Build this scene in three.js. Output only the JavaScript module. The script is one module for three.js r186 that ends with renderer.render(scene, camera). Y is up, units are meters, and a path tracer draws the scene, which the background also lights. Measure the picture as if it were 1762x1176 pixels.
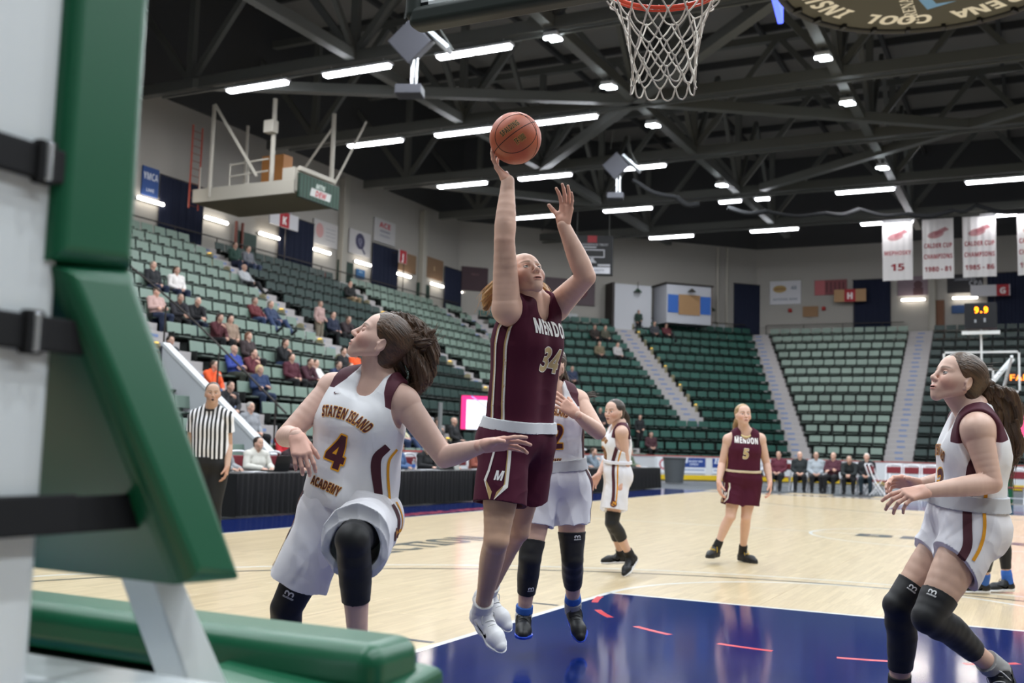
import * as THREE from 'three';
import { mergeGeometries, mergeVertices } from 'three/addons/utils/BufferGeometryUtils.js';
import { RoundedBoxGeometry } from 'three/addons/geometries/RoundedBoxGeometry.js';
import { RectAreaLightUniformsLib } from 'three/addons/lights/RectAreaLightUniformsLib.js';

// ---------- camera, exposure, lamps ----------
const scene = new THREE.Scene();
scene.background = new THREE.Color(0x020203);
const camera = new THREE.PerspectiveCamera(35.77, 1762 / 1176, 0.05, 200);
camera.position.set(1.338, 1.147, 2.4);
camera.rotation.order = 'YXZ';
camera.rotation.set(0.09968, 0.46365, 0.02819);
camera.focus = 4.75; camera.userData.fStop = 3.0;
scene.add(camera);
const renderer = new THREE.WebGLRenderer();
renderer.toneMapping = THREE.LinearToneMapping;
renderer.toneMappingExposure = 3.7;
renderer.shadowMap.enabled = true;
RectAreaLightUniformsLib.init();
const STRIP_POWER = 14, SPOT_POWER = 95;
const STRIP_LOOK = 7, SPOT_LOOK = 9;

// ---------- helpers ----------
let seed = 7;
const rnd = () => { seed = (seed * 1664525 + 1013904223) >>> 0; return seed / 4294967296; };
const rr = (a, b) => a + (b - a) * rnd();
const V = (x, y, z) => new THREE.Vector3(x, y, z);
const VA = (a) => new THREE.Vector3(a[0], a[1], a[2]);
const PI = Math.PI;
const RX = V(0.8944, 0, -0.4472), UY = V(0, 1, 0), TC = V(0.4472, 0, 0.8944);
const D = (r, u, c) => V(0, 0, 0).addScaledVector(RX, r).addScaledVector(UY, u).addScaledVector(TC, c).normalize();
const counts = new Map();
function numbered(n) {
  const c = counts.get(n) ?? 0; counts.set(n, c + 1);
  return c ? n + '_' + String(c).padStart(3, '0') : n;
}
function tag(o, label, category, group, kind) {
  o.userData = { ...o.userData };
  if (label) o.userData.label = label;
  if (category) o.userData.category = category; 
  if (group) o.userData.group = group;
  if (kind) o.userData.kind = kind;
  return o;
}
function thing(name, label, category, pos = [0, 0, 0], turn = 0, group) {
  const o = new THREE.Group(); o.name = numbered(name); o.position.set(...pos); o.rotation.y = turn;
  scene.add(o); return tag(o, label, category, group);
}
function mesh(name, geo, mat, parent) {
  const m = new THREE.Mesh(Array.isArray(geo) ? merge(geo) : geo, mat);
  m.name = parent === scene || !parent ? numbered(name) : name;
  m.castShadow = m.receiveShadow = true;
  (parent ?? scene).add(m); return m;
}
function structure(name, geo, mat) { const m = mesh(name, geo, mat, scene); m.userData.kind = 'structure'; return m; }
function merge(list) {
  list = list.map((g) => { g = g.index ? g.toNonIndexed() : g; for (const k of Object.keys(g.attributes)) if (!['position', 'normal', 'uv', 'color'].includes(k)) g.deleteAttribute(k); return g; });
  const col = list.some((g) => g.attributes.color), uv = list.every((g) => g.attributes.uv);
  for (const g of list) {
    if (!uv) g.deleteAttribute('uv');
    if (col && !g.attributes.color) g.setAttribute('color', new THREE.BufferAttribute(new Float32Array(g.attributes.position.count * 3).fill(1), 3));
    if (!g.attributes.normal) g.computeVertexNormals();
  }
  return mergeGeometries(list);
}
const tint = (g, r, gg, b) => { const n = g.attributes.position.count, a = new Float32Array(n * 3); for (let i = 0; i < n; i++) a.set([r, gg, b], i * 3); g.setAttribute('color', new THREE.BufferAttribute(a, 3)); return g; };
const box = (w, h, d, x = 0, y = 0, z = 0) => new THREE.BoxGeometry(w, h, d).translate(x, y, z);
const rbox = (w, h, d, r = 0.01, x = 0, y = 0, z = 0, s = 2) => new RoundedBoxGeometry(w, h, d, s, Math.min(r, w / 2.01, h / 2.01, d / 2.01)).translate(x, y, z);
const cyl = (r0, r1, h, x = 0, y = 0, z = 0, n = 16) => new THREE.CylinderGeometry(r1, r0, h, n).translate(x, y, z);
// a box beam from a to b
function beam(a, b, w, h = w, r = 0) {
  const A = VA(a), B = VA(b), d = B.clone().sub(A), L = d.length();
  const g = r ? rbox(w, h, L, r) : box(w, h, L);
  const m = new THREE.Matrix4().lookAt(V(0, 0, 0), d, Math.abs(d.y) / L > 0.98 ? V(1, 0, 0) : V(0, 1, 0));
  return g.applyMatrix4(m).translate(...A.add(B).multiplyScalar(0.5).toArray());
}
function tube(pts, r, seg = 24, n = 6, closed = false) {
  return new THREE.TubeGeometry(new THREE.CatmullRomCurve3(pts.map((p) => (p.isVector3 ? p : VA(p))), closed), seg, r, n, closed);
}
// a convex or simple polygon in the plane x = const, given as (z, y), given thickness towards -x
function slabZY(pts, x0, x1, bevel = 0.015) {
  const s = new THREE.Shape(pts.map(([z, y]) => new THREE.Vector2(z, y)));
  const d = Math.abs(x1 - x0) - 2 * bevel;
  const g = new THREE.ExtrudeGeometry(s, { depth: d, bevelEnabled: bevel > 0, bevelThickness: bevel, bevelSize: bevel * 0.9, bevelOffset: -bevel * 0.9, bevelSegments: 5, steps: 1 });
  // extrude runs along +z of shape space: (u = z, v = y, w) -> world (x = x0 - bevel - w ... )
  g.applyMatrix4(new THREE.Matrix4().makeBasis(V(0, 0, 1), V(0, 1, 0), V(-1, 0, 0)));
  return g.translate(Math.max(x0, x1) - bevel, 0, 0);
}
const noise2 = (() => {
  const h = (x, y, s) => { let n = Math.imul(x, 374761393) + Math.imul(y, 668265263) + Math.imul(s, 2147483647); n = Math.imul(n ^ (n >>> 13), 1274126177); return ((n ^ (n >>> 16)) >>> 0) / 4294967296; };
  return (x, y, s = 1, px = 0, py = 0) => {
    let x0 = Math.floor(x), y0 = Math.floor(y); const fx = x - x0, fy = y - y0, u = fx * fx * (3 - 2 * fx), v = fy * fy * (3 - 2 * fy);
    let x1 = x0 + 1, y1 = y0 + 1; if (px) { x0 = ((x0 % px) + px) % px; x1 = ((x1 % px) + px) % px; } if (py) { y0 = ((y0 % py) + py) % py; y1 = ((y1 % py) + py) % py; }
    const a = h(x0, y0, s), b = h(x1, y0, s), c = h(x0, y1, s), d = h(x1, y1, s);
    return a + (b - a) * u + (c - a) * v + (a - b - c + d) * u * v;
  };
})();
function dataTex(w, h, fn, srgb = true) {
  const d = new Uint8Array(w * h * 4);
  for (let y = 0; y < h; y++) for (let x = 0; x < w; x++) { const c = fn(x, y), i = (y * w + x) * 4; d[i] = Math.max(0, Math.min(255, c[0])); d[i + 1] = Math.max(0, Math.min(255, c[1])); d[i + 2] = Math.max(0, Math.min(255, c[2])); d[i + 3] = c[3] ?? 255; }
  const t = new THREE.DataTexture(d, w, h); t.magFilter = THREE.LinearFilter; t.minFilter = THREE.LinearFilter; t.wrapS = t.wrapT = THREE.RepeatWrapping;
  if (srgb) t.colorSpace = THREE.SRGBColorSpace; t.needsUpdate = true; return t;
}
function canvasTex(w, h, draw) {
  const c = document.createElement('canvas'); c.width = w; c.height = h; const g = c.getContext('2d'); draw(g, w, h);
  const t = new THREE.CanvasTexture(c); t.colorSpace = THREE.SRGBColorSpace; return t;
}
const std = (o) => new THREE.MeshStandardMaterial({ roughness: 0.6, ...o });
const phy = (o) => new THREE.MeshPhysicalMaterial({ roughness: 0.5, ...o });
const M = {
  white: std({ color: 0xd9dde0, roughness: 0.42 }), black: std({ color: 0x0c0d0f, roughness: 0.5 }), darkSteel: std({ color: 0x50524f, roughness: 0.55 }),
  concrete: std({ color: 0x2e3332, roughness: 0.85 }), stepGrey: std({ color: 0xa39f9f, roughness: 0.8 }), greyFloor: std({ color: 0x5b6066, roughness: 0.45 }),
  roof: std({ color: 0x7d7b78, roughness: 0.9 }), purlin: std({ color: 0x3a3b3c, roughness: 0.8 }), wall: std({ color: 0x9d9a94, roughness: 0.85 }),
  curtain: std({ color: 0x131b33, roughness: 0.9 }), red: std({ color: 0xb3222c, roughness: 0.6 }), chrome: std({ color: 0xd5d8dc, metalness: 0.85, roughness: 0.25 }),
  plyTan: std({ color: 0x9c7b57, roughness: 0.8 }), brown: std({ color: 0x5f4330, roughness: 0.8 }), railDark: std({ color: 0x2a2422, roughness: 0.6 }), railWhite: std({ color: 0xc9c6c0, roughness: 0.6 }),
};
// ---------- smooth bodies: joined tapered capsules and ellipsoids, meshed by surface nets ----------
function n3(x, y, z) {
  const x0 = Math.floor(x), y0 = Math.floor(y), z0 = Math.floor(z), fx = x - x0, fy = y - y0, fz = z - z0;
  const h = (a, b, c) => { let n = Math.imul(a, 374761393) + Math.imul(b, 668265263) + Math.imul(c, 1440662683); n = Math.imul(n ^ (n >>> 13), 1274126177); return ((n ^ (n >>> 16)) >>> 0) / 4294967296; };
  const u = fx * fx * (3 - 2 * fx), v = fy * fy * (3 - 2 * fy), w = fz * fz * (3 - 2 * fz), L = (a, b, t) => a + (b - a) * t;
  return L(L(L(h(x0, y0, z0), h(x0 + 1, y0, z0), u), L(h(x0, y0 + 1, z0), h(x0 + 1, y0 + 1, z0), u), v), L(L(h(x0, y0, z0 + 1), h(x0 + 1, y0, z0 + 1), u), L(h(x0, y0 + 1, z0 + 1), h(x0 + 1, y0 + 1, z0 + 1), u), v), w) - 0.5;
}
const cap = (a, b, ra, rb = ra, k = 0.02, o = {}) => ({ t: 0, ax: a.x, ay: a.y, az: a.z, dx: b.x - a.x, dy: b.y - a.y, dz: b.z - a.z, l2: Math.max(1e-9, a.distanceToSquared(b)), ra, rb, k, ...o });
const ball = (c, r, k = 0.02, o = {}) => cap(c, c, r, r, k, o);
const ID = [V(1, 0, 0), V(0, 1, 0), V(0, 0, 1)];
const ell = (c, rx, ry, rz, fr = ID, k = 0.02, o = {}) => ({ t: 1, cx: c.x, cy: c.y, cz: c.z, rx, ry, rz, f: [fr[0].x, fr[0].y, fr[0].z, fr[1].x, fr[1].y, fr[1].z, fr[2].x, fr[2].y, fr[2].z], k, ...o });
function pd(q, x, y, z) {
  let d;
  if (q.t === 0) {
    const px = x - q.ax, py = y - q.ay, pz = z - q.az; let h = (px * q.dx + py * q.dy + pz * q.dz) / q.l2; h = h < 0 ? 0 : h > 1 ? 1 : h;
    const ex = px - q.dx * h, ey = py - q.dy * h, ez = pz - q.dz * h; d = Math.sqrt(ex * ex + ey * ey + ez * ez) - q.ra - (q.rb - q.ra) * h;
  } else {
    const px = x - q.cx, py = y - q.cy, pz = z - q.cz, f = q.f;
    const a = (px * f[0] + py * f[1] + pz * f[2]), b = (px * f[3] + py * f[4] + pz * f[5]), c = (px * f[6] + py * f[7] + pz * f[8]);
    const k0 = Math.sqrt(a * a / (q.rx * q.rx) + b * b / (q.ry * q.ry) + c * c / (q.rz * q.rz)), k1 = Math.sqrt(a * a / (q.rx ** 4) + b * b / (q.ry ** 4) + c * c / (q.rz ** 4));
    d = k1 < 1e-9 ? -Math.min(q.rx, q.ry, q.rz) : k0 * (k0 - 1) / k1;
  }
  if (q.inf) d -= q.inf;
  if (q.clip) for (const c of q.clip) { const e = (x - c[0].x) * c[1].x + (y - c[0].y) * c[1].y + (z - c[0].z) * c[1].z; if (e > d) d = e; }
  return d;
}
function evalP(ps, x, y, z) {
  let d = 1e3;
  for (let i = 0; i < ps.length; i++) {
    const q = ps[i], e = pd(q, x, y, z), k = q.k;
    if (q.sub) { const h = k - Math.abs(-e - d); d = Math.max(d, -e) + (h > 0 ? h * h / (4 * k) : 0); }
    else { const h = k - Math.abs(e - d); d = Math.min(d, e) - (h > 0 ? h * h / (4 * k) : 0); }
  }
  return d;
}
// cuts: list of [point, normal] half spaces removed on the normal's side; disp(x,y,z): swell in metres
function field(ps, { cuts = [], disp = null } = {}) {
  const fin = (d, x, y, z) => {
    if (disp && d < 0.035 && d > -0.035) d -= disp(x, y, z);
    for (const c of cuts) { const e = (x - c[0].x) * c[1].x + (y - c[0].y) * c[1].y + (z - c[0].z) * c[1].z; if (e > d) d = e; }
    return d;
  };
  const f = (x, y, z) => fin(evalP(ps, x, y, z), x, y, z);
  f.ps = ps; f.fin = fin; return f;
}
function meshField(f, cell) {
  const ps = f.ps, lo = [1e9, 1e9, 1e9], hi = [-1e9, -1e9, -1e9];
  for (const q of ps) if (!q.sub) {
    const r = (q.t ? Math.max(q.rx, q.ry, q.rz) : Math.max(q.ra, q.rb)) + (q.inf || 0) + 0.02, P = q.t ? [[q.cx, q.cy, q.cz]] : [[q.ax, q.ay, q.az], [q.ax + q.dx, q.ay + q.dy, q.az + q.dz]];
    for (const p of P) for (let c = 0; c < 3; c++) { lo[c] = Math.min(lo[c], p[c] - r); hi[c] = Math.max(hi[c], p[c] + r); }
  }
  const B = 8, nb = [0, 1, 2].map((c) => Math.ceil((hi[c] - lo[c]) / (cell * B)) + 1), N = nb.map((n) => n * B + 2);
  const key = (i, j, k) => (i * N[1] + j) * N[2] + k, cells = new Map(), pos = [], nor = [], edges = [], val = new Float32Array(9 * 9 * 9), R = cell * B * 0.87, vi = (i, j, k) => (i * 9 + j) * 9 + k;
  const E = [[0, 1], [2, 3], [4, 5], [6, 7], [0, 2], [1, 3], [4, 6], [5, 7], [0, 4], [1, 5], [2, 6], [3, 7]];
  for (let bi = 0; bi < nb[0]; bi++) for (let bj = 0; bj < nb[1]; bj++) for (let bk = 0; bk < nb[2]; bk++) {
    const ox = lo[0] + bi * B * cell, oy = lo[1] + bj * B * cell, oz = lo[2] + bk * B * cell, cx = ox + B * cell / 2, cy = oy + B * cell / 2, cz = oz + B * cell / 2;
    const act = []; let near = 1e9;
    for (const q of ps) { const d = pd(q, cx, cy, cz); if (d < R + q.k + 0.045) { act.push(q); } if (!q.sub && d < near) near = d; }
    if (near > R + 0.07 || !act.length) continue;
    let any = false, neg = false, posi = false;
    const ev = (x, y, z) => f.fin(evalP(act, x, y, z), x, y, z);
    if (Math.abs(ev(cx, cy, cz)) > R * 2 + 0.08) continue;
    for (let i = 0; i < 9; i++) for (let j = 0; j < 9; j++) for (let k = 0; k < 9; k++) { const v = ev(ox + i * cell, oy + j * cell, oz + k * cell); val[vi(i, j, k)] = v; if (v < 0) neg = true; else posi = true; }
    if (!neg || !posi) continue;
    const c8 = new Float32Array(8);
    for (let i = 0; i < 8; i++) for (let j = 0; j < 8; j++) for (let k = 0; k < 8; k++) {
      let m = 0; for (let c = 0; c < 8; c++) { c8[c] = val[vi(i + (c >> 2), j + ((c >> 1) & 1), k + (c & 1))]; if (c8[c] < 0) m |= 1 << c; }
      const gi = bi * B + i, gj = bj * B + j, gk = bk * B + k;
      if (m !== 0 && m !== 255) {
        let sx = 0, sy = 0, sz = 0, n = 0;
        for (const [a, b] of E) if (((m >> a) & 1) !== ((m >> b) & 1)) {
          const t = c8[a] / (c8[a] - c8[b]);
          sx += (a >> 2) + ((b >> 2) - (a >> 2)) * t; sy += ((a >> 1) & 1) + (((b >> 1) & 1) - ((a >> 1) & 1)) * t; sz += (a & 1) + ((b & 1) - (a & 1)) * t; n++;
        }
        let x = ox + (i + sx / n) * cell, y = oy + (j + sy / n) * cell, z = oz + (k + sz / n) * cell;
        const e = cell * 0.35, d0 = ev(x, y, z); let gx = ev(x + e, y, z) - d0, gy = ev(x, y + e, z) - d0, gz = ev(x, y, z + e) - d0; const L = Math.hypot(gx, gy, gz) || 1;
        gx /= L; gy /= L; gz /= L; const st = Math.max(-cell * 0.4, Math.min(cell * 0.4, d0 * 0.9)); x -= gx * st; y -= gy * st; z -= gz * st;
        cells.set(key(gi, gj, gk), pos.length / 3); pos.push(x, y, z); nor.push(gx, gy, gz);
      }
      const s0 = m & 1;
      if (((m >> 4) & 1) !== s0) edges.push(0, gi, gj, gk, s0);
      if (((m >> 2) & 1) !== s0) edges.push(1, gi, gj, gk, s0);
      if (((m >> 1) & 1) !== s0) edges.push(2, gi, gj, gk, s0);
    }
  }
  const idx = [];
  for (let e = 0; e < edges.length; e += 5) {
    const [ax, i, j, k, s] = [edges[e], edges[e + 1], edges[e + 2], edges[e + 3], edges[e + 4]];
    const q = ax === 0 ? [[i, j - 1, k - 1], [i, j, k - 1], [i, j, k], [i, j - 1, k]] : ax === 1 ? [[i - 1, j, k - 1], [i - 1, j, k], [i, j, k], [i, j, k - 1]] : [[i - 1, j - 1, k], [i, j - 1, k], [i, j, k], [i - 1, j, k]];
    const v = q.map((c) => cells.get(key(...c))); if (v.some((x) => x === undefined)) continue;
    if (s) idx.push(v[0], v[1], v[2], v[0], v[2], v[3]); else idx.push(v[0], v[2], v[1], v[0], v[3], v[2]);
  }
  const g = new THREE.BufferGeometry(); g.setAttribute('position', new THREE.Float32BufferAttribute(pos, 3)); g.setAttribute('normal', new THREE.Float32BufferAttribute(nor, 3)); g.setIndex(idx); return g;
}
function paintV(g, fn) {
  const p = g.attributes.position, c = new Float32Array(p.count * 3), v = new THREE.Vector3();
  for (let i = 0; i < p.count; i++) c.set(fn(v.fromBufferAttribute(p, i)), i * 3);
  g.setAttribute('color', new THREE.BufferAttribute(c, 3)); return g;
}
// a sheet of printed cloth laid over a field: a grid shot along -n onto the surface
function patch(f, c, u, v, w, h, nu, nv, lift = 0.0022, n = null, far = 0.16) {
  n = n ?? u.clone().cross(v).normalize(); { const rc = Math.hypot(w, h) * 0.5 + far + 0.05, F0 = f; f = field(F0.ps.filter((q) => pd(q, c.x, c.y, c.z) < rc)); f.fin = F0.fin; const near = f.ps; f = (x, y, z) => F0.fin(evalP(near, x, y, z), x, y, z); } const pos = [], nor = [], uv = [], ok = [], idx = [];
  for (let j = 0; j <= nv; j++) for (let i = 0; i <= nu; i++) {
    const a = i / nu, b = j / nv, o = c.clone().addScaledVector(u, (a - 0.5) * w).addScaledVector(v, (b - 0.5) * h).addScaledVector(n, far);
    let t = 0, hit = false; for (let s = 0; s < 60 && t < far * 2; s++) { const d = f(o.x - n.x * t, o.y - n.y * t, o.z - n.z * t); if (d < 0.0004) { hit = true; break; } t += Math.max(d * 0.7, 0.0004); }
    const p = o.addScaledVector(n, -t), e = 0.004, d0 = f(p.x, p.y, p.z), g = V(f(p.x + e, p.y, p.z) - d0, f(p.x, p.y + e, p.z) - d0, f(p.x, p.y, p.z + e) - d0).normalize();
    if (g.dot(n) < 0.12) hit = false;
    p.addScaledVector(g, lift); pos.push(p.x, p.y, p.z); nor.push(g.x, g.y, g.z); uv.push(a, b); ok.push(hit);
  }
  for (let j = 0; j < nv; j++) for (let i = 0; i < nu; i++) { const a = j * (nu + 1) + i, b = a + 1, d = a + nu + 1, e = d + 1; if (ok[a] && ok[b] && ok[d] && ok[e]) idx.push(a, b, e, a, e, d); }
  const g = new THREE.BufferGeometry(); g.setAttribute('position', new THREE.Float32BufferAttribute(pos, 3)); g.setAttribute('normal', new THREE.Float32BufferAttribute(nor, 3)); g.setAttribute('uv', new THREE.Float32BufferAttribute(uv, 2)); g.setIndex(idx); return g;
}
// a ribbon along points that are pulled onto the field's surface
function ribbon(f, pts, width, n, lift = 0.002, seg = 60, side0 = null) {
  const curve = new THREE.CatmullRomCurve3(pts), pos = [], nor = [], idx = [], W = 4;
  for (let i = 0; i <= seg; i++) {
    const p0 = curve.getPoint(i / seg), t = curve.getTangent(i / seg), side = t.clone().cross(n).normalize();
    for (let j = 0; j <= W; j++) {
      const p = p0.clone().addScaledVector(side, (j / W - 0.5) * width).addScaledVector(n, 0.2); let d = 1, s = 0;
      for (let q = 0; q < 50 && s < 0.45; q++) { d = f(p.x, p.y, p.z); if (d < 0.0004) break; const st = Math.max(d * 0.7, 0.0004); p.addScaledVector(n, -st); s += st; }
      const e = 0.004, d0 = f(p.x, p.y, p.z), g = V(f(p.x + e, p.y, p.z) - d0, f(p.x, p.y + e, p.z) - d0, f(p.x, p.y, p.z + e) - d0).normalize();
      p.addScaledVector(g, lift); pos.push(p.x, p.y, p.z); nor.push(g.x, g.y, g.z);
    }
    if (i) for (let j = 0; j < W; j++) { const a = (i - 1) * (W + 1) + j, b = a + 1, c = a + W + 1, d = c + 1; idx.push(a, b, d, a, d, c); }
  }
  const g = new THREE.BufferGeometry(); g.setAttribute('position', new THREE.Float32BufferAttribute(pos, 3)); g.setAttribute('normal', new THREE.Float32BufferAttribute(nor, 3)); g.setIndex(idx); return g;
}
const frameGeo = (g, o, x, y, z) => g.applyMatrix4(new THREE.Matrix4().makeBasis(x, y, z).setPosition(o));
const lerpV = (a, b, t) => a.clone().lerp(b, t);
const SKIN = [0.68, 0.44, 0.345];
const mul = (c, k) => c.map((v) => v * k);
const mix = (a, b, t) => a.map((v, i) => v + (b[i] - v) * t);

// ---------- head: local axes x = own left, y = up, z = forward; origin between the ears ----------
function headPrims(k = 1) {
  const P = [];
  const e = (x, y, z, rx, ry, rz, kk = 0.02, o) => P.push(ell(V(x, y, z), rx, ry, rz, ID, kk, o)), c = (a, b, ra, rb, kk = 0.015, o) => P.push(cap(VA(a), VA(b), ra, rb, kk, o));
  e(0, 0.038, -0.018, 0.0725, 0.083, 0.094); e(0, 0.004, 0.03, 0.056, 0.076, 0.054, 0.03); e(0, 0.054, 0.042, 0.051, 0.042, 0.035, 0.03);
  for (const s of [-1, 1]) {
    c([s * 0.05, -0.034, -0.004], [s * 0.01, -0.086, 0.062], 0.0185, 0.0125, 0.03); c([s * 0.05, 0.002, 0.012], [s * 0.038, -0.014, 0.054], 0.023, 0.021, 0.03);
    c([s * 0.014, 0.031, 0.08], [s * 0.043, 0.029, 0.064], 0.0075, 0.0075, 0.016);
    c([s * 0.016, -0.046, 0.066], [s * 0.028, -0.026, 0.064], 0.016, 0.018, 0.02);
  }
  e(0, -0.0885, 0.0655, 0.0145, 0.0122, 0.0145, 0.018); e(0, -0.056, 0.074, 0.024, 0.027, 0.018, 0.02);
  for (const s of [-1, 1]) P.push(ell(V(s * 0.0305, 0.011, 0.088), 0.0155, 0.0098, 0.0135, ID, 0.012, { sub: true }));
  c([0, 0.022, 0.082], [0, -0.018, 0.1035], 0.0072, 0.0085, 0.012); e(0, -0.0225, 0.1025, 0.0098, 0.008, 0.0095, 0.01);
  for (const s of [-1, 1]) e(s * 0.0098, -0.0255, 0.0945, 0.0068, 0.0062, 0.0095, 0.008);
  for (const s of [-1, 1]) P.push(ell(V(s * 0.006, -0.0315, 0.101), 0.0036, 0.0025, 0.0055, ID, 0.003, { sub: true }));
  e(0, -0.0535, 0.0905, 0.019, 0.005, 0.0075, 0.006); e(0, -0.0632, 0.089, 0.0165, 0.006, 0.0078, 0.006);
  P.push(ell(V(0, -0.0585, 0.098), 0.015, 0.0018, 0.012, ID, 0.004, { sub: true }));
  for (const s of [-1, 1]) {
    const fr = [V(0.9, 0, -0.43 * s), V(0.06 * s, 0.98, -0.15), V(0.43 * s, 0.16, 0.89)];
    P.push(ell(V(s * 0.0765, -0.002, -0.012), 0.006, 0.031, 0.018, fr, 0.008)); P.push(ell(V(s * 0.084, 0.001, -0.008), 0.0055, 0.021, 0.0105, fr, 0.005, { sub: true })); P.push(ball(V(s * 0.074, -0.029, -0.004), 0.0068, 0.006));
    P.push(ball(V(s * 0.077, -0.004, 0.003), 0.0055, 0.006));
  }
  return P;
}
const headCache = new Map();
function headGeo(cell, { brow = [0.16, 0.1, 0.07], closed = 0, open = 0, gaze = [0, 0], skin = SKIN, stubble = 0 } = {}) {
  const key = cell; let g0 = headCache.get(key);
  if (!g0) headCache.set(key, g0 = meshField(field(headPrims()), cell));
  const g = g0.clone(), lip = [skin[0] * 0.82, skin[1] * 0.52, skin[2] * 0.54];
  paintV(g, (p) => {
    let c = skin; const ax = Math.abs(p.x);
    const ch = Math.exp(-((ax - 0.043) ** 2 + (p.y + 0.028) ** 2) / 0.0007) * (p.z > 0.03 ? 1 : 0); c = mix(c, [c[0] * 0.97, c[1] * 0.72, c[2] * 0.7], ch * 0.7);
    const l = Math.exp(-(((p.x) / 0.019) ** 4 + ((p.y + 0.0585) / 0.0092) ** 4)); if (p.z > 0.07) c = mix(c, lip, Math.min(1, l * 1.3));
    if (p.z > 0.086 && Math.abs(p.y + 0.0585) < 0.0022 + open && ax < 0.0145) c = [0.1, 0.035, 0.03];
    const by = 0.0325 - (ax - 0.032) ** 2 * 7 + (ax - 0.012) * 0.06; if (p.z > 0.045 && ax > 0.009 && ax < 0.056) c = mix(c, brow, 0.9 * Math.exp(-(((p.y - by) / (0.004 - (ax - 0.012) * 0.03)) ** 2)) * Math.min(1, (ax - 0.009) / 0.006) * Math.min(1, (0.056 - ax) / 0.01));
    if (stubble && p.y < -0.035 && p.z > -0.01 && ax < 0.075) c = mix(c, [0.1, 0.07, 0.055], stubble);
    return c;
  });
  const parts = [g.toNonIndexed()];
  for (const s of [-1, 1]) {
    const o = V(s * 0.0305, 0.0105, 0.0722), r = 0.0122, eye = new THREE.SphereGeometry(r, 28, 20), gz = V(gaze[0], gaze[1], 1).normalize();
    paintV(eye, (p) => { const d = p.clone().normalize().dot(gz); return d > 0.972 ? [0.01, 0.01, 0.01] : d > 0.875 ? [0.085, 0.055, 0.035] : [0.6, 0.57, 0.55]; });
    parts.push(eye.translate(o.x, o.y, o.z).toNonIndexed());
    const lidU = new THREE.SphereGeometry(r + 0.0013, 22, 10, 0, PI * 2, 0, PI * (closed ? 0.66 : 0.36)).rotateX(0.2 + closed * 0.2), lidL = new THREE.SphereGeometry(r + 0.0011, 22, 6, 0, PI * 2, PI * 0.68, PI * 0.32).rotateX(0.1);
    for (const l of [lidU, lidL]) parts.push(tint(l, skin[0] * 0.92, skin[1] * 0.84, skin[2] * 0.82).translate(o.x, o.y, o.z).toNonIndexed());
    const lash = new THREE.TorusGeometry(r * (closed ? 1 : 0.92) + 0.001, 0.0009, 4, 16, PI * 0.8).rotateZ(PI * 0.1).rotateX(-PI / 2 - 0.2 + (closed ? 0.95 : 0)); parts.push(tint(lash, 0.03, 0.02, 0.02).translate(o.x, o.y + (closed ? -0.001 : 0.0042), o.z).toNonIndexed());
  }
  for (const p of parts) for (const k of Object.keys(p.attributes)) if (!['position', 'normal', 'color'].includes(k)) p.deleteAttribute(k);
  return mergeGeometries(parts);
}
// ---------- hand: wrist w, dir d along the fingers, n out of the palm, side = 1 left hand, -1 right hand ----------
function handPrims(w, d, n, side, { curl = [0.35, 0.4, 0.45, 0.5], spread = 0.12, thumb = 0.5, thumbIn = 0.3, s = 1 } = {}) {
  d = d.clone().normalize(); n = n.clone().addScaledVector(d, -n.dot(d)).normalize(); const th = side > 0 ? n.clone().cross(d) : d.clone().cross(n), P = [];
  const at = (a, b, c) => w.clone().addScaledVector(th, a * s).addScaledVector(d, b * s).addScaledVector(n, c * s);
  const mc = [[0.027, 0.086], [0.0085, 0.09], [-0.0105, 0.086], [-0.0275, 0.077]], len = [[0.043, 0.026, 0.021], [0.048, 0.03, 0.022], [0.045, 0.028, 0.022], [0.035, 0.021, 0.019]], rad = [0.0088, 0.009, 0.0086, 0.0076];
  P.push(cap(at(0, -0.01, 0), at(0, 0.02, 0), 0.0235 * s, 0.024 * s, 0.012 * s));
  for (let i = 0; i < 4; i++) {
    const base = at(mc[i][0] * 0.62, 0.012, 0), k = at(mc[i][0], mc[i][1], -0.003);
    P.push(cap(base, k, 0.0145 * s, 0.0118 * s, 0.014 * s));
    let p = k, ang = 0; const sp = (1.5 - i) * spread, cu = curl[i];
    for (let j = 0; j < 3; j++) {
      ang += cu * (j === 0 ? 0.85 : j === 1 ? 1.15 : 0.8);
      const dir = d.clone().multiplyScalar(Math.cos(ang)).addScaledVector(n, Math.sin(ang)).addScaledVector(th, Math.sin(sp) * Math.max(0.1, Math.cos(ang))).normalize(), q = p.clone().addScaledVector(dir, len[i][j] * s);
      P.push(cap(p, q, rad[i] * (1.02 - j * 0.1) * s, rad[i] * (0.94 - j * 0.1) * s, 0.0045 * s)); p = q;
    }
  }
  const t0 = at(0.016, 0.018, 0.006), t1 = at(0.034, 0.046, 0.012), d2 = d.clone().multiplyScalar(0.75).addScaledVector(th, thumb).addScaledVector(n, thumbIn).normalize(), t2 = t1.clone().addScaledVector(d2, 0.034 * s), d3 = d2.clone().addScaledVector(n, thumbIn * 0.6).addScaledVector(d, 0.25).normalize(), t3 = t2.clone().addScaledVector(d3, 0.026 * s);
  P.push(cap(t0, t1, 0.0165 * s, 0.0135 * s, 0.016 * s), cap(t1, t2, 0.0115 * s, 0.0098 * s, 0.006 * s), cap(t2, t3, 0.0098 * s, 0.0082 * s, 0.005 * s));
  P.palm = at(0, 0.05, 0.012); return P;
}
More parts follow.
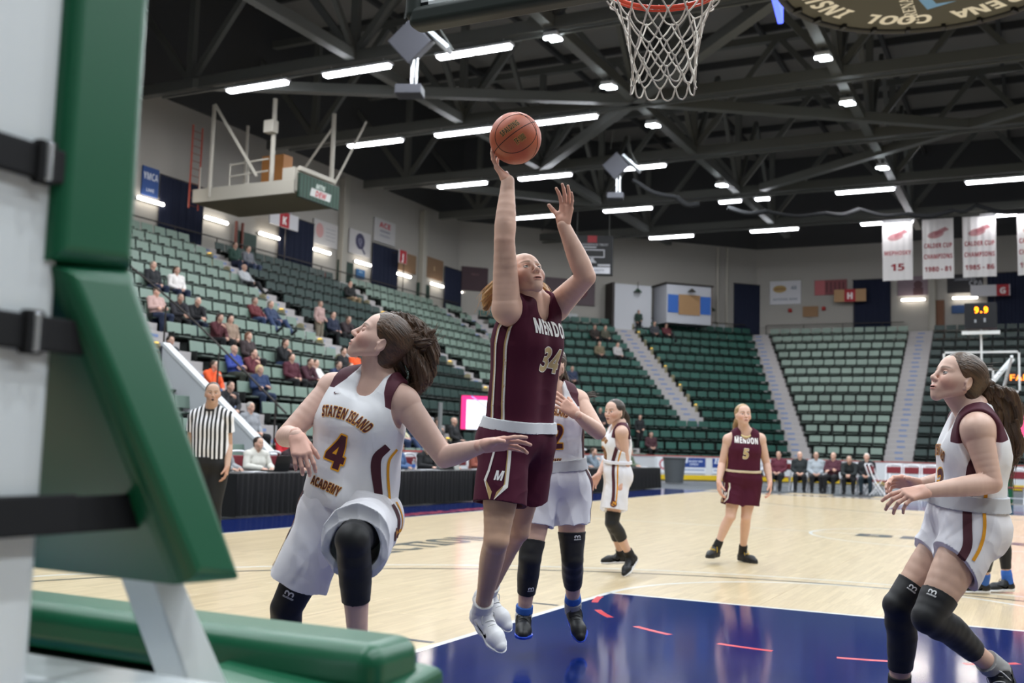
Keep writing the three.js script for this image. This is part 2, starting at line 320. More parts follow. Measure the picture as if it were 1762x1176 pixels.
// a limb through points with radii that swell and taper smoothly
function limb(pts, rad, k = 0.0022, n = 5) {
  const out = [], m = pts.length - 1, R = (i) => rad[Math.max(0, Math.min(m, i))];
  for (let i = 0; i < m; i++) {
    const f = (t) => { const a = R(i - 1), b = R(i), c = R(i + 1), d = R(i + 2); return 0.5 * (2 * b + (c - a) * t + (2 * a - 5 * b + 4 * c - d) * t * t + (3 * b - a - 3 * c + d) * t * t * t); };
    for (let j = 0; j < n; j++) { const t0 = j / n, t1 = (j + 1) / n; out.push(cap(lerpV(pts[i], pts[i + 1], t0), lerpV(pts[i], pts[i + 1], t1), f(t0), f(t1), k)); out[out.length - 1].seg = i; if (!i && !j) out[0].k = 0.035; }
  }
  return out;
}
// ---------- bodies ----------
function bodyParts(J, o = {}) {
  const b = o.build ?? 1, male = o.male ?? 0, T = [], legs = {}, arms = {};
  const Lh = J.hipL.clone().sub(J.hipR).normalize(), Ls = J.shL.clone().sub(J.shR).normalize();
  const U = J.neck.clone().sub(J.pel).normalize(), Uc = J.neck.clone().sub(J.chest).normalize();
  const Fp = Lh.clone().cross(U).normalize(), Fc = Ls.clone().cross(Uc).normalize(), Lc = Uc.clone().cross(Fc).normalize(), Lp = U.clone().cross(Fp).normalize();
  const pt = (p, l, f, u, L, F, UU) => p.clone().addScaledVector(L, l).addScaledVector(F, f).addScaledVector(UU, u);
  const P = (l, f, u) => pt(J.pel, l, f, u, Lp, Fp, U), C = (l, f, u) => pt(J.chest, l, f, u, Lc, Fc, Uc);
  const Wm = J.waist, Wp = (l, f) => pt(Wm, l, f, 0, Lp, Fp, U);
  T.push(cap(P(-0.072 * b, 0, -0.03), P(0.072 * b, 0, -0.03), 0.102 * b, 0.102 * b, 0.04));
  for (const s of [-1, 1]) {
    T.push(ball(P(s * 0.06 * b, -0.045, -0.06), 0.092 * b, 0.05));
    T.push(cap(P(s * 0.06 * b, 0, 0), Wp(s * 0.045 * b, 0), 0.1 * b, (male ? 0.1 : 0.088) * b, 0.05));
    T.push(cap(Wp(s * 0.045 * b, 0), C(s * 0.062 * b, 0, -0.02), (male ? 0.1 : 0.088) * b, 0.1 * b, 0.05));
    T.push(cap(C(s * 0.062 * b, 0, -0.02), C(s * 0.085 * b, -0.005, 0.1), 0.1 * b, 0.07 * b, 0.05));
    if (!male) T.push(ball(C(s * 0.058 * b, 0.062, -0.012), 0.058 * b, 0.05));
    const sh = s > 0 ? J.shL : J.shR;
    T.push(cap(pt(J.neck, 0, -0.015, -0.055, Lc, Fc, Uc), sh, 0.052 * b, 0.056 * b, 0.04));
    T.push(cap(J.neck.clone().addScaledVector(Uc, 0.035).addScaledVector(Fc, -0.015), lerpV(J.neck, sh, 0.62), 0.036, 0.042 * b, 0.04));
  }
  const hu = o.headUp, hf = o.headF;
  T.neck = [cap(pt(J.neck, 0, -0.012, -0.04, Lc, Fc, Uc), J.head.clone().addScaledVector(hu, -0.045).addScaledVector(hf, -0.012), (male ? 0.064 : 0.055) * b ** 0.5, male ? 0.06 : 0.051, 0.03)];
  for (const s of ['R', 'L']) {
    const h = J['hip' + s], k = J['kn' + s], a = J['an' + s], td = k.clone().sub(h), sd = a.clone().sub(k), back = td.clone().normalize().sub(sd.clone().normalize());
    if (back.length() < 0.15) back.copy(Fp).negate(); back.addScaledVector(sd, -back.dot(sd) / sd.lengthSq()).normalize().negate();
    // the calf bulges on the side away from the knee cap
    const fw = back.clone().negate(); if (fw.dot(Fp) < 0 && Math.abs(fw.dot(Fp)) > 0.2) fw.negate();
    const calf = lerpV(k, a, 0.3).addScaledVector(fw, -0.014 * b), g = o.leg ?? b;
    legs[s] = limb([h, lerpV(h, k, 0.5), k, calf, lerpV(k, a, 0.72), a], [0.092, 0.08, 0.056, 0.055, 0.04, 0.036].map((v) => v * g)); legs[s].push(ball(k.clone().addScaledVector(fw, 0.012), 0.048 * g, 0.02));
    legs[s].fw = fw;
    const sh = J['sh' + s], e = J['el' + s], w = J['wr' + s], q = o.arm ?? b;
    arms[s] = limb([sh, lerpV(sh, e, 0.4), e, lerpV(e, w, 0.3), w], [0.056, 0.051, 0.041, 0.042, 0.0265].map((v) => v * q));
  }
  return { T, legs, arms, U, Uc, Lp, Fp, Lc, Fc, P, C, Wp, pt };
}
const M_skin = phy({ vertexColors: true, roughness: 0.46, sheen: 0.15, sheenColor: new THREE.Color(1, 0.8, 0.7), sheenRoughness: 0.4, specularIntensity: 0.7 });
const cleanG = (g) => { g = g.index ? g.toNonIndexed() : g; for (const k of Object.keys(g.attributes)) if (!['position', 'normal', 'color'].includes(k)) g.deleteAttribute(k); return g; };
const wrinkle = (amp, fx, fy, fz, seedv = 0) => (x, y, z) => {
  const a = n3(x * fx + seedv, y * fy, z * fz), b = n3(x * fx * 2.1 + 9 + seedv, y * fy * 1.7 + z * 3, z * fz * 2.1);
  return amp * ((1 - Math.abs(a) * 3.2) * 0.75 + b * 0.9);
};
// shoe: heel under the ankle, toe direction, up; returns the groups' geometries
function shoeGeos(an, toe, upHint, cell, { high = 0.1, s = 1 } = {}) {
  const z = toe.clone().sub(an); z.addScaledVector(upHint, -z.dot(upHint)); z.normalize(); const y = upHint.clone().addScaledVector(z, -upHint.dot(z)).normalize(), x = y.clone().cross(z);
  const o = an.clone().addScaledVector(y, -0.085 * s).addScaledVector(z, -0.062 * s), Q = (a, b, c) => o.clone().addScaledVector(x, a * s).addScaledVector(y, b * s).addScaledVector(z, c * s);
  const up = [cap(Q(0, 0.042, 0.038), Q(0, 0.05, 0.1), 0.034 * s, 0.036 * s, 0.03), cap(Q(0, 0.05, 0.1), Q(0, 0.036, 0.19), 0.038 * s, 0.038 * s, 0.03), cap(Q(0.004, 0.034, 0.19), Q(0.0, 0.026, 0.238), 0.039 * s, 0.028 * s, 0.03), cap(Q(0, 0.05, 0.048), an.clone().addScaledVector(y, (high - 0.085) * s * 0.8), 0.037 * s, 0.046 * s, 0.03)];
  const bottom = [Q(0, 0.012, 0), y.clone().negate()], top = [Q(0, high + 0.01, 0), y.clone().addScaledVector(z, -0.25).normalize()];
  const fu = field(up, { cuts: [bottom, top] });
  const solePs = [cap(Q(0, 0.02, 0.036), Q(0, 0.02, 0.11), 0.037 * s, 0.037 * s, 0.03), cap(Q(0, 0.02, 0.11), Q(0.003, 0.02, 0.2), 0.036 * s, 0.044 * s, 0.03), cap(Q(0.003, 0.022, 0.2), Q(0.0, 0.024, 0.242), 0.044 * s, 0.03 * s, 0.03)];
  const fs = field(solePs, { cuts: [[Q(0, 0, 0), y.clone().negate()], [Q(0, 0.03, 0), y.clone().addScaledVector(z, 0.05).normalize()]] });
  const lace = []; for (let i = 0; i < 5; i++) { const zz = 0.105 + i * 0.021, hy = 0.097 - i * 0.0085; lace.push(tube([Q(-0.027, hy - 0.014, zz), Q(-0.012, hy - 0.001, zz + 0.004), Q(0.012, hy - 0.001, zz + 0.008), Q(0.027, hy - 0.014, zz + 0.01)], 0.0028 * s, 8, 5)); }
  lace.push(tube([Q(-0.004, 0.1, 0.1), Q(-0.03, 0.105, 0.11), Q(-0.036, 0.075, 0.125), Q(-0.02, 0.06, 0.13)], 0.0024 * s, 10, 5), tube([Q(0.004, 0.1, 0.1), Q(0.03, 0.11, 0.105), Q(0.04, 0.085, 0.115), Q(0.042, 0.055, 0.12)], 0.0024 * s, 10, 5));
  return { upper: meshField(fu, cell), sole: meshField(fs, cell), laces: merge(lace), fu, Q, x, y, z };
}
// ---------- the setting: court floor ----------
const woodMap = dataTex(1024, 1024, (x, y) => {           // 2.44 m of maple strips, 57 mm wide, running along v
  const n = 43, sx = x / 1024 * n, strip = Math.floor(sx), off = noise2(strip, 0, 31) * 7;
  const board = Math.floor(y / 1024 * 3 + off), tone = noise2(strip * 3.7, board * 5.3 + strip, 77) * 1.2 - 0.6;
  const grain = noise2(x * 0.35, y * 0.012, 5) - 0.5, fine = noise2(x * 0.9, y * 0.03, 9) - 0.5, edge = (sx - strip < 0.03) ? -16 : 0;
  const v = tone * 17 + grain * 13 + fine * 7 + edge;
  return [205 + v, 184 + v * 1.02, 147 + v * 0.98];
});
const M_wood = phy({ map: woodMap, roughness: 0.32, clearcoat: 0.35, clearcoatRoughness: 0.13 });
const M_blue = phy({ color: 0x0d2260, roughness: 0.1, specularIntensity: 0.8 });
const M_lineWhite = phy({ color: 0xe8e8e4, roughness: 0.3, clearcoat: 0.5, clearcoatRoughness: 0.1 });
const M_lineDark = phy({ color: 0x3a3a38, roughness: 0.3, clearcoat: 0.5, clearcoatRoughness: 0.1 });
const M_lineRed = phy({ color: 0xd8283c, roughness: 0.3, clearcoat: 0.5, clearcoatRoughness: 0.1 });
const M_lineNavy = phy({ color: 0x1b2740, roughness: 0.3, clearcoat: 0.5, clearcoatRoughness: 0.1 });
const Zc = -14.325, HX = 7.62, ZB = -28.65;
const floor = structure('floor', box(62, 0.3, 90, 0, -0.19, -20), M.greyFloor);
{ // portable court panels, 1.22 x 2.44 m, with hairline joints
  const g = [0, 1, 2, 3].map((k) => {
    const b = rbox(1.2185, 0.04, 2.4385, 0.002, 0, -0.0205, 0, 1), p = b.attributes.position, n = b.attributes.normal, uv = b.attributes.uv;
    for (let i = 0; i < p.count; i++) uv.setXY(i, p.getX(i) / 2.44 + k * 0.27 + (k % 2) * 0.5, p.getZ(i) / 2.44 + k * 0.31);
    return b;
  });
  let n = 0;
  const x0 = -9.15, nx = 15;
  for (let i = 0; i < nx; i++) for (let j = -1; j < 13; j++) {
    const z = 1.0 - 1.22 - j * 2.44 + (i % 2 ? 0 : 1.22);
    if (z > 2.5 || z < -29.6) continue;
    const m = new THREE.Mesh(g[(i * 5 + j * 3 + 40 + (i * j) % 3) % 4], M_wood); m.name = 'court_panel'; m.position.set(x0 + 0.61 + i * 1.22, 0, z); floor.add(m); n++;
  }
}
// court paint: thin layers with their own thickness
function paint(name, pts, mat, y = 0.001, hole) {
  const s = new THREE.Shape(pts.map(([x, z]) => new THREE.Vector2(x, -z)));
  if (hole) s.holes.push(new THREE.Path(hole.map(([x, z]) => new THREE.Vector2(x, -z))));
  const g = new THREE.ExtrudeGeometry(s, { depth: y, bevelEnabled: false }).rotateX(-PI / 2);
  return mesh(name, g, mat, floor);
}
const rect = (x0, z0, x1, z1) => [[x0, z0], [x1, z0], [x1, z1], [x0, z1]];
const arc = (cx, cz, r, a0, a1, n = 48) => Array.from({ length: n + 1 }, (_, i) => { const a = a0 + (a1 - a0) * i / n; return [cx + r * Math.cos(a), cz + r * Math.sin(a)]; });
const band = (cx, cz, r0, r1, a0, a1, n) => [...arc(cx, cz, r1, a0, a1, n), ...arc(cx, cz, r0, a1, a0, n)];
for (const e of [0, 1]) {
  const F = (p) => (e ? p.map(([x, z]) => [-x, 2 * Zc - z]) : p);
  paint('painted_lane', F(rect(-1.78, 0, 1.78, -5.74)), M_blue, 0.0006);
  for (const s of [-1, 1]) paint('lane_line', F(rect(s * 1.83, 0, s * 1.78, -5.79)), M_lineWhite, 0.0009);
  paint('free_throw_line', F(rect(-1.83, -5.74, 1.83, -5.79)), M_lineWhite, 0.0009);
  paint('free_throw_circle', F(band(0, -5.79, 1.775, 1.825, PI, 2 * PI)), M_lineWhite, 0.0008);
  const dash = [];
  for (let k = 0; k < 8; k++) { const a = 0.14 + k * 0.392; dash.push([a - 0.085, a + 0.105]); }
  for (const [a, b] of dash) paint('circle_dash', F(band(0, -5.79, 1.775, 1.825, a, b, 8)), M_lineRed, 0.0012);
  // three-point arcs: white further out, dark nearer
  for (const [r, m, w] of [[6.36, M_lineWhite, 0.05], [6.06, M_lineDark, 0.05]]) {
    const a = Math.acos((r > 6.2 ? 6.36 : 6.06) / r * 0.999);
    paint('three_point_line', F(band(0, -1.575, r - w, r, PI + a, 2 * PI - a, 96)), m, 0.0008);
    for (const s of [-1, 1]) paint('three_point_line', F(rect(s * r, 0, s * (r - w), -1.575)), m, 0.0008);
  }
  // lane place marks
  for (const s of [-1, 1]) for (const z of [-2.2, -3.05, -3.98, -4.85]) paint('lane_mark', F(rect(s * 1.86, z, s * (z < -3 ? 2.12 : 2.16), z - 0.05)), M_lineNavy, 0.0008);
  paint('baseline', F(rect(-HX - 0.05, 0.05, HX + 0.05, 0)), M_lineWhite, 0.0008);
}
paint('half_court_line', rect(-HX, Zc - 0.025, HX, Zc + 0.025), M_lineWhite, 0.0008);
paint('centre_circle', band(0, Zc, 1.78, 1.83, 0, 2 * PI, 96), M_lineWhite, 0.0009);
for (const s of [-1, 1]) {
  paint('sideline', rect(s * HX, 0, s * (HX + 0.05), ZB), M_lineWhite, 0.0009);
  paint('apron', rect(s * (HX + 0.05), 2.2, s * 9.15, ZB - 0.9), M_blue, 0.0006);
}
paint('apron', rect(-HX - 0.05, ZB - 0.05, HX + 0.05, ZB - 0.55), M_blue, 0.0006);
paint('apron', rect(-HX - 0.05, 1.6, HX + 0.05, 0.05), M_blue, 0.0006);
function floorText(txt, x, z, w, h, turn, mat, font = '900 200px sans-serif', color = '#222b33') {
  const t = canvasTex(1024, 256, (g, W, H) => { g.fillStyle = color; g.font = font; g.textAlign = 'center'; g.textBaseline = 'middle'; const m = g.measureText(txt).width; g.translate(W / 2, H / 2); g.scale(W * 0.96 / m, 1.22); g.fillText(txt, 0, 8); });
  const m = mesh('floor_lettering', new THREE.PlaneGeometry(w, h).rotateX(-PI / 2).rotateY(turn).translate(x, 0.0016, z), phy({ map: t, transparent: true, roughness: 0.3, clearcoat: 0.5, clearcoatRoughness: 0.1 }), floor);
  return m;
}
floorText('BEAR', 0, -14.2, 2.5, 0.8, -0.0, null, '900 200px sans-serif', '#26313c');
floorText('SECTION', -5.1, -8.2, 3.1, 0.75, PI / 2, null, '900 200px sans-serif', '#39463f');
floorText('COOL INSURING ARENA', -8.0, -13, 5.6, 0.5, PI / 2, null, '900 190px sans-serif', '#b02440');

// ---------- the bowl: eight-sided seating terraces, walls, roof ----------
const CX = -4.2, CZ = -36.3, R0 = 9.5, TR = 0.8, H0 = 1.05, RISE = 0.508, ROWS = 15, MIT = Math.tan(PI / 8);
const S2 = Math.SQRT1_2;
// facets: outward normal n, tangent s, the range of t along s for a row of radius r
const FACETS = {
  side: { n: [-1, 0], s: [0, -1], lo: () => -34, hi: (r) => r * MIT },
  corner: { n: [-S2, -S2], s: [S2, -S2], lo: (r) => -r * MIT, hi: (r) => r * MIT },
  end: { n: [0, -1], s: [1, 0], lo: (r) => -r * MIT, hi: () => 14 },
};
const at = (f, r, t, y) => [CX + f.n[0] * r + f.s[0] * t, y, CZ + f.n[1] * r + f.s[1] * t];
function quads(list) {
  const p = [], uv = [];
  for (const [a, b, c, d] of list) { p.push(...a, ...b, ...c, ...a, ...c, ...d); uv.push(0, 0, 1, 0, 1, 1, 0, 0, 1, 1, 0, 1); }
  const g = new THREE.BufferGeometry(); g.setAttribute('position', new THREE.Float32BufferAttribute(p, 3)); g.setAttribute('uv', new THREE.Float32BufferAttribute(uv, 2)); g.computeVertexNormals(); return g;
}
const treadY = (k) => H0 + RISE * k - 0.82;
for (const [nm, f] of Object.entries(FACETS)) {
  const q = [];
  for (let k = 0; k < ROWS; k++) {
    const ra = R0 + TR * k - 0.55, rb = ra + TR + (k === ROWS - 1 ? 1.2 : 0), y = treadY(k), y1 = treadY(k + 1);
    q.push([at(f, ra, f.lo(ra), y), at(f, ra, f.hi(ra), y), at(f, rb, f.hi(rb), y), at(f, rb, f.lo(rb), y)]);
    if (k < ROWS - 1) q.push([at(f, rb, f.lo(rb), y), at(f, rb, f.hi(rb), y), at(f, rb, f.hi(rb), y1), at(f, rb, f.lo(rb), y1)]);
  }
  structure('seating_terrace', quads(q), M.concrete);
}
// rink boards round the floor
function wallRun(name, f, r, t0, t1, y0, y1, mat, th = 0.12, parent) {
  const q = [], a = (rr, t, y) => at(f, rr, t, y), k = th * 0;
  const A = [a(r, t0, y0), a(r, t1, y0), a(r, t1, y1), a(r, t0, y1)], B = [a(r + th, t0 + k, y0), a(r + th, t1, y0), a(r + th, t1, y1), a(r + th, t0, y1)];
  q.push([A[0], A[1], A[2], A[3]], [B[1], B[0], B[3], B[2]], [A[3], A[2], B[2], B[3]], [A[1], B[1], B[2], A[2]], [B[0], A[0], A[3], B[3]], [A[0], B[0], B[1], A[1]]);
  return quads(q);
}
const BR = 8.85;
const M_board = std({ color: 0xd3d6da, roughness: 0.35 }), M_yellow = std({ color: 0xd8b61e, roughness: 0.5 });
for (const [nm, f] of Object.entries(FACETS)) {
  const lo = nm === 'side' ? -20.2 : f.lo(BR), hi = nm === 'end' ? 14 : f.hi(BR);
  const b = structure('rink_board', wallRun('', f, BR, lo, hi, 0.2, 0.96, M_board), M_board);
  mesh('cap_rail', wallRun('', f, BR - 0.02, lo, hi, 0.96, 1.0, M.red, 0.16), std({ color: 0xb04a45, roughness: 0.5 }), b);
  mesh('kick_strip', wallRun('', f, BR - 0.015, lo, hi, 0, 0.2, M_yellow, 0.14), M_yellow, b);
}
// outer walls with thickness
const WR = 21.5, WT = 0.35, WTOP = 12.9;
const wallF = { left: FACETS.side, corner: FACETS.corner, end: FACETS.end };
const wallName = { left: 'wall_left', corner: 'wall_corner', end: 'wall_far' };
for (const [k, f] of Object.entries(wallF)) {
  const lo = k === 'left' ? -62 : -WR * MIT - 0.1, hi = k === 'end' ? 34 : WR * MIT + 0.1;
  structure(wallName[k], wallRun('', f, WR, lo, hi, 0, WTOP, M.wall, WT), M.wall);
  structure('trim_' + (k === 'left' ? 1 : k === 'corner' ? 2 : 3), wallRun('', f, WR - 0.12, lo, hi, WTOP, 18.2, M.purlin, WT), M.purlin);
}
structure('wall_right', box(0.35, 18.2, 90, 27.5, 9.1, -20), M.wall);
structure('wall_near', box(54, 18.2, 0.35, 1, 9.1, 22.6), M.wall);
structure('ceiling', box(56, 0.4, 84, 1, 18.3, -18.5), M.roof);
{ // roof purlins and lighter deck panels
  for (let i = 0; i < 22; i++) mesh('roof_purlin', box(54, 0.3, 0.14, 1, 17.95, 14 - i * 3.26), M.purlin, scene.getObjectByName('ceiling'));
  for (let i = 0; i < 13; i++) mesh('roof_rib', box(0.16, 0.22, 82, -25 + i * 4.2, 17.7, -18), M.purlin, scene.getObjectByName('ceiling'));
}
{ // pale strips of roof insulation between the purlins
  const M_ins = std({ color: 0xb9a9ab, roughness: 0.55 }), c = scene.getObjectByName('ceiling');
  for (const [x0, x1, z, w] of [[-3.6, -0.6, -30.0, 0.5], [-0.4, 2.2, -30.6, 0.6], [2.6, 5.2, -29.6, 0.55], [-1.8, 0.6, -33.4, 0.4], [3.4, 6.0, -33.0, 0.5]]) { const g = new THREE.PlaneGeometry(x1 - x0, w, 30, 4), p = g.attributes.position; for (let i = 0; i < p.count; i++) p.setZ(i, 0.06 * n3(p.getX(i) * 4, p.getY(i) * 6, z) + 0.03 * n3(p.getX(i) * 13, p.getY(i) * 9, 2)); g.computeVertexNormals(); mesh('insulation_strip', g.rotateX(PI / 2).translate((x0 + x1) / 2, 17.98, z), M_ins, c); }
}
// ---------- roof trusses ----------
const TZ = [3.7, -2.83, -9.36, -15.88, -22.4, -28.92, -35.44, -41.96, -48.5];
for (const z of TZ) {
  const tr = structure('roof_truss', box(52, 0.34, 0.3, 1, 12.42, z), M.darkSteel);
  mesh('top_chord', box(52, 0.26, 0.26, 1, 16.4, z), M.darkSteel, tr);
  const step = 6.35;
  for (let i = -4; i <= 4; i++) {
    const x = -10.15 + i * step + (i > 4 ? 0 : 0);
    mesh('post', beam([x, 12.5, z], [x, 16.4, z], 0.2, 0.24), M.darkSteel, tr);
    for (const s of [-1, 1]) mesh('diagonal_strut', beam([x, 12.5, z], [x + s * step / 2, 16.4, z], 0.17, 0.2), M.darkSteel, tr);
  }
  mesh('light_rail', box(50, 0.07, 0.09, 1, 12.15, z), M.darkSteel, tr);
}
for (const x of [-16.5, -10.15, -3.8, 2.55, 8.9]) {
  const tr = structure('long_truss', box(0.3, 0.3, 68, x, 12.45, -18), M.darkSteel);
  for (let i = 0; i < TZ.length - 1; i++) { const z = TZ[i], zm = z - 3.26; for (const s of [0, 1]) mesh('diagonal_strut', beam([x, 12.5, z - s * 6.52], [x, 16.4, zm], 0.15, 0.18), M.darkSteel, tr); }
}
{ // flat bracing between truss nodes
  const P = [[[-22.6, -22.3], [-10.15, -28.92]], [[-10.15, -28.92], [-0.6, -35.44]], [[-0.6, -35.44], [-9.0, -41.5]], [[-10.15, -28.92], [-3.8, -22.4]], [[-16.5, -35.44], [-10.15, -28.92]], [[-0.6, -35.44], [8.9, -28.92]], [[-22.8, -35.4], [-16.5, -41.96]]];
  for (const [a, b] of P) structure('roof_brace', beam([a[0], 12.38, a[1]], [b[0], 12.38, b[1]], 0.32, 0.3), M.darkSteel);
}

// ---------- lamps ----------
const M_tube = std({ color: 0xffffff, emissive: 0xf4f7ff, emissiveIntensity: STRIP_LOOK }), M_spot = std({ color: 0xffffff, emissive: 0xeefaff, emissiveIntensity: SPOT_LOOK });
const M_housing = std({ color: 0xb9bbbd, roughness: 0.5 });
function areaDown(parent, w, d, y, power, color = 0xffffff) {
  const l = new THREE.RectAreaLight(color, power, w, d); l.position.set(0, y, 0); l.rotation.x = -PI / 2; parent.add(l); return l;
}
function stripLamp(x, z, label, len = 2.3, y = 12.0) {
  const t = thing('strip_light', label, 'light', [x, y, z], 0, 'fluorescent strips under the roof trusses');
  mesh('housing', rbox(len + 0.1, 0.08, 0.26, 0.02, 0, 0.08, 0), M_housing, t);
  for (const s of [-1, 1]) mesh('lens', rbox(len / 2 - 0.03, 0.09, 0.24, 0.035, s * len / 4, 0.0, 0), M_tube, t);
  mesh('hanger', [cyl(0.01, 0.01, 0.3, -len * 0.4, 0.27, 0, 6), cyl(0.01, 0.01, 0.3, len * 0.4, 0.27, 0, 6)], M_housing, t);
  areaDown(t, len, 0.22, -0.06, STRIP_POWER);
  return t;
}
const stripRow = (z, list) => { for (const [x, lab, len] of list) stripLamp(x, z, lab, len); };
stripRow(-22.4, [[-20.1, 'glowing strip light over the hanging platform, leftmost in the nearest row'], [-16.4, 'glowing strip light of the nearest row, second from the left'], [-12.5, 'glowing strip light beside the boxy grey speaker, third of the nearest row']]);
stripRow(-28.9, [[-20.1, 'glowing strip light above and right of the green platform sign'], [-16.4, 'glowing strip light just left of the basketball'], [-12.6, 'glowing strip light just right of the basketball']]);
stripRow(-35.4, [[-20.1, 'glowing strip light left of the raised shooting wrist'], [-16.3, 'glowing strip light just right of the raised shooting wrist'], [-12.4, 'glowing strip light partly behind the far hanging speaker']]);
stripRow(-42.0, [[-19.9, 'glowing strip light touching the raised shooting forearm'], [-15.2, 'glowing strip light right of the open raised hand'], [-4.9, 'glowing strip light below a square floodlight, above the white banners'], [0.05, 'glowing strip light at the right edge of the picture, high above the banners']]);
stripRow(-48.5, [[-15.25, 'glowing strip light above the blue and white suite, over the bowl corner'], [-10.05, 'glowing strip light above the middle seat wedge'], [-4.85, 'glowing strip light behind the top of the leftmost white banner'], [0.3, 'glowing strip light behind the tops of the two right banners']]);
stripLamp(-10.5, -42.0, 'short glowing strip light under a square floodlight', 0.95);
stripLamp(-9.1, -42.0, 'very short glowing strip light alone right of the square floodlight', 0.6);
for (const [x, z] of [[-20.1, -15.9], [-16.4, -15.9], [-12.5, -15.9], [-20.1, -9.4], [-16.4, -9.4], [-20.1, -2.9], [-16.4, -2.9], [16.4, -22.4], [16.4, -9.4], [16.4, -35.4], [20.1, -15.9], [20.1, -28.9]]) stripLamp(x, z, 'glowing strip light of the rows outside the picture');
function spotLamp(x, z, label) {
  const t = thing('floodlight', label, 'light', [x, 12.02, z], 0, 'square floodlights over the court');
  mesh('housing', rbox(0.4, 0.12, 0.4, 0.03, 0, 0.09, 0), M_housing, t);
  for (const s of [-1, 1]) mesh('lamp_bar', rbox(0.34, 0.07, 0.12, 0.03, -s * 0.05, 0, s * 0.1), M_spot, t);
  mesh('bracket', rbox(0.08, 0.3, 0.2, 0.01, 0, 0.27, 0), M.darkSteel, t);
  areaDown(t, 0.36, 0.32, -0.05, SPOT_POWER * 2.6, 0xf3faff);
  return t;
}
const spotLabels = { '-10.1,-22.4': 'square double floodlight between the speaker and the net', '-10.1,-26.5': 'square double floodlight just left of the hanging net', '-10.1,-30.6': 'square double floodlight below and left of the net bottom', '-10.1,-39.2': 'square double floodlight above a short strip light', '-3.8,-26.5': 'square double floodlight nearest below the round scoreboard', '-3.8,-30.6': 'square double floodlight throwing a bright patch on a roof brace', '-3.8,-38.7': 'square double floodlight right above a long strip light' };
for (const [x, z] of [[-10.1, -22.4], [-10.1, -26.5], [-10.1, -30.6], [-10.1, -39.2], [-3.8, -26.5], [-3.8, -30.6], [-3.8, -38.7]]) spotLamp(x, z, spotLabels[x + ',' + z]);
for (const x of [-10.1, -3.8, 3.8, 10.1]) for (const z of [4, -1, -6, -11, -17.5]) spotLamp(x, z, 'square double floodlight over the near court, outside the picture');
for (const x of [3.8, 10.1]) for (const z of [-22.4, -26.5, -30.6, -38.7]) spotLamp(x, z, 'square double floodlight over the far right court, outside the picture');
// ---------- stadium seats ----------
const ORD = ['front', 'second', 'third', 'fourth', 'fifth', 'sixth', 'seventh', 'eighth', 'ninth', 'tenth', 'eleventh', 'twelfth', 'thirteenth', 'fourteenth', 'fifteenth', 'sixteenth', 'seventeenth', 'eighteenth', 'nineteenth', 'twentieth'];
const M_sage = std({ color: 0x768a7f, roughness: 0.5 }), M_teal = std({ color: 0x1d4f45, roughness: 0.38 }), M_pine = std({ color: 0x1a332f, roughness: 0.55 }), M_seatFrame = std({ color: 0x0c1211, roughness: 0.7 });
const seatShapes = {
  backrest: rbox(0.495, 0.28, 0.035, 0.014, 0, 0, 0, 2).rotateX(-0.14).translate(0, 0.685, -0.02),
  seat_pan: rbox(0.46, 0.05, 0.38, 0.02, 0, 0, 0, 2).rotateX(-0.06).translate(0, 0.425, 0.2),
  frame: merge([box(0.025, 0.22, 0.3, -0.252, 0.44, 0.1), box(0.025, 0.22, 0.3, 0.252, 0.44, 0.1), box(0.5, 0.05, 0.05, 0, 0.36, 0.05), box(0.05, 0.36, 0.1, 0, 0.18, 0.0)]),
};
const AISLE_SIDE = [-17.0, -25.55, -33.9, -42.05].map((z) => CZ - z);   // t along the side facet (t = CZ - z)
const AW = 0.62;
const blocks = [   // facet, t range per row radius, colour, description
  ['side', (r) => -26.5, () => AISLE_SIDE[0] * 1 - 0 - AW, M_sage, 'block nearest the green pad'],
  ['side', () => AISLE_SIDE[0] + AW, () => AISLE_SIDE[1] - AW, M_sage, 'block above the referee'],
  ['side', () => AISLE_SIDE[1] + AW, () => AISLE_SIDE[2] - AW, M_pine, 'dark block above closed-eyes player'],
  ['side', () => AISLE_SIDE[2] + AW, () => AISLE_SIDE[3] - AW, M_sage, 'block just left of shooter'],
  ['side', () => AISLE_SIDE[3] + AW, (r) => r * MIT - 0.55, M_sage, 'last block before the corner'],
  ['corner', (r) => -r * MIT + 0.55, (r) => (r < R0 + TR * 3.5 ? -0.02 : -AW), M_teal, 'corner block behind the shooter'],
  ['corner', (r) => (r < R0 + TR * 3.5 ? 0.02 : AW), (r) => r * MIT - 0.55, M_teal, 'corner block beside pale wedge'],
  ['end', (r) => -r * MIT + 0.6, () => -0.62, M_sage, 'wedge between two stairways'],
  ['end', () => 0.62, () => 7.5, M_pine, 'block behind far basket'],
];
const seats = [];
blocks.forEach(([fn, lo, hi, mat, where], bi) => {
  const f = FACETS[fn], yaw = Math.atan2(-f.n[0], -f.n[1]);
  for (let k = 0; k < ROWS; k++) {
    const r = R0 + TR * k, a = lo(r), b = hi(r), n = Math.floor((b - a) / 0.535); if (n < 1) continue; const pitch = (b - a) / n;
    if (fn === 'corner' && k < 0) continue;
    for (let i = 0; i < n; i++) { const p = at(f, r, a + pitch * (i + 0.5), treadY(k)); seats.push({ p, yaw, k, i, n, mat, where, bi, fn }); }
  }
});
camera.updateMatrixWorld(); camera.updateProjectionMatrix();
const projV = new THREE.Vector3();
const pix = (p) => { projV.set(p[0], p[1] + 0.6, p[2]); const d = projV.clone().applyMatrix4(camera.matrixWorldInverse).z; projV.project(camera); return [(projV.x * 0.5 + 0.5) * 1762, (0.5 - projV.y * 0.5) * 1176, -d]; };
camera.matrixWorldInverse.copy(camera.matrixWorld).invert();
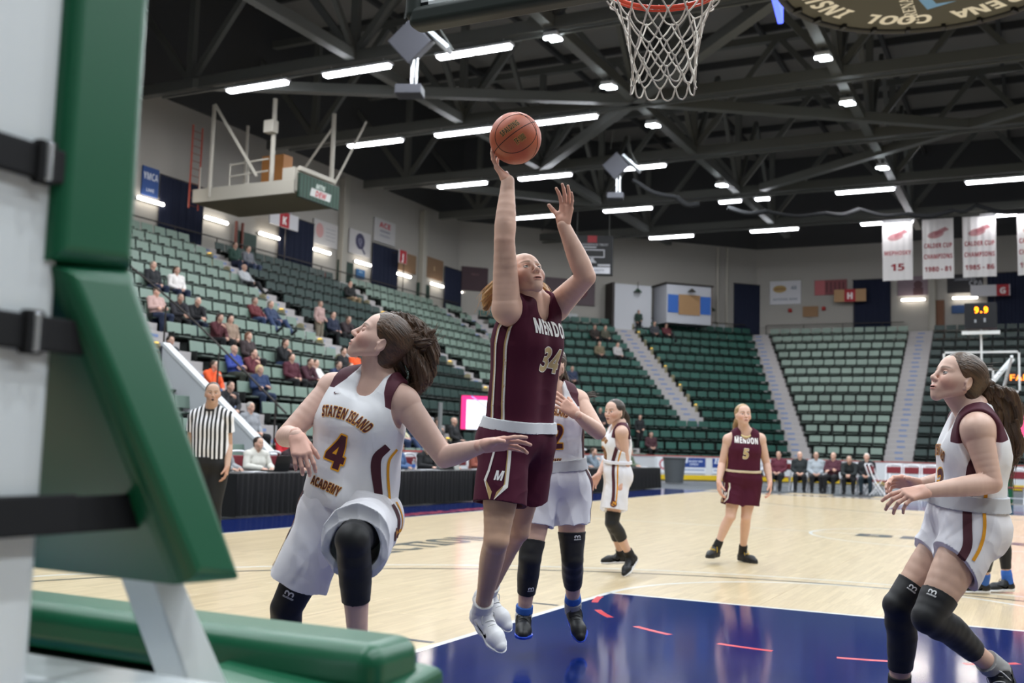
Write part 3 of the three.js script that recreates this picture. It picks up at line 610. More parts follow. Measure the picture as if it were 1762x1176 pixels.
// hidden by the near pad, the tall players or outside the frame
const seen = (u, v) => u > 240 && u < 1772 && v > 330 && v < 900 && !(u < 240 + Math.max(0, v - 470) * 0.36) && !(u > 838 && u < 975 && v > 440 && v < 860) && !(u > 545 && u < 690 && v > 640);
for (const s of seats) { const [u, v, d] = pix(s.p); s.d = d; s.in = d > 0 && seen(u, v); s.near = d > 0 && u > -150 && u < 2000; }
const single = new Set(seats.filter((s) => s.in).sort((a, b) => a.d - b.d).slice(0, 300));
{
  const kinds = new Map();
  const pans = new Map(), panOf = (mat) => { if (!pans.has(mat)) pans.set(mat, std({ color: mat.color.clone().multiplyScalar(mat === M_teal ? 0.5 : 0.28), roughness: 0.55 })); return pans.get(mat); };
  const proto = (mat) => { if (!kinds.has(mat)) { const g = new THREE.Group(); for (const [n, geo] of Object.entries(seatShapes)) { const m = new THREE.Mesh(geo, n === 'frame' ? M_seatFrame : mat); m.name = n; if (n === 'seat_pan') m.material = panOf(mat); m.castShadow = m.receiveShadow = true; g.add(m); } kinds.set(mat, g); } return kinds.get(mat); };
  const colour = (m) => (m === M_sage ? 'sage' : m === M_teal ? 'teal' : 'pine');
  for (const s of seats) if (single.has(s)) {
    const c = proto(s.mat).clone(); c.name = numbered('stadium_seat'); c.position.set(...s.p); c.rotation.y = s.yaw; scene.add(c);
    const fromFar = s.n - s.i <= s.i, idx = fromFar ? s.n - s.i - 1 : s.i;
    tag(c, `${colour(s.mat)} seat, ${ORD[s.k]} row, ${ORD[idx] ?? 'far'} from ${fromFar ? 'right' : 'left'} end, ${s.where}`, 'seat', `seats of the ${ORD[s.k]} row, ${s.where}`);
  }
  const rest = seats.filter((s) => !single.has(s) && s.near), M_many = std({ color: 0xffffff, vertexColors: true, roughness: 0.45 });
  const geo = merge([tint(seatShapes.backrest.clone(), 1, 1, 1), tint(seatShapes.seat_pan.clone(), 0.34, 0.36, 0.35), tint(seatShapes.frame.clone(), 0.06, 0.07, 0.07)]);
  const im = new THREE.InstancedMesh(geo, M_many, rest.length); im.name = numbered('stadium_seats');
  const m4 = new THREE.Matrix4(), q = new THREE.Quaternion();
  rest.forEach((s, i) => { m4.compose(VA(s.p), q.setFromAxisAngle(UY, s.yaw), V(1, 1, 1)); im.setMatrixAt(i, m4); const v = rr(0.85, 1.1); im.setColorAt(i, s.mat.color.clone().multiplyScalar(v)); });
  scene.add(tag(im, 'rows of green stadium seats further up and round the bowl', 'seats', null, 'stuff'));
}
// ---------- stairways, light posts, parapet ----------
function stairway(fn, tOf, k0, k1, label, width = 1.1) {
  const f = FACETS[fn], yaw = Math.atan2(-f.n[0], -f.n[1]), root = thing('stairway', label, 'stairs'); root.userData.kind = 'structure'; delete root.userData.category;
  const g = rbox(width, 0.27, 0.42, 0.012, 0, 0, 0, 1), lab = std({ color: 0x6f83ac, roughness: 0.7 });
  for (let k = k0; k < k1; k++) for (const h of [0, 1]) {
    const r = R0 + TR * k - 0.34 + h * 0.4, m = new THREE.Mesh(g, M.stepGrey); m.name = 'step'; m.position.set(...at(f, r, tOf(r), treadY(k) + (h ? 0.254 : 0) + 0.12)); m.rotation.y = yaw; m.castShadow = m.receiveShadow = true; root.add(m);
    const t = new THREE.Mesh(box(0.34, 0.07, 0.012, h * 0.06 - 0.03, 0.02, 0.212), lab); t.name = 'row_marker'; m.add(t);
  }
  return root;
}
AISLE_SIDE.forEach((t, i) => stairway('side', () => t, 0, ROWS, ['pale stair steps climbing behind the referee', 'pale stair steps climbing above the seated spectators', 'pale stair steps right of the dark seat block', 'pale stair steps beside the shooter'][i]));
stairway('corner', () => 0, 4, ROWS, 'pale stairway ending above the bottom rows of the corner seats', 1.25);
stairway('corner', (r) => -r * MIT + 0.0, 1, ROWS, 'pale stairway where the left stand meets the corner', 1.1);
stairway('end', (r) => -r * MIT - 0.0, 0, ROWS, 'pale stairway left of the wedge of pale seats', 1.2);
stairway('end', () => 0, 0, ROWS, 'pale stairway right of the wedge of pale seats', 1.2);
{
  const M_post = std({ color: 0x8b8468, roughness: 0.8 }), M_cap = std({ color: 0xf0c53a, emissive: 0xe8b93a, emissiveIntensity: 0.6 });
  const put = (fn, t, k, label) => { const f = FACETS[fn], p = thing('aisle_light_post', label, 'post', at(f, R0 + TR * k - 0.12, t, treadY(k)), Math.atan2(-f.n[0], -f.n[1]), 'posts along the stairways'); mesh('body', rbox(0.09, 0.62, 0.26, 0.01, 0, 0.31, 0), M_post, p); mesh('lamp', rbox(0.07, 0.04, 0.12, 0.012, 0, 0.63, 0), k % 2 ? M_cap : M_post, p); };
  const names = ['behind the referee', 'through the crowded left block', 'right of the dark block', 'beside the shooter'];
  AISLE_SIDE.slice(0, 3).forEach((t, i) => { for (let k = 1; k < ROWS - 1; k++) put('side', t - 0.62, k, `beige ${k % 2 ? 'yellow-capped' : 'plain'} end post of the ${ORD[k]} row, stairs ${names[i]}`); });
  for (let k = 5; k < ROWS; k++) put('corner', 0.66, k, `beige ${k % 2 ? 'yellow-capped' : 'plain'} end post of the ${ORD[k]} row on the corner stairway`);
  // sloping white parapet and handrail beside the nearest stairway
  const z0 = -15.3, pr = structure('parapet', slabZY([[0, 0], [0, 0.55], [2.45, 2.4], [3.2, 2.95], [3.2, 0]], 0.09, -0.09, 0.01).rotateY(-PI / 2).translate(-13.0, 0.25, z0), std({ color: 0xc3c6cc, roughness: 0.6 }));
  mesh('coping', beam([-13.0, 0.84, z0], [-16.2, 3.24, z0], 0.22, 0.07), std({ color: 0xd6d9dd, roughness: 0.5 }), pr);
  const rail = thing('handrail', 'dark brown sloping handrail behind the referee', 'handrail', [0, 0, 0]);
  mesh('bar', tube([[-13.4, 1.75, -16.15], [-16.4, 4.0, -16.15], [-18.4, 5.3, -16.15]], 0.025, 20, 8), M.railDark, rail);
  for (const [x, y] of [[-13.7, 1.0], [-15.4, 2.05], [-17.1, 3.2]]) mesh('post', cyl(0.022, 0.022, 1.1, x, y + 0.5, -16.15, 8), M.railDark, rail);
}
// ---------- things on the walls ----------
const WX = CX - WR, WZ = CZ - WR;
function wallText(w, h, bg, lines, px = 256) {
  return canvasTex(px, Math.round(px * h / w), (g, W, H) => {
    g.fillStyle = bg; g.fillRect(0, 0, W, H);
    for (const l of lines) { if (l.draw) { l.draw(g, W, H); continue; } g.fillStyle = l.c; g.font = `${l.wt ?? 700} ${l.s * H}px ${l.f ?? 'sans-serif'}`; g.textAlign = 'center'; g.textBaseline = 'middle'; const m = g.measureText(l.t).width; g.save(); g.translate((l.x ?? 0.5) * W, l.y * H); const k = l.w ? l.w * W / m : 1; g.scale(k, 1); g.fillText(l.t, 0, 0); g.restore(); }
  });
}
// onWall: 'left' uses z0..z1, 'end' uses x0..x1, 'corner' uses t0..t1
function onWall(side, a, b, y0, y1, off, depth, name, label, category, mat, group) {
  const w = Math.abs(b - a), h = Math.abs(y1 - y0), c = (a + b) / 2, y = (y0 + y1) / 2;
  const pos = side === 'left' ? [WX + off, y, c] : side === 'end' ? [c, y, WZ + off] : at(FACETS.corner, WR - off, c, y);
  const turn = side === 'left' ? PI / 2 : side === 'end' ? 0 : PI / 4;
  const t = thing(name, label, category, pos, turn, group); const g = rbox(w, h, depth, Math.min(0.02, depth / 3), 0, 0, 0, 1);
  mesh('panel', g, mat, t); t.W = w; t.H = h; return t;
}
const frontMat = (tex) => std({ map: tex, roughness: 0.7 });
function face(t, mat, d = 0.03, w = t.W, h = t.H) { return mesh('face', new THREE.PlaneGeometry(w * 0.985, h * 0.985).translate(0, 0, d), mat, t); }
function curtain(side, a, b, y0, y1, label) {
  const w = Math.abs(b - a), h = Math.abs(y1 - y0), n = 60, p = [], idx = [];
  const t = thing('window_curtain', label, 'curtain', side === 'left' ? [WX + 0.12, (y0 + y1) / 2, (a + b) / 2] : side === 'end' ? [(a + b) / 2, (y0 + y1) / 2, WZ + 0.12] : at(FACETS.corner, WR - 0.12, (a + b) / 2, (y0 + y1) / 2), side === 'left' ? PI / 2 : side === 'end' ? 0 : PI / 4, 'navy curtains over the wall openings');
  for (const zz of [0, -0.03]) for (let i = 0; i <= n; i++) for (const yy of [-h / 2, h / 2]) p.push(w * (i / n - 0.5), yy, zz + 0.035 * Math.sin(i * 1.9) + 0.01 * Math.sin(i * 0.7));
  const st = (n + 1) * 2; for (let i = 0; i < n; i++) { const a0 = i * 2; idx.push(a0, a0 + 2, a0 + 3, a0, a0 + 3, a0 + 1); const b0 = st + a0; idx.push(b0, b0 + 3, b0 + 2, b0, b0 + 1, b0 + 3); }
  const g = new THREE.BufferGeometry(); g.setAttribute('position', new THREE.Float32BufferAttribute(p, 3)); g.setIndex(idx); g.computeVertexNormals();
  mesh('folds', g, M.curtain, t); mesh('rod', cyl(0.02, 0.02, w + 0.1, 0, 0, 0, 8).rotateZ(PI / 2).translate(0, h / 2 + 0.02, 0), M.railDark, t);
}
const cl = (y) => 1.147 + (y - 1.147) * (25.7 + 1.338) / (25.6 + 1.338);
curtain('left', -24.1, -26.2, 7.4, 10.15, 'navy curtain on the left wall under the hanging platform, left end');
curtain('left', -30.5, -32.7, 7.4, 10.15, 'navy curtain on the left wall right of the letter K sign');
curtain('left', -37.1, -39.2, 7.4, 10.2, 'navy curtain behind the small red J sign');
curtain('left', -43.65, -45.75, 7.3, 10.2, 'navy curtain on the left wall nearest the shooter arm');
curtain('end', -7.76, -5.8, 7.3, 10.85, 'navy curtain right of the letter H sign');
curtain('end', -1.0, 2.2, 7.3, 10.9, 'navy curtain behind the letter G sign at the right edge');
curtain('corner', 7.35, 9.2, 7.3, 10.8, 'navy curtain above the stairway left of the pale wedge');
{
  const lampM = std({ color: 0xffffff, emissive: 0xfff6e8, emissiveIntensity: 4.5 });
  const lamp = (side, c, y, label) => { const t = onWall(side, c - 0.62, c + 0.62, y - 0.05, y + 0.05, 0.06, 0.08, 'wall_lamp', label, 'light', M_housing, 'strip lamps along the walls'); mesh('tube', rbox(1.2, 0.11, 0.08, 0.035, 0, 0, 0.08), lampM, t); const l = new THREE.RectAreaLight(0xfff4e4, 9, 1.2, 0.12); l.position.set(0, 0, 0.135); l.rotation.y = PI; t.add(l); return t; };
  const where = ['left of the first curtain', 'right of the first curtain', 'below the letter K sign', 'below the pale round poster', 'below the Q poster', 'below the first tan board', 'below the second tan board', 'below the dark red poster'];
  [-23.68, -26.9, -29.9, -33.3, -36.35, -39.75, -42.85, -46.2].forEach((z, i) => lamp('left', i === 7 ? -45.95 : z, 9.13, 'glowing strip lamp on the left wall, ' + where[i]));
  lamp('end', -4.65, 9.66, 'glowing strip lamp on the far wall right of the dark curtain'); lamp('end', -2.08, 9.66, 'glowing strip lamp on the far wall under the black poster');
  const sign = (side, a, b, y0, y1, off, ch, label, white = 0.6) => { const t = onWall(side, a, b, y0, y1, off, 0.06, 'section_sign', label, 'sign', std({ color: 0xb9b9bd, roughness: 0.6 }), null); face(t, frontMat(wallText(t.W, t.H, '#c9c9ce', [{ draw: (g, W, H) => { const s = Math.min(H, W), x = W * white - s / 2; g.fillStyle = '#a3222c'; g.fillRect(x, 0, s, H); g.fillStyle = '#f2eeee'; g.font = `900 ${H * 0.72}px sans-serif`; g.textAlign = 'center'; g.textBaseline = 'middle'; g.fillText(ch, x + s / 2, H * 0.54); } }])), 0.035); mesh('arm', box(0.03, 1.6, 0.03, 0.2, -t.H / 2 - 0.8, -0.05), M.railDark, t); mesh('bracket', box(0.04, 0.04, off + 0.02, 0, t.H / 2 - 0.06, -off / 2), M.railDark, t); return t; };
  sign('left', -29.15, -30.9, 9.45, 10.05, 0.7, 'K', 'white sign with red square and letter K under the platform', 0.5);
  sign('left', -38.35, -39.0, 9.5, 10.1, 0.7, 'J', 'small red square sign with letter J before a navy curtain', 0.5);
  const tanSign = sign('end', -8.7, -7.0, 9.6, 10.3, 0.6, 'H', 'tan sign with red square and letter H on the far wall', 0.5); tanSign.children[0].material = std({ color: 0xa98560, roughness: 0.8 });
  tanSign.children[1].material = frontMat(wallText(1.7, 0.7, '#a98560', [{ draw: (g, W, H) => { const s = H * 0.86; g.fillStyle = '#a3222c'; g.fillRect(W / 2 - s / 2, 0, s, H); g.fillStyle = '#f2eeee'; g.font = `900 ${H * 0.7}px sans-serif`; g.textAlign = 'center'; g.textBaseline = 'middle'; g.fillText('H', W / 2, H * 0.54); } }]));
  sign('end', -1.78, 0.1, 9.62, 10.22, 0.7, 'G', 'white sign with red square and letter G above the shot clock', 0.82);
  const poster = (side, a, b, y0, y1, bg, lines, label, cat = 'poster') => { const t = onWall(side, a, b, y0, y1, 0.05, 0.05, 'wall_poster', label, cat, std({ color: bg, roughness: 0.8 })); face(t, frontMat(wallText(t.W, t.H, bg, lines)), 0.028); return t; };
  poster('left', -23.3, -24.05, 9.3, 10.3, '#2a4a86', [{ t: 'YMCA', y: 0.32, s: 0.34, c: '#d5d9e2', w: 0.9 }, { t: 'LAKE', y: 0.8, s: 0.16, c: '#c8cfdd' }], 'blue poster with white letters beside the green pad, left wall');
  poster('left', -29.6, -31.3, 10.3, 10.95, '#b9bac0', [{ t: 'X', y: 0.5, s: 0.5, c: '#7b4b66' }, { t: 'ADIRONDACK', y: 0.75, s: 0.2, c: '#5b5f77', w: 0.7 }], 'faded pale poster high under the platform sign');
  poster('left', -32.75, -34.45, 9.4, 10.45, '#b4b2b2', [{ draw: (g, W, H) => { g.fillStyle = '#b98e8c'; g.beginPath(); g.ellipse(W * 0.24, H * 0.42, W * 0.16, H * 0.3, 0, 0, 7); g.fill(); g.fillStyle = '#918f96'; for (let i = 0; i < 4; i++) g.fillRect(W * 0.5, H * (0.25 + i * 0.15), W * 0.4, H * 0.03); } }], 'pale poster with a faded red round emblem');
  poster('left', -35.3, -36.95, 9.45, 10.55, '#b3b1b2', [{ draw: (g, W, H) => { g.fillStyle = '#3a3a55'; g.beginPath(); g.arc(W * 0.5, H * 0.42, H * 0.33, 0, 7); g.fill(); g.lineWidth = H * 0.1; g.strokeStyle = '#3a3a55'; g.beginPath(); g.moveTo(W * 0.55, H * 0.6); g.lineTo(W * 0.75, H * 0.9); g.stroke(); g.fillStyle = '#8d8da2'; g.font = `700 ${H * 0.34}px serif`; g.textAlign = 'center'; g.fillText('Q', W * 0.5, H * 0.54); } }], 'pale poster with a dark blue round letter Q emblem');
  poster('left', -37.2, -38.95, 10.35, 11.45, '#b1b0b1', [{ t: 'ACE', y: 0.25, s: 0.3, c: '#a8323a', w: 0.55, wt: 900 }, { t: 'HARDWARE', y: 0.5, s: 0.14, c: '#5f5f70' }, { t: 'ADIRONDACK', y: 0.7, s: 0.12, c: '#77778a' }], 'pale poster with red letters high on the left wall');
  poster('left', -35.95, -36.6, 8.45, 8.85, '#2a5d8c', [{ t: 'HALL', y: 0.3, s: 0.3, c: '#9fb9cf' }], 'small blue sign under a lamp on the left wall');
  poster('left', -39.1, -40.9, 9.35, 10.25, '#7d6248', [], 'tan wall board right of the letter J sign', 'board');
  poster('left', -41.75, -43.5, 9.4, 10.45, '#7a6049', [{ t: '8', y: 0.5, s: 0.3, c: '#b59c78' }], 'tan wall board with a pale emblem, second along', 'board');
  poster('corner', -8.75, -7.3, 9.25, 10.5, '#38232b', [{ t: 'FALLS', y: 0.3, s: 0.12, c: '#6b4a50' }], 'dark red poster next to the shooter raised arm');
  poster('end', -12.35, -10.6, 9.65, 11.0, '#c4c5ca', [{ draw: (g, W, H) => { g.fillStyle = '#a98e58'; g.beginPath(); g.ellipse(W * 0.32, H * 0.34, W * 0.22, H * 0.16, 0, 0, 7); g.fill(); } }, { t: 'GLENS FALLS', x: 0.32, y: 0.34, s: 0.13, c: '#6d3a34', w: 0.36 }, { t: '48', x: 0.78, y: 0.3, s: 0.22, c: '#6f7789' }, { t: 'NATIONAL BANK', y: 0.78, s: 0.14, c: '#737a8d', w: 0.8 }], 'white poster with a yellow oval on the far wall');
  poster('end', -9.85, -8.1, 10.1, 10.95, '#82484c', [{ draw: (g, W, H) => { g.fillStyle = '#b06064'; g.fillRect(0, 0, W * 0.32, H); g.fillStyle = '#5d3038'; for (let i = 0; i < 5; i++) g.fillRect(W * (0.36 + i * 0.13), H * 0.15, W * 0.05, H * 0.7); } }], 'red and pink poster left of the letter H sign');
  poster('end', -10.5, -9.65, 8.9, 9.5, '#8a6a4a', [], 'small tan board low on the far wall', 'board');
  poster('end', -5.45, -3.85, 9.9, 10.95, '#7f6f78', [{ draw: (g, W, H) => { g.fillStyle = '#54393f'; g.beginPath(); g.arc(W * 0.66, H * 0.45, H * 0.22, 0, 7); g.fill(); g.fillRect(W * 0.5, H * 0.6, W * 0.32, H * 0.4); } }], 'mauve poster with a dark figure above a wall lamp');
  poster('end', -2.95, -1.2, 9.95, 10.95, '#25262b', [{ t: 'SAMANTHA', y: 0.28, s: 0.2, c: '#8c8f98', w: 0.6 }, { t: 'CPA', x: 0.8, y: 0.5, s: 0.36, c: '#9b9ea6' }], 'black poster with grey letters behind the letter G sign');
  poster('end', -2.75, -2.1, 8.85, 9.3, '#2c4c7c', [], 'small blue sign under the far wall lamp');
  poster('end', -3.65, -3.1, 7.4, 9.6, '#6a4630', [], 'narrow brown wooden panel between the two far lamps', 'panel');
  poster('corner', -4.1, -1.2, 8.9, 10.3, '#56494f', [{ draw: (g, W, H) => { g.fillStyle = '#5b2d36'; g.beginPath(); g.ellipse(W * 0.6, H * 0.5, W * 0.25, H * 0.3, 0, 0, 7); g.fill(); } }], 'dark poster behind the shooter bent left elbow');
  // red exit-like markers and bells
  for (const [s, c, y, l] of [['left', -33.6, 8.15, 'small red alarm bell under a lamp on the left wall'], ['end', -11.2, 9.3, 'small red alarm bell, left of the pair on the far wall'], ['end', -9.35, 9.35, 'small red alarm bell, right of the pair on the far wall']]) { const t = thing('alarm_bell', l, 'alarm', s === 'left' ? [WX + 0.08, y, c] : [c, y, WZ + 0.08], s === 'left' ? PI / 2 : 0); mesh('dome', new THREE.SphereGeometry(0.12, 16, 8, 0, 2 * PI, 0, PI / 2).rotateX(PI / 2), std({ color: 0xa8302c }), t); mesh('plate', rbox(0.2, 0.2, 0.04, 0.01, 0, -0.02, -0.02), std({ color: 0x7c2a24 }), t); }
  // columns and pipes
  for (const [z, l] of [[-34.7, 'wall column between the round poster and the Q poster'], [-41.35, 'pair of wall pipes left of the second tan board']]) { const c = structure('trim_wall_column', rbox(0.3, 12.6, 0.35, 0.02, WX + 0.15, 6.3, z), std({ color: 0xa09d94, roughness: 0.8 })); }
  for (const t of [6.3, 6.9]) structure('trim_wall_pipe', cyl(0.07, 0.07, 12.8, ...at(FACETS.corner, WR - 0.1, t, 6.4), 10), std({ color: 0xb0aca2, roughness: 0.7 }));
  structure('trim_wall_column', rbox(0.35, 12.8, 0.3, 0.02, CX - 0.6 + 1.1, 6.4, WZ + 0.15), std({ color: 0xa09d94, roughness: 0.8 }));
  // dark green doors in the stand
  for (const [z, l] of [[-28.6, 'dark green door below the platform'], [-35.05, 'dark green cabinet on the wall column'], [-41.6, 'dark green panel below the wall pipes']]) { const t = onWall('left', z - 0.55, z + 0.55, 7.4, 9.0, 0.1, 0.1, 'wall_door', l, 'door', std({ color: 0x18332b, roughness: 0.6 })); mesh('handle', rbox(0.04, 0.14, 0.05, 0.01, t.W * 0.38, 0, 0.07), M.chrome, t); }
}
// upper rail behind the last rows
for (const [fn, lo, hi, l] of [['side', -20, 8.5, 'thin dark rail along the top row of the left stand'], ['end', -8.3, -0.9, 'thin dark rail along the top row of the pale wedge'], ['corner', 1.0, 8.0, 'thin dark rail along the top of the corner seats']]) {
  const f = FACETS[fn], r = R0 + TR * (ROWS - 1) + 0.5, y = treadY(ROWS - 1), t = thing('top_rail', l, 'railing');
  mesh('bar', beam(at(f, r, lo, y + 1.1), at(f, r, hi, y + 1.1), 0.04), M.railDark, t); mesh('lower_bar', beam(at(f, r, lo, y + 0.6), at(f, r, hi, y + 0.6), 0.03), M.railDark, t);
  for (let q = lo; q <= hi; q += 2.1) { const a = at(f, r, q, y + 0.55); mesh('post', cyl(0.02, 0.02, 1.1, ...a, 6), M.railDark, t); }
}
{ // suites over the corner: white panel, blue and white box with a tan board, white ledges
  const f = FACETS.corner, tp = at(f, WR - 0.55, 0.65, 8.85), s1 = thing('suite_wall', 'plain white wall panel of a suite above the corner seats', 'wall panel', tp, PI / 4);
  mesh('panel', rbox(2.2, 2.5, 0.9, 0.02), std({ color: 0xb9bcc2, roughness: 0.7 }), s1); mesh('frame', box(0.14, 2.6, 0.94, -1.17, 0, 0), M.railDark, s1);
  const s2 = thing('press_box', 'white press box with blue panels and a tan board above the corner seats', 'booth', at(f, WR - 1.12, 3.55, 9.1), PI / 4);
  mesh('shell', rbox(2.7, 2.1, 1.6, 0.02), std({ color: 0xb2b5bd, roughness: 0.7 }), s2); mesh('side', box(0.04, 2.1, 1.62, 1.37, 0, 0), M.brown, s2); mesh('roof', box(2.9, 0.08, 1.75, 0, 1.09, 0), M.railDark, s2);
  for (const s of [-1, 1]) mesh('blue_panel', box(0.62, 0.98, 0.04, s * 0.98, 0.0, 0.81), std({ color: 0x2a5fb0, roughness: 0.6 }), s2); mesh('tan_board', box(1.28, 1.1, 0.05, 0, -0.02, 0.815), M.plyTan, s2);
  mesh('lamp_shade', new THREE.CylinderGeometry(0.03, 0.22, 0.18, 14).translate(0, 0.75, 1.1), std({ color: 0x3b3a36 }), s2);
  for (const [t0, t1, l] of [[-5.6, -2.2, 'white ledge above the corner seats, left of the suite'], [1.7, 7.0, 'long white ledge above the corner seats']]) { const t = thing('ledge', l, 'ledge', at(f, R0 + TR * 14 + 0.75, (t0 + t1) / 2, treadY(14) + 0.95), PI / 4); mesh('board', rbox(t1 - t0, 0.22, 0.1, 0.01), std({ color: 0xb9bcc0 }), t); mesh('wall', box(t1 - t0, 0.9, 0.06, 0, -0.5, -0.02), std({ color: 0x6a6d70 }), t); }
  for (const [q, l] of [[5.1, 'green cone lamp shade left of the pair on the corner wall'], [5.75, 'green cone lamp shade right of the pair on the corner wall'], [0.85, 'dark cone lamp shade on the white suite panel']]) { const t = thing('cone_lamp', l, 'lamp', at(f, WR - (q < 2 ? 1.15 : 0.45), q, q < 2 ? 9.8 : 9.2), PI / 4); mesh('shade', new THREE.ConeGeometry(0.24, 0.22, 16, 1, true), std({ color: 0x24402f, side: THREE.DoubleSide }), t); mesh('stem', cyl(0.015, 0.015, 0.4, 0, 0.25, 0, 6), M.railDark, t); }
}
const BANX = [[-5.0, -3.7], [-3.28, -1.97], [-1.6, -0.24], [0.6, 1.95]];
// ---------- hanging platform at the left wall ----------
{
  const t = thing('hanging_platform', 'white steel camera platform hung from the roof, green drink sign on its end', 'platform', [-22.2, 9.1, -25.55]);
  const W = std({ color: 0xb7b3a8, roughness: 0.6 }), U = std({ color: 0x77705c, roughness: 0.85 });
  mesh('deck', box(4.3, 0.08, 2.3, 0, 0.06, 0), U, t); mesh('fascia', rbox(4.3, 0.46, 0.08, 0.01, 0, 0.25, 1.17), W, t); mesh('fascia', rbox(4.3, 0.46, 0.08, 0.01, 0, 0.25, -1.17), W, t); mesh('end_box', rbox(0.5, 0.85, 0.9, 0.015, 1.9, 0.45, 0.75), W, t);
  const sg = mesh('sign_board', rbox(0.1, 0.8, 2.15, 0.01, 2.22, 0.32, -0.02), std({ color: 0x23392f, roughness: 0.4 }), t);
  mesh('face', new THREE.PlaneGeometry(2.1, 0.75).rotateY(PI / 2).translate(2.275, 0.32, -0.02), frontMat(canvasTex(512, 184, (g, w, h) => { g.fillStyle = '#2c4238'; g.fillRect(0, 0, w, h); g.fillStyle = '#38564a'; for (let i = 0; i < 12; i++) g.fillRect(i * 44 + 8, 0, 14, h); g.save(); g.transform(1, 0, -0.25, 1, 40, 0); g.fillStyle = '#c5cfc8'; g.font = '900 54px sans-serif'; g.textAlign = 'center'; g.fillText('MTN', w * 0.46, h * 0.42); g.fillStyle = '#c8cac8'; g.fillRect(w * 0.24, h * 0.46, w * 0.52, h * 0.36); g.fillStyle = '#b2323c'; g.font = '900 66px sans-serif'; g.fillText('DEW', w * 0.5, h * 0.78); g.restore(); })), sg);
  mesh('light_bar', rbox(0.14, 0.16, 1.9, 0.03, 2.2, 0.86, 0.1), W, t);
  for (const [x, z, r] of [[-1.4, 1.2, 0.07], [1.0, 0.95, 0.08], [1.9, -1.1, 0.08], [-1.9, -1.1, 0.06]]) mesh('hanger_post', cyl(r, r, 3.2, x, 1.75, z, 10), W, t);
  mesh('speaker_box', rbox(0.4, 0.42, 0.3, 0.03, 1.0, 2.35, 1.1).rotateY(0.0), W, t);
  mesh('brace', beam([-1.0, 3.2, 1.6], [0.6, 0.7, 1.2], 0.08), W, t); mesh('brace', beam([2.1, 0.8, -1.0], [2.9, 3.1, -1.6], 0.07), W, t); mesh('brace', beam([1.9, 2.9, -1.1], [0.2, 0.9, -1.1], 0.06), W, t);
  for (const y of [0.8, 1.2]) { mesh('rail', beam([-0.6, y, 1.15], [1.0, y + 0.06, 1.15], 0.045), W, t); }
  for (const x of [-1.9, -0.6, 0.2]) mesh('rail_post', cyl(0.025, 0.025, 0.9, x, 0.8, 1.15, 8), W, t);
  mesh('plywood_box', rbox(0.95, 1.25, 0.5, 0.01, -0.15, 1.3, -0.7), std({ color: 0xa8713c, roughness: 0.7 }), t); mesh('dark_case', rbox(0.7, 0.22, 0.4, 0.02, 1.25, 0.6, 0.3), M.black, t);
  for (const z of [1.25, 0.8]) mesh('ladder_rail', cyl(0.03, 0.03, 2.9, -2.25, 1.3, z, 8), std({ color: 0x9c3a28, roughness: 0.6 }), t);
  for (let i = 0; i < 11; i++) mesh('rung', cyl(0.014, 0.014, 0.45, 0, 0, 0, 6).rotateX(PI / 2).translate(-2.25, -0.05 + i * 0.26, 1.02), std({ color: 0x6d3a30 }), t);
  const D = thing('red_drain_pipe', 'pair of red pipes on the left wall below the hanging platform', 'pipe', [WX + 0.2, 7.3, -27.9]); for (const z of [0, -0.35]) mesh('pipe', cyl(0.06, 0.06, 2.0, 0, 1.0, z, 8), std({ color: 0x6e3a30, roughness: 0.6 }), D);
}
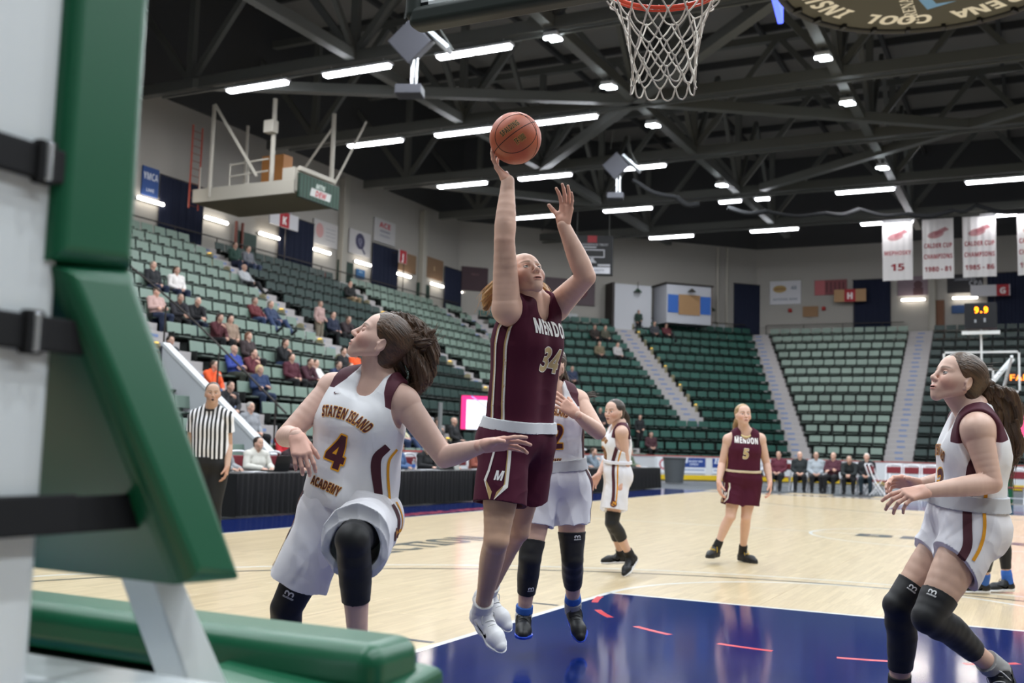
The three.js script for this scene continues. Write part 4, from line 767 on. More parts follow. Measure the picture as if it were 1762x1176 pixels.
// ---------- round scoreboard over centre court ----------
{
  const t = thing('centre_scoreboard', 'round hanging scoreboard seen from below with white ring lettering', 'scoreboard', [0.0, 8.5, -14.15]);
  const tex = canvasTex(1024, 1024, (g, w) => {
    g.fillStyle = '#47463d'; g.fillRect(0, 0, w, w); const c = w / 2;
    g.font = '900 112px sans-serif'; g.fillStyle = '#e9e6dc'; g.textAlign = 'center'; g.textBaseline = 'middle';
    const txt = 'COOL INSURING ARENA COOL INSURING ARENA ', n = txt.length; [...txt].forEach((ch, i) => { const a = PI + 0.27 + i / n * 2 * PI; g.save(); g.translate(c + Math.sin(a) * 415, c - Math.cos(a) * 415); g.rotate(a); g.scale(0.86, 1); g.fillText(ch, 0, 0); g.restore(); });
    g.fillStyle = '#6f9fd0'; g.beginPath(); g.moveTo(420, 700); g.lineTo(460, 700); g.lineTo(470, 790); g.lineTo(540, 800); g.lineTo(430, 830); g.fill(); g.beginPath(); g.arc(c, c, 190, 0, 7); g.fill(); g.fillStyle = '#47463d'; g.beginPath(); g.arc(c, c, 150, 0, 7); g.fill();
    g.save(); g.translate(372, 800); g.rotate(PI / 2 + 0.1 + PI); g.font = '700 64px serif'; g.fillStyle = '#e9e6dc'; g.fillText('ARENA', 0, 0); g.restore();
  });
  const disc = mesh('underside', new THREE.CircleGeometry(2.24, 72).rotateX(PI / 2), std({ map: tex, roughness: 0.75 }), t);
  disc.rotation.y = -0.12;
  mesh('rim', new THREE.TorusGeometry(2.28, 0.07, 10, 72).rotateX(PI / 2).translate(0, 0.01, 0), M.black, t);
  for (let i = 0; i < 24; i++) { const a = i / 24 * 2 * PI; mesh('clip', rbox(0.07, 0.07, 0.16, 0.01).rotateY(-a + PI / 2).translate(Math.cos(a) * 2.2, -0.03, Math.sin(a) * 2.2), M.black, t); }
  mesh('housing', new THREE.CylinderGeometry(2.3, 2.3, 1.9, 48, 1, true).translate(0, 1.0, 0), std({ color: 0x14161a, roughness: 0.6, side: THREE.DoubleSide }), t); mesh('lid', new THREE.CircleGeometry(2.3, 48).rotateX(-PI / 2).translate(0, 1.95, 0), M.black, t);
  const led = mesh('video_panel', rbox(0.1, 1.3, 2.6, 0.02, -2.45, 1.02, -1.0).rotateY(0.12), std({ color: 0x101018, emissive: 0x4a5cff, emissiveIntensity: 0.9 }), t);
  for (const [x, z] of [[-1.4, -1.4], [1.4, -1.4], [1.4, 1.4], [-1.4, 1.4]]) mesh('cable', cyl(0.015, 0.015, 2.2, x, 3.0, z, 6), M.black, t);
}
// ---------- hanging loudspeakers, drapes, small scoreboard, banners ----------
function speakerCluster(pos, label, s = 1, low = true) {
  const t = thing('speaker_cluster', label, 'speaker', pos, 0.35); const G = std({ color: 0x3b3c44, roughness: 0.6 }), L = std({ color: 0xc3cad2, roughness: 0.4 });
  mesh('cabinet', rbox(0.8 * s, 0.75 * s, 0.55 * s, 0.03).rotateZ(0.75).rotateX(0.25), G, t); mesh('horn_plate', rbox(0.95 * s, 0.1 * s, 0.5 * s, 0.01).rotateZ(-0.72).translate(0.62 * s, 0.05 * s, 0.1), L, t);
  mesh('cable', tube([[0.5, 1.2, 0], [0.62, 0.5, 0], [1.05, -0.22, 0]].map((p) => p.map((v) => v * s)), 0.02, 10, 5), M.darkSteel, t); mesh('cable', tube([[-0.1, 1.3, 0], [-0.2, 0.6, 0]], 0.015, 6, 5), M.darkSteel, t);
  if (low) { mesh('drop_pole', cyl(0.04, 0.04, 0.9 * s, 0.05, -0.85 * s, 0, 8), M.chrome, t); mesh('drop_pole', cyl(0.03, 0.03, 0.9 * s, 0.16, -0.85 * s, 0, 8), M.chrome, t); mesh('projector', rbox(0.66 * s, 0.24 * s, 0.5 * s, 0.03, 0.0, -1.25 * s, 0), G, t); }
  return t;
}
speakerCluster([-12.3, 10.98, -18.9], 'boxy grey loudspeaker cluster hanging below the dark backboard edge', 1.0);
speakerCluster([-12.1, 11.3, -32.4], 'boxy grey loudspeaker cluster hanging left of the far floodlights', 0.9);
{
  const P = thing('roof_drape', 'black swagged netting drape slung under the far roof', 'drape', [0, 0, 0]), dm = std({ color: 0x17181b, roughness: 0.9 });
  const pts = [[-11.6, 10.85, -32.8], [-10.2, 10.25, -33.5], [-9.5, 10.05, -34.0], [-10.1, 11.3, -40.1], [-8.65, 11.2, -40.9], [-6.5, 11.2, -42.0], [-5.2, 11.4, -42.6], [-3.46, 11.25, -43.5], [-1.73, 11.45, -44.3], [-0.86, 11.7, -44.7], [0.9, 11.5, -45.7], [3, 11.7, -46.5]];
  for (let i = 0; i < pts.length - 1; i++) { if (i === 2) continue; const a = VA(pts[i]), b = VA(pts[i + 1]), m = lerpV(a, b, 0.5); m.y -= 0.16; mesh('swag', tube([a, m, b], 0.075 + (i % 2) * 0.02, 12, 8), dm, P); }
}
{
  const t = thing('hanging_scoreboard', 'small black hanging scoreboard with white frame beside the shooter elbow', 'scoreboard', [-15.95, 9.55, -39.8], 0.42);
  mesh('case', rbox(1.75, 1.75, 0.25, 0.02), std({ color: 0x0e0f12, roughness: 0.5 }), t);
  mesh('face', new THREE.PlaneGeometry(1.72, 1.72).translate(0, 0, 0.127), frontMat(canvasTex(256, 256, (g) => { g.fillStyle = '#101114'; g.fillRect(0, 0, 256, 256); g.fillStyle = '#7a1c22'; g.fillRect(92, 0, 60, 46); g.fillStyle = '#8f9095'; g.font = '700 20px sans-serif'; g.textAlign = 'center'; g.fillText('ADIRONDACK TRUST', 128, 66); g.fillRect(40, 72, 110, 8); g.strokeStyle = '#9a9ba0'; g.lineWidth = 7; g.strokeRect(52, 94, 148, 46); g.fillStyle = '#9a9ba0'; g.fillRect(112, 146, 22, 14); g.beginPath(); g.moveTo(92, 178); g.lineTo(154, 178); g.lineTo(136, 160); g.lineTo(110, 160); g.fill(); g.fillRect(160, 186, 80, 14); g.fillStyle = '#b8b9c0'; g.fillRect(20, 206, 220, 42); g.fillStyle = '#6b6c78'; g.font = '700 24px sans-serif'; g.fillText('COMMUNITY', 128, 236); })), t);
  for (const x of [-0.7, 0.7]) mesh('cable', cyl(0.012, 0.012, 2.2, x, 1.9, 0, 6), M.darkSteel, t);
}
{
  const ban = (x0, x1, y0, y1, lines, label) => {
    const w = x1 - x0, h = y1 - y0, t = thing('championship_banner', label, 'banner', [(x0 + x1) / 2, (y0 + y1) / 2, -48.12], 0, 'white banners hanging from the roof');
    const tex = canvasTex(384, Math.round(384 * h / w), (g, W, H) => {
      g.fillStyle = '#e4e0e0'; g.fillRect(0, 0, W, H); g.fillStyle = '#b9888c'; g.save(); g.translate(W * 0.5, H * 0.24); g.rotate(-0.18); g.beginPath(); g.ellipse(-W * 0.08, H * 0.02, W * 0.26, H * 0.06, 0, 0, 7); g.fill(); g.strokeStyle = '#a8676e'; g.lineWidth = H * 0.012; for (let i = 0; i < 5; i++) { g.beginPath(); g.moveTo(-W * 0.1, H * (0.035 - i * 0.014)); g.lineTo(W * (0.36 - i * 0.02), -H * (0.02 + i * 0.012)); g.stroke(); } g.restore();
      g.textAlign = 'center'; g.textBaseline = 'middle'; for (const [s, y, sz, k, c] of lines) { g.fillStyle = c; g.font = `900 ${sz * H}px sans-serif`; const m = g.measureText(s).width; g.save(); g.translate(W / 2, y * H); g.scale(k * W / m, 1); g.fillText(s, 0, 0); g.restore(); }
    });
    const nx = 28, ny = 16, g = new THREE.PlaneGeometry(w, h, nx, ny), p = g.attributes.position; for (let i = 0; i < p.count; i++) p.setZ(i, 0.02 * Math.sin(p.getX(i) * 9 + p.getY(i) * 1.3) * (0.5 - p.getY(i) / h) + 0.012 * Math.sin(p.getX(i) * 23)); g.computeVertexNormals();
    mesh('cloth', g, phy({ map: tex, roughness: 1, transmission: 0.35, thickness: 0, side: THREE.DoubleSide }), t); mesh('rod', cyl(0.02, 0.02, w + 0.08, 0, 0, 0, 8).rotateZ(PI / 2).translate(0, h / 2, 0), M.darkSteel, t); for (const q of [-1, 1]) mesh('cord', beam([q * w * 0.45, h / 2, 0], [q * w * 0.45, h / 2 + 0.36, -0.3], 0.014), M.darkSteel, t);
  };
  const r1 = '#9a3038', r2 = '#8c1d27', cup = (y) => [['CALDER CUP', 0.45, 0.105, 0.9, r1], ['CHAMPIONS', 0.63, 0.105, 0.92, r1], [y, 0.84, 0.11, 0.88, r2]];
  ban(BANX[0][0], BANX[0][1], 9.22, 11.97, [['MEPHOSKY', 0.54, 0.1, 0.9, '#a8474f'], ['15', 0.78, 0.16, 0.48, r2]], 'white banner with number 15, leftmost of the hanging row');
  ban(BANX[1][0], BANX[1][1], 9.22, 11.97, cup('1980 - 81'), 'white championship banner dated 1980-81');
  ban(BANX[2][0], BANX[2][1], 9.22, 11.97, cup('1985 - 86'), 'white championship banner dated 1985-86');
  ban(BANX[3][0], BANX[3][1], 9.22, 11.97, cup('1989 - 90'), 'white championship banner cut by the right picture edge');
}
// ---------- baskets ----------
const M_green = phy({ color: 0x0f5a3c, roughness: 0.36, clearcoat: 0.15, clearcoatRoughness: 0.35 }), M_orange = phy({ color: 0xd2401c, roughness: 0.4, clearcoat: 0.3 }), M_net = std({ color: 0xcfc9c0, roughness: 0.85 }), M_glass = phy({ color: 0xffffff, transmission: 1, roughness: 0.02, thickness: 0, ior: 1.45 });
function hoop(sgn, zBase, fine, label) {       // sgn +1: near basket (board towards +z), -1 far basket; origin at the rim centre
  const t = thing('basketball_hoop', label, 'hoop', [0, 3.05, zBase]), k = sgn, bz = k * 0.375;
  const rim = mesh('rim', new THREE.TorusGeometry(0.238, 0.009, 12, 72).rotateX(PI / 2), M_orange, t);
  mesh('rim_brace', [beam([-0.06, -0.03, k * 0.35], [-0.12, -0.005, k * 0.2], 0.03, 0.012), beam([0.06, -0.03, k * 0.35], [0.12, -0.005, k * 0.2], 0.03, 0.012), rbox(0.2, 0.14, 0.05, 0.01, 0, -0.03, k * 0.345)], M_orange, rim);
  if (fine) mesh('rim_tube', new THREE.TorusGeometry(0.238, 0.005, 8, 72).rotateX(PI / 2).translate(0, -0.016, 0), M_orange, rim);
  const board = mesh('backboard', rbox(1.83, 1.07, 0.03, 0.008, 0, 0.385, bz + k * 0.015), M_glass, t);
  const W = M.white; for (const y of [-0.125, 0.895]) mesh('frame_bar', box(1.83, 0.05, 0.05, 0, y, bz + k * 0.02), W, board); for (const x of [-0.89, 0.89]) mesh('frame_bar', box(0.05, 1.07, 0.05, x, 0.385, bz + k * 0.02), W, board);
  for (const y of [0.0, 0.45]) mesh('target_line', box(0.61, 0.05, 0.008, 0, y + 0.0, bz - k * 0.004), W, board); for (const x of [-0.28, 0.28]) mesh('target_line', box(0.05, 0.5, 0.008, x, 0.225, bz - k * 0.004), W, board);
  const pad = std({ color: 0x14201a, roughness: 0.6 }); if (fine) { mesh('edge_pad', rbox(1.9, 0.09, 0.1, 0.03, 0, -0.16, bz + k * 0.02), pad, board); for (const x of [-0.935, 0.935]) mesh('edge_pad', rbox(0.07, 0.5, 0.1, 0.03, x, 0.08, bz + k * 0.02), pad, board); }
  // net: twelve hooks, crossing cords
  const N = 12, rows = 7, rad = (j) => [0.228, 0.196, 0.165, 0.146, 0.135, 0.129, 0.127, 0.132][j], yy = (j) => -0.022 - [0, 0.085, 0.165, 0.235, 0.295, 0.35, 0.4, 0.45][j] * 0.96;
  const node = (j, i) => { const a = (i + (j % 2) * 0.5) / N * 2 * PI + 0.1 + (fine ? 0.05 * n3(i * 1.7, j * 2.3, 4) : 0), r = rad(j) * (1 + (fine ? 0.09 * n3(i * 2.1 + j, j * 1.1, 1) : 0)); return V(Math.cos(a) * r, yy(j) + (fine ? 0.022 * n3(i * 3.1, j * 1.9, 8) : 0), Math.sin(a) * r); };
  const cords = [], cr = fine ? 0.0036 : 0.004;
  for (let j = 0; j < rows; j++) for (let i = 0; i < N; i++) for (const s of [0, 1]) {
    const A = node(j, i), B = node(j + 1, i + (j % 2 ? s : s - 1)), m = lerpV(A, B, 0.5); m.y -= (j === rows - 1 ? 0.018 : 0.006); m.multiply(V(j ? 1 : 1.1, 1, j ? 1 : 1.1));
    cords.push(tube([A, m, B], cr, 8, 5)); if (j && s) cords.push(new THREE.SphereGeometry(cr * 1.75, 6, 5).scale(1, 1.5, 1).translate(A.x, A.y, A.z));
  }
  for (let i = 0; i < N; i++) { const a = node(0, i); cords.push(tube([[a.x, 0.0, a.z], [a.x * 1.06, 0.012, a.z * 1.06], [a.x * 1.07, -0.012, a.z * 1.07], [a.x, -0.03, a.z]], cr, 8, 5)); }
  const net = mesh('net', cords, M_net, t); net.userData.kind = 'stuff';
  return t;
}
hoop(1, -1.575, true, 'orange hoop with hanging white net at the top of the picture');
hoop(-1, ZB + 1.575, false, 'far hoop with white-framed glass backboard at the right');
{ // far shot clock above the far board
  const t = thing('shot_clock', 'black shot clock reading 9.9 above the far backboard', 'clock', [0.02, 4.85, -27.2]);
  mesh('case', rbox(0.76, 0.66, 0.3, 0.02), M.black, t);
  mesh('face', new THREE.PlaneGeometry(0.74, 0.64).translate(0, 0, 0.152), std({ map: null, color: 0x15171c, roughness: 0.35 }), t);
  const dg = canvasTex(256, 128, (g) => { g.clearRect(0, 0, 256, 128); g.fillStyle = '#ffb02e'; g.font = '900 118px monospace'; g.textAlign = 'center'; g.textBaseline = 'middle'; g.fillText('9.9', 128, 66); });
  mesh('digits', new THREE.PlaneGeometry(0.4, 0.22).translate(0.02, 0.15, 0.156), std({ map: dg, alphaMap: null, transparent: true, alphaTest: 0.4, color: 0xffb63c, emissive: 0xffa030, emissiveIntensity: 3, emissiveMap: dg }), t);
  const l = new THREE.RectAreaLight(0xffa030, 2, 0.4, 0.2); l.position.set(0.02, 0.15, 0.17); l.rotation.y = PI; t.add(l);
  mesh('small_digits', [box(0.05, 0.1, 0.01, 0.1, -0.12, 0.155), box(0.05, 0.08, 0.01, -0.12, -0.14, 0.155)], std({ color: 0x8f949c }), t);
  mesh('post', box(0.05, 1.75, 0.05, 0, -1.05, -0.1), M.white, t); mesh('cross_bar', box(0.9, 0.09, 0.08, 0.0, -0.43, 0.06), M.white, t);
}
{ // far stand: diagonal arm, column, green base pad
  const t = thing('basket_stand', 'far basket stand with a diagonal white arm and green padded base', 'stand', [0, 0, -30.6]);
  mesh('arm', beam([0.72, 3.85, 2.2], [0.1, 3.0, 2.9], 0.09), M.white, t); mesh('arm', beam([0, 3.2, 3.12], [0, 1.6, 0.2], 0.11), M.white, t); mesh('arm', beam([0.72, 3.85, 2.9], [0.2, 2.2, 0.4], 0.06), M.white, t); mesh('column', rbox(0.3, 1.9, 0.3, 0.02, 0, 0.95, 0), M.white, t); mesh('base_pad', rbox(1.7, 1.05, 1.1, 0.06, -0.22, 0.52, 0.35), M_green, t);
  for (const x of [-0.9, 0.5]) mesh('wheel', cyl(0.08, 0.08, 0.06, 0, 0, 0, 14).rotateZ(PI / 2).translate(x, 0.08, -0.5), M.black, t);
}
// ---------- near basket stand, padded, left foreground ----------
{
  const t = thing('basket_stand', 'near basket stand with white steel column, green pads and black straps', 'stand', [0, 0, 1.4]), o = (g) => g.translate(0, 0, -1.4);
  const w = 0.17, W = phy({ color: 0xdfe5e8, roughness: 0.3, clearcoat: 0.4, clearcoatRoughness: 0.2 });
  mesh('column', o(rbox(0.3, 3.3, 0.3, 0.02, 0, 1.7, 1.55)), W, t);
  mesh('column_pad', o(slabZY([[1.43, 1.378], [1.285, 1.388], [1.285, 2.9], [1.43, 2.9]], w, -w, 0.025)), M_green, t);
  { const g = slabZY([[1.42, 1.374], [1.285, 1.392], [1.012, 0.918], [1.13, 0.922]], w, -w, 0.03), p = g.attributes.position; // the pad spreads and slants outward towards its foot
    for (let i = 0; i < p.count; i++) { const t = Math.max(0, (1.37 - p.getY(i)) / 0.455), k = Math.max(0, Math.min(1, (p.getX(i) + w) / (2 * w))); p.setXYZ(i, p.getX(i) + (2 * k - 1) * 0.09 * t, p.getY(i) + 0.016 * t * k, p.getZ(i) + 0.103 * t * k); }
    g.computeVertexNormals(); mesh('front_pad', o(g), M_green, t); }
  mesh('strut', o(slabZY([[1.43, 1.4], [1.39, 1.4], [1.321, 1.261], [0.95, 0.69], [1.04, 0.69], [1.346, 1.26]], 0.12, 0.05, 0.006)), W, t);
  mesh('base_beam', o(rbox(0.8, 0.12, 0.12, 0.012, -0.08, 0.745, 1.26)), W, t); mesh('base_beam', o(rbox(0.1, 0.1, 1.1, 0.012, 0.1, 0.5, 0.9)), W, t); mesh('base_plate', o(box(1.2, 0.06, 1.5, -0.1, 0.12, 1.0)), W, t);
  mesh('bumper_pad', o(rbox(1.06, 0.1, 0.17, 0.04, -0.24, 0.742, 0.72)), M_green, t); mesh('bumper_box', o(rbox(1.0, 0.6, 0.14, 0.01, -0.25, 0.39, 0.725)), M.black, t);
  { // sloping side pad at the right end
    const s = new THREE.Shape([[0, 0], [0.34, 0.0], [0.34, 0.42], [0.02, 0.44]].map((p) => new THREE.Vector2(...p)));
    const g = new THREE.ExtrudeGeometry(s, { depth: 0.26, bevelEnabled: true, bevelSize: 0.02, bevelThickness: 0.02, bevelSegments: 4 });
    g.rotateX(-PI / 2); g.applyMatrix4(new THREE.Matrix4().makeRotationZ(-0.06)).rotateX(0.1); mesh('side_pad', o(g.translate(-0.06, 0.432, 1.02)), M_green, t);
  }
  const strap = (y, rot, z0, name) => { const g = [box(0.33, 0.055, 0.012, 0.0, y, 1.708), box(0.012, 0.055, 0.3, 0.162, y, 1.56)]; };
  const S = std({ color: 0x0e0f13, roughness: 0.85 });
  for (const [y, zf] of [[1.505, 1.36], [1.279, 1.32]]) { const st = mesh('strap', [rbox(0.33, 0.047, 0.012, 0.004, 0.0, y, 1.708), rbox(0.012, 0.047, 1.712 - zf, 0.004, 0.16, y, (1.712 + zf) / 2)].map(o), S, t); mesh('buckle', o(rbox(0.014, 0.052, 0.01, 0.003, 0.17, y, 1.452)), M.chrome, st); mesh('buckle_loop', o(rbox(0.018, 0.058, 0.028, 0.004, 0.164, y, 1.452)), S, st); }
  { const y = 1.04, st = mesh('strap', [rbox(0.33, 0.05, 0.012, 0.004, 0.0, y, 1.708), rbox(0.012, 0.05, 0.56, 0.004, 0.166, y, 1.44)].map(o), S, t); mesh('buckle_loop', o(rbox(0.02, 0.058, 0.012, 0.004, 0.168, y, 1.235)), S, st); mesh('overlap', o(rbox(0.014, 0.052, 0.26, 0.004, 0.172, y + 0.002, 1.5)), S, st); }
  // arm to the board, above the picture
  mesh('arm', o(beam([0, 2.9, 1.5], [0, 3.25, -1.1], 0.16, 0.2, 0.02)), W, t); mesh('arm', o(beam([0, 2.2, 1.45], [0, 3.0, -0.9], 0.08, 0.1, 0.02)), W, t);
}
// ---------- things by the boards ----------
{
  const t = thing('trash_can', 'tall grey plastic trash can before the far boards', 'trash can', [-10.9, 0, -35.9]);
  mesh('bin', new THREE.CylinderGeometry(0.42, 0.33, 0.92, 20, 1).translate(0, 0.46, 0), std({ color: 0x4a4e52, roughness: 0.6 }), t); mesh('rim', new THREE.TorusGeometry(0.42, 0.03, 8, 24).rotateX(PI / 2).translate(0, 0.92, 0), std({ color: 0x3b3f43, roughness: 0.6 }), t); mesh('opening', cyl(0.39, 0.39, 0.02, 0, 0.925, 0, 20), M.black, t);
  // printed boards
  const ad = (t0, t1, lines, bg, label) => { const f = FACETS.corner, p = thing('board_panel', label, 'advert', at(f, BR - 0.03, (t0 + t1) / 2, 0.6), PI / 4); const w = t1 - t0; mesh('sheet', rbox(w, 0.66, 0.02, 0.004), std({ color: bg }), p); mesh('face', new THREE.PlaneGeometry(w * 0.98, 0.64).translate(0, 0, 0.012), frontMat(wallText(w, 0.66, bg, lines)), p); };
  const blue = (t) => ({ draw: (g, W, H) => { g.fillStyle = '#1b3d86'; g.fillRect(0, 0, W, H * 0.62); g.fillStyle = '#dfe4f0'; g.font = `italic 900 ${H * 0.5}px serif`; g.fillText('H', W * 0.06, H * 0.34); g.font = `700 ${H * 0.16}px sans-serif`; g.fillText('HOLIDAY INN', W * 0.3, H * 0.28); g.fillText('EXPRESS', W * 0.36, H * 0.48); g.fillStyle = '#8d9bb8'; g.fillRect(W * 0.05, H * 0.74, W * 0.9, H * 0.1); } });
  ad(-2.5, -1.3, [blue(0)], '#d9dde4', 'blue and white hotel advert on the boards, left of the pair'); ad(-1.0, 0.2, [blue(0)], '#d9dde4', 'blue and white hotel advert on the boards, right of the pair');
  ad(-3.6, -2.9, [{ draw: (g, W, H) => { g.strokeStyle = '#b0283c'; g.lineWidth = H * 0.1; g.beginPath(); g.arc(W / 2, H * 0.45, H * 0.3, 0, 7); g.stroke(); } }], '#dcdfe4', 'white advert with a red ring beside the trash can');
}
{ // bright video screens
  const scr = (pos, turn, w, h, draw, label) => { const t = thing('video_screen', label, 'screen', pos, turn); mesh('case', rbox(w + 0.08, h + 0.08, 0.12, 0.02, 0, 0, -0.07), M.black, t); const tx = canvasTex(256, Math.round(256 * h / w), draw); mesh('picture', new THREE.PlaneGeometry(w, h), std({ color: 0x000000, emissive: 0xffffff, emissiveMap: tx, emissiveIntensity: 0.5 }), t); const l = new THREE.RectAreaLight(0xffd0e0, 0.15, w, h); l.position.set(0, 0, 0.02); l.rotation.y = PI; t.add(l); mesh('post', box(0.08, 1.4, 0.08, 0, -h / 2 - 0.7, -0.08), M.darkSteel, t); };
  scr([-13.0, 2.1, -24.2], 0.75, 0.95, 0.95, (g, w, h) => { g.fillStyle = '#f02a7a'; g.fillRect(0, 0, w, h); g.fillStyle = '#eef0ff'; g.fillRect(w * 0.16, h * 0.12, w * 0.7, h * 0.88); g.strokeStyle = '#8a90d8'; g.lineWidth = 10; g.beginPath(); g.moveTo(w * 0.3, 0); g.lineTo(w, h * 0.5); g.stroke(); }, 'bright pink-edged video screen behind the shooter waist');
  scr([0.95, 2.15, -31.6], -0.05, 1.3, 1.05, (g, w, h) => { g.fillStyle = '#f04a78'; g.fillRect(0, 0, w, h); g.fillStyle = '#f58aa6'; g.fillRect(w * 0.1, h * 0.1, w * 0.3, h * 0.4); g.fillStyle = '#3438b8'; g.fillRect(w * 0.6, 0, w * 0.4, h * 0.7); g.fillStyle = '#e8e6ff'; g.fillRect(0, h * 0.78, w, h * 0.16); }, 'pink and blue video screen behind the long ponytail, right edge');
  const amber = thing('led_board', 'dark board with amber letters behind the far glass backboard', 'sign', [0.86, 3.75, -34.0]); mesh('case', rbox(0.9, 0.4, 0.1, 0.01), M.black, amber); const at2 = canvasTex(128, 64, (g) => { g.fillStyle = '#000'; g.fillRect(0, 0, 128, 64); g.fillStyle = '#ff7a1c'; g.font = '900 50px monospace'; g.fillText('FAL', 6, 50); }); mesh('letters', new THREE.PlaneGeometry(0.8, 0.32).translate(0, 0, 0.052), std({ color: 0x000000, emissive: 0xffffff, emissiveMap: at2, emissiveIntensity: 1.5 }), amber); const l = new THREE.RectAreaLight(0xff7a1c, 0.6, 0.8, 0.3); l.position.set(0, 0, 0.07); l.rotation.y = PI; amber.add(l); mesh('post', box(0.06, 3.4, 0.06, 0.2, -1.9, -0.03), M.darkSteel, amber);
  const pole = thing('metal_post', 'slim grey metal post behind the outstretched arm', 'post', [-9.95, 0, -16.9]); mesh('tube', cyl(0.045, 0.045, 2.05, 0, 1.02, 0, 12), std({ color: 0x8d9194, metalness: 0.5, roughness: 0.4 }), pole); mesh('foot', cyl(0.16, 0.16, 0.03, 0, 0.015, 0, 16), M.black, pole);
}
// ---------- folding chairs ----------
const M_chairRed = std({ color: 0x7d2530, roughness: 0.55 }), M_chairFrame = std({ color: 0xe4e5ea, roughness: 0.35 });
const chairProto = (() => {
  const g = new THREE.Group(), add = (n, geo, m) => { const x = new THREE.Mesh(geo, m); x.name = n; x.castShadow = x.receiveShadow = true; g.add(x); };
  add('seat', rbox(0.42, 0.035, 0.38, 0.015, 0, 0.45, 0.02), M_chairRed); add('backrest', rbox(0.42, 0.2, 0.03, 0.014, 0, 0.78, -0.22).rotateX(0.0), M_chairRed);
  for (const s of [-1, 1]) { add('leg', tube([[s * 0.23, 0.9, -0.25], [s * 0.225, 0.5, -0.1], [s * 0.22, 0.02, 0.22]], 0.02, 10, 6), M_chairFrame); add('leg', tube([[s * 0.2, 0.46, 0.12], [s * 0.2, 0.02, -0.24]], 0.019, 6, 6), M_chairFrame); }
  add('top_bar', tube([[-0.23, 0.89, -0.25], [-0.18, 0.935, -0.262], [0.18, 0.935, -0.262], [0.23, 0.89, -0.25]], 0.022, 12, 6), M_chairFrame); add('cross_bar', beam([-0.21, 0.18, 0.12], [0.21, 0.18, 0.12], 0.02), M_chairFrame);
  return g;
})();
function chair(x, z, turn, label) { const c = chairProto.clone(); c.name = numbered('folding_chair'); c.position.set(x, 0, z); c.rotation.y = turn; scene.add(c); return tag(c, label, 'chair', 'maroon folding chairs along the far baseline'); }
[-7.6, -7.1, -6.6, -6.05, -5.5, -5.0, -4.48, -3.98, -3.48].forEach((x, i) => chair(x, -32.0, 0.05, `maroon folding chair of the far bench, ${ORD[i]} from the left end`));
for (let i = 0; i < 6; i++) chair(1.338 + (-3.687 + i * 0.115 - 1.338) * (36.6 - i * 0.62) / 34.4, -34.2 + i * 0.62, 1.45, `maroon folding chair seen edge-on in the tight row, ${ORD[i]} from its left end`);
[-2.72, -2.2, -1.68, -1.2].forEach((x, i) => chair(x, -32.0, 0, `empty maroon folding chair facing the court, ${ORD[i]} of the front four`));
[-2.72, -2.2, -1.68].forEach((x, i) => chair(x, -33.0, 0, `maroon folding chair in the back row behind the front four, ${ORD[i]} along`));
[0.72, 1.25].forEach((x, i) => chair(x, -28.9, -0.1, i ? 'maroon folding chair at the very right picture edge' : 'maroon folding chair beside the green far base pad'));
// ---------- scorers' tables ----------
const M_skirt = std({ color: 0x0b0c0e, roughness: 0.85 }), M_tableTop = std({ color: 0x1a1b1e, roughness: 0.5 });
for (let i = 0; i < 8; i++) {
  const L = 2.44, z = -9.95 - L / 2 - i * (L + 0.01), t = thing('scorers_table', `black skirted scorers table, ${ORD[i]} along the sideline from the referee`, 'table', [-9.72, 0, z], 0, 'black skirted tables along the sideline');
  mesh('top', rbox(0.78, 0.035, L, 0.01, 0, 0.63, 0), M_tableTop, t);
  const n = 160, p = [], idx = []; for (let j = 0; j <= n; j++) { const zz = L / 2 - L * j / n, ph = zz * 52 + i * 2; for (const [y, a] of [[0.645, 0.004], [0.35, 0.018], [0.015, 0.03]]) p.push(0.4 + a * Math.sin(ph) + a * 0.5 * Math.sin(ph * 0.37 + 1), y, zz); }
  for (let j = 0; j < n; j++) for (let q = 0; q < 2; q++) { const a = j * 3 + q; idx.push(a, a + 1, a + 3, a + 1, a + 4, a + 3); }
  const g = new THREE.BufferGeometry(); g.setAttribute('position', new THREE.Float32BufferAttribute(p, 3)); g.setIndex(idx); g.computeVertexNormals(); mesh('skirt', g, std({ color: 0x0b0c0e, roughness: 0.8, side: THREE.DoubleSide }), t);
  if (i === 0 || i === 7) { const sd = i === 0 ? 1 : -1; mesh('end_skirt', box(0.8, 0.63, 0.012, 0, 0.32, sd * L / 2), M_skirt, t); }
  for (const s of [-1, 1]) mesh('leg', box(0.6, 0.6, 0.03, 0, 0.31, s * (L / 2 - 0.25)), M.darkSteel, t);
}
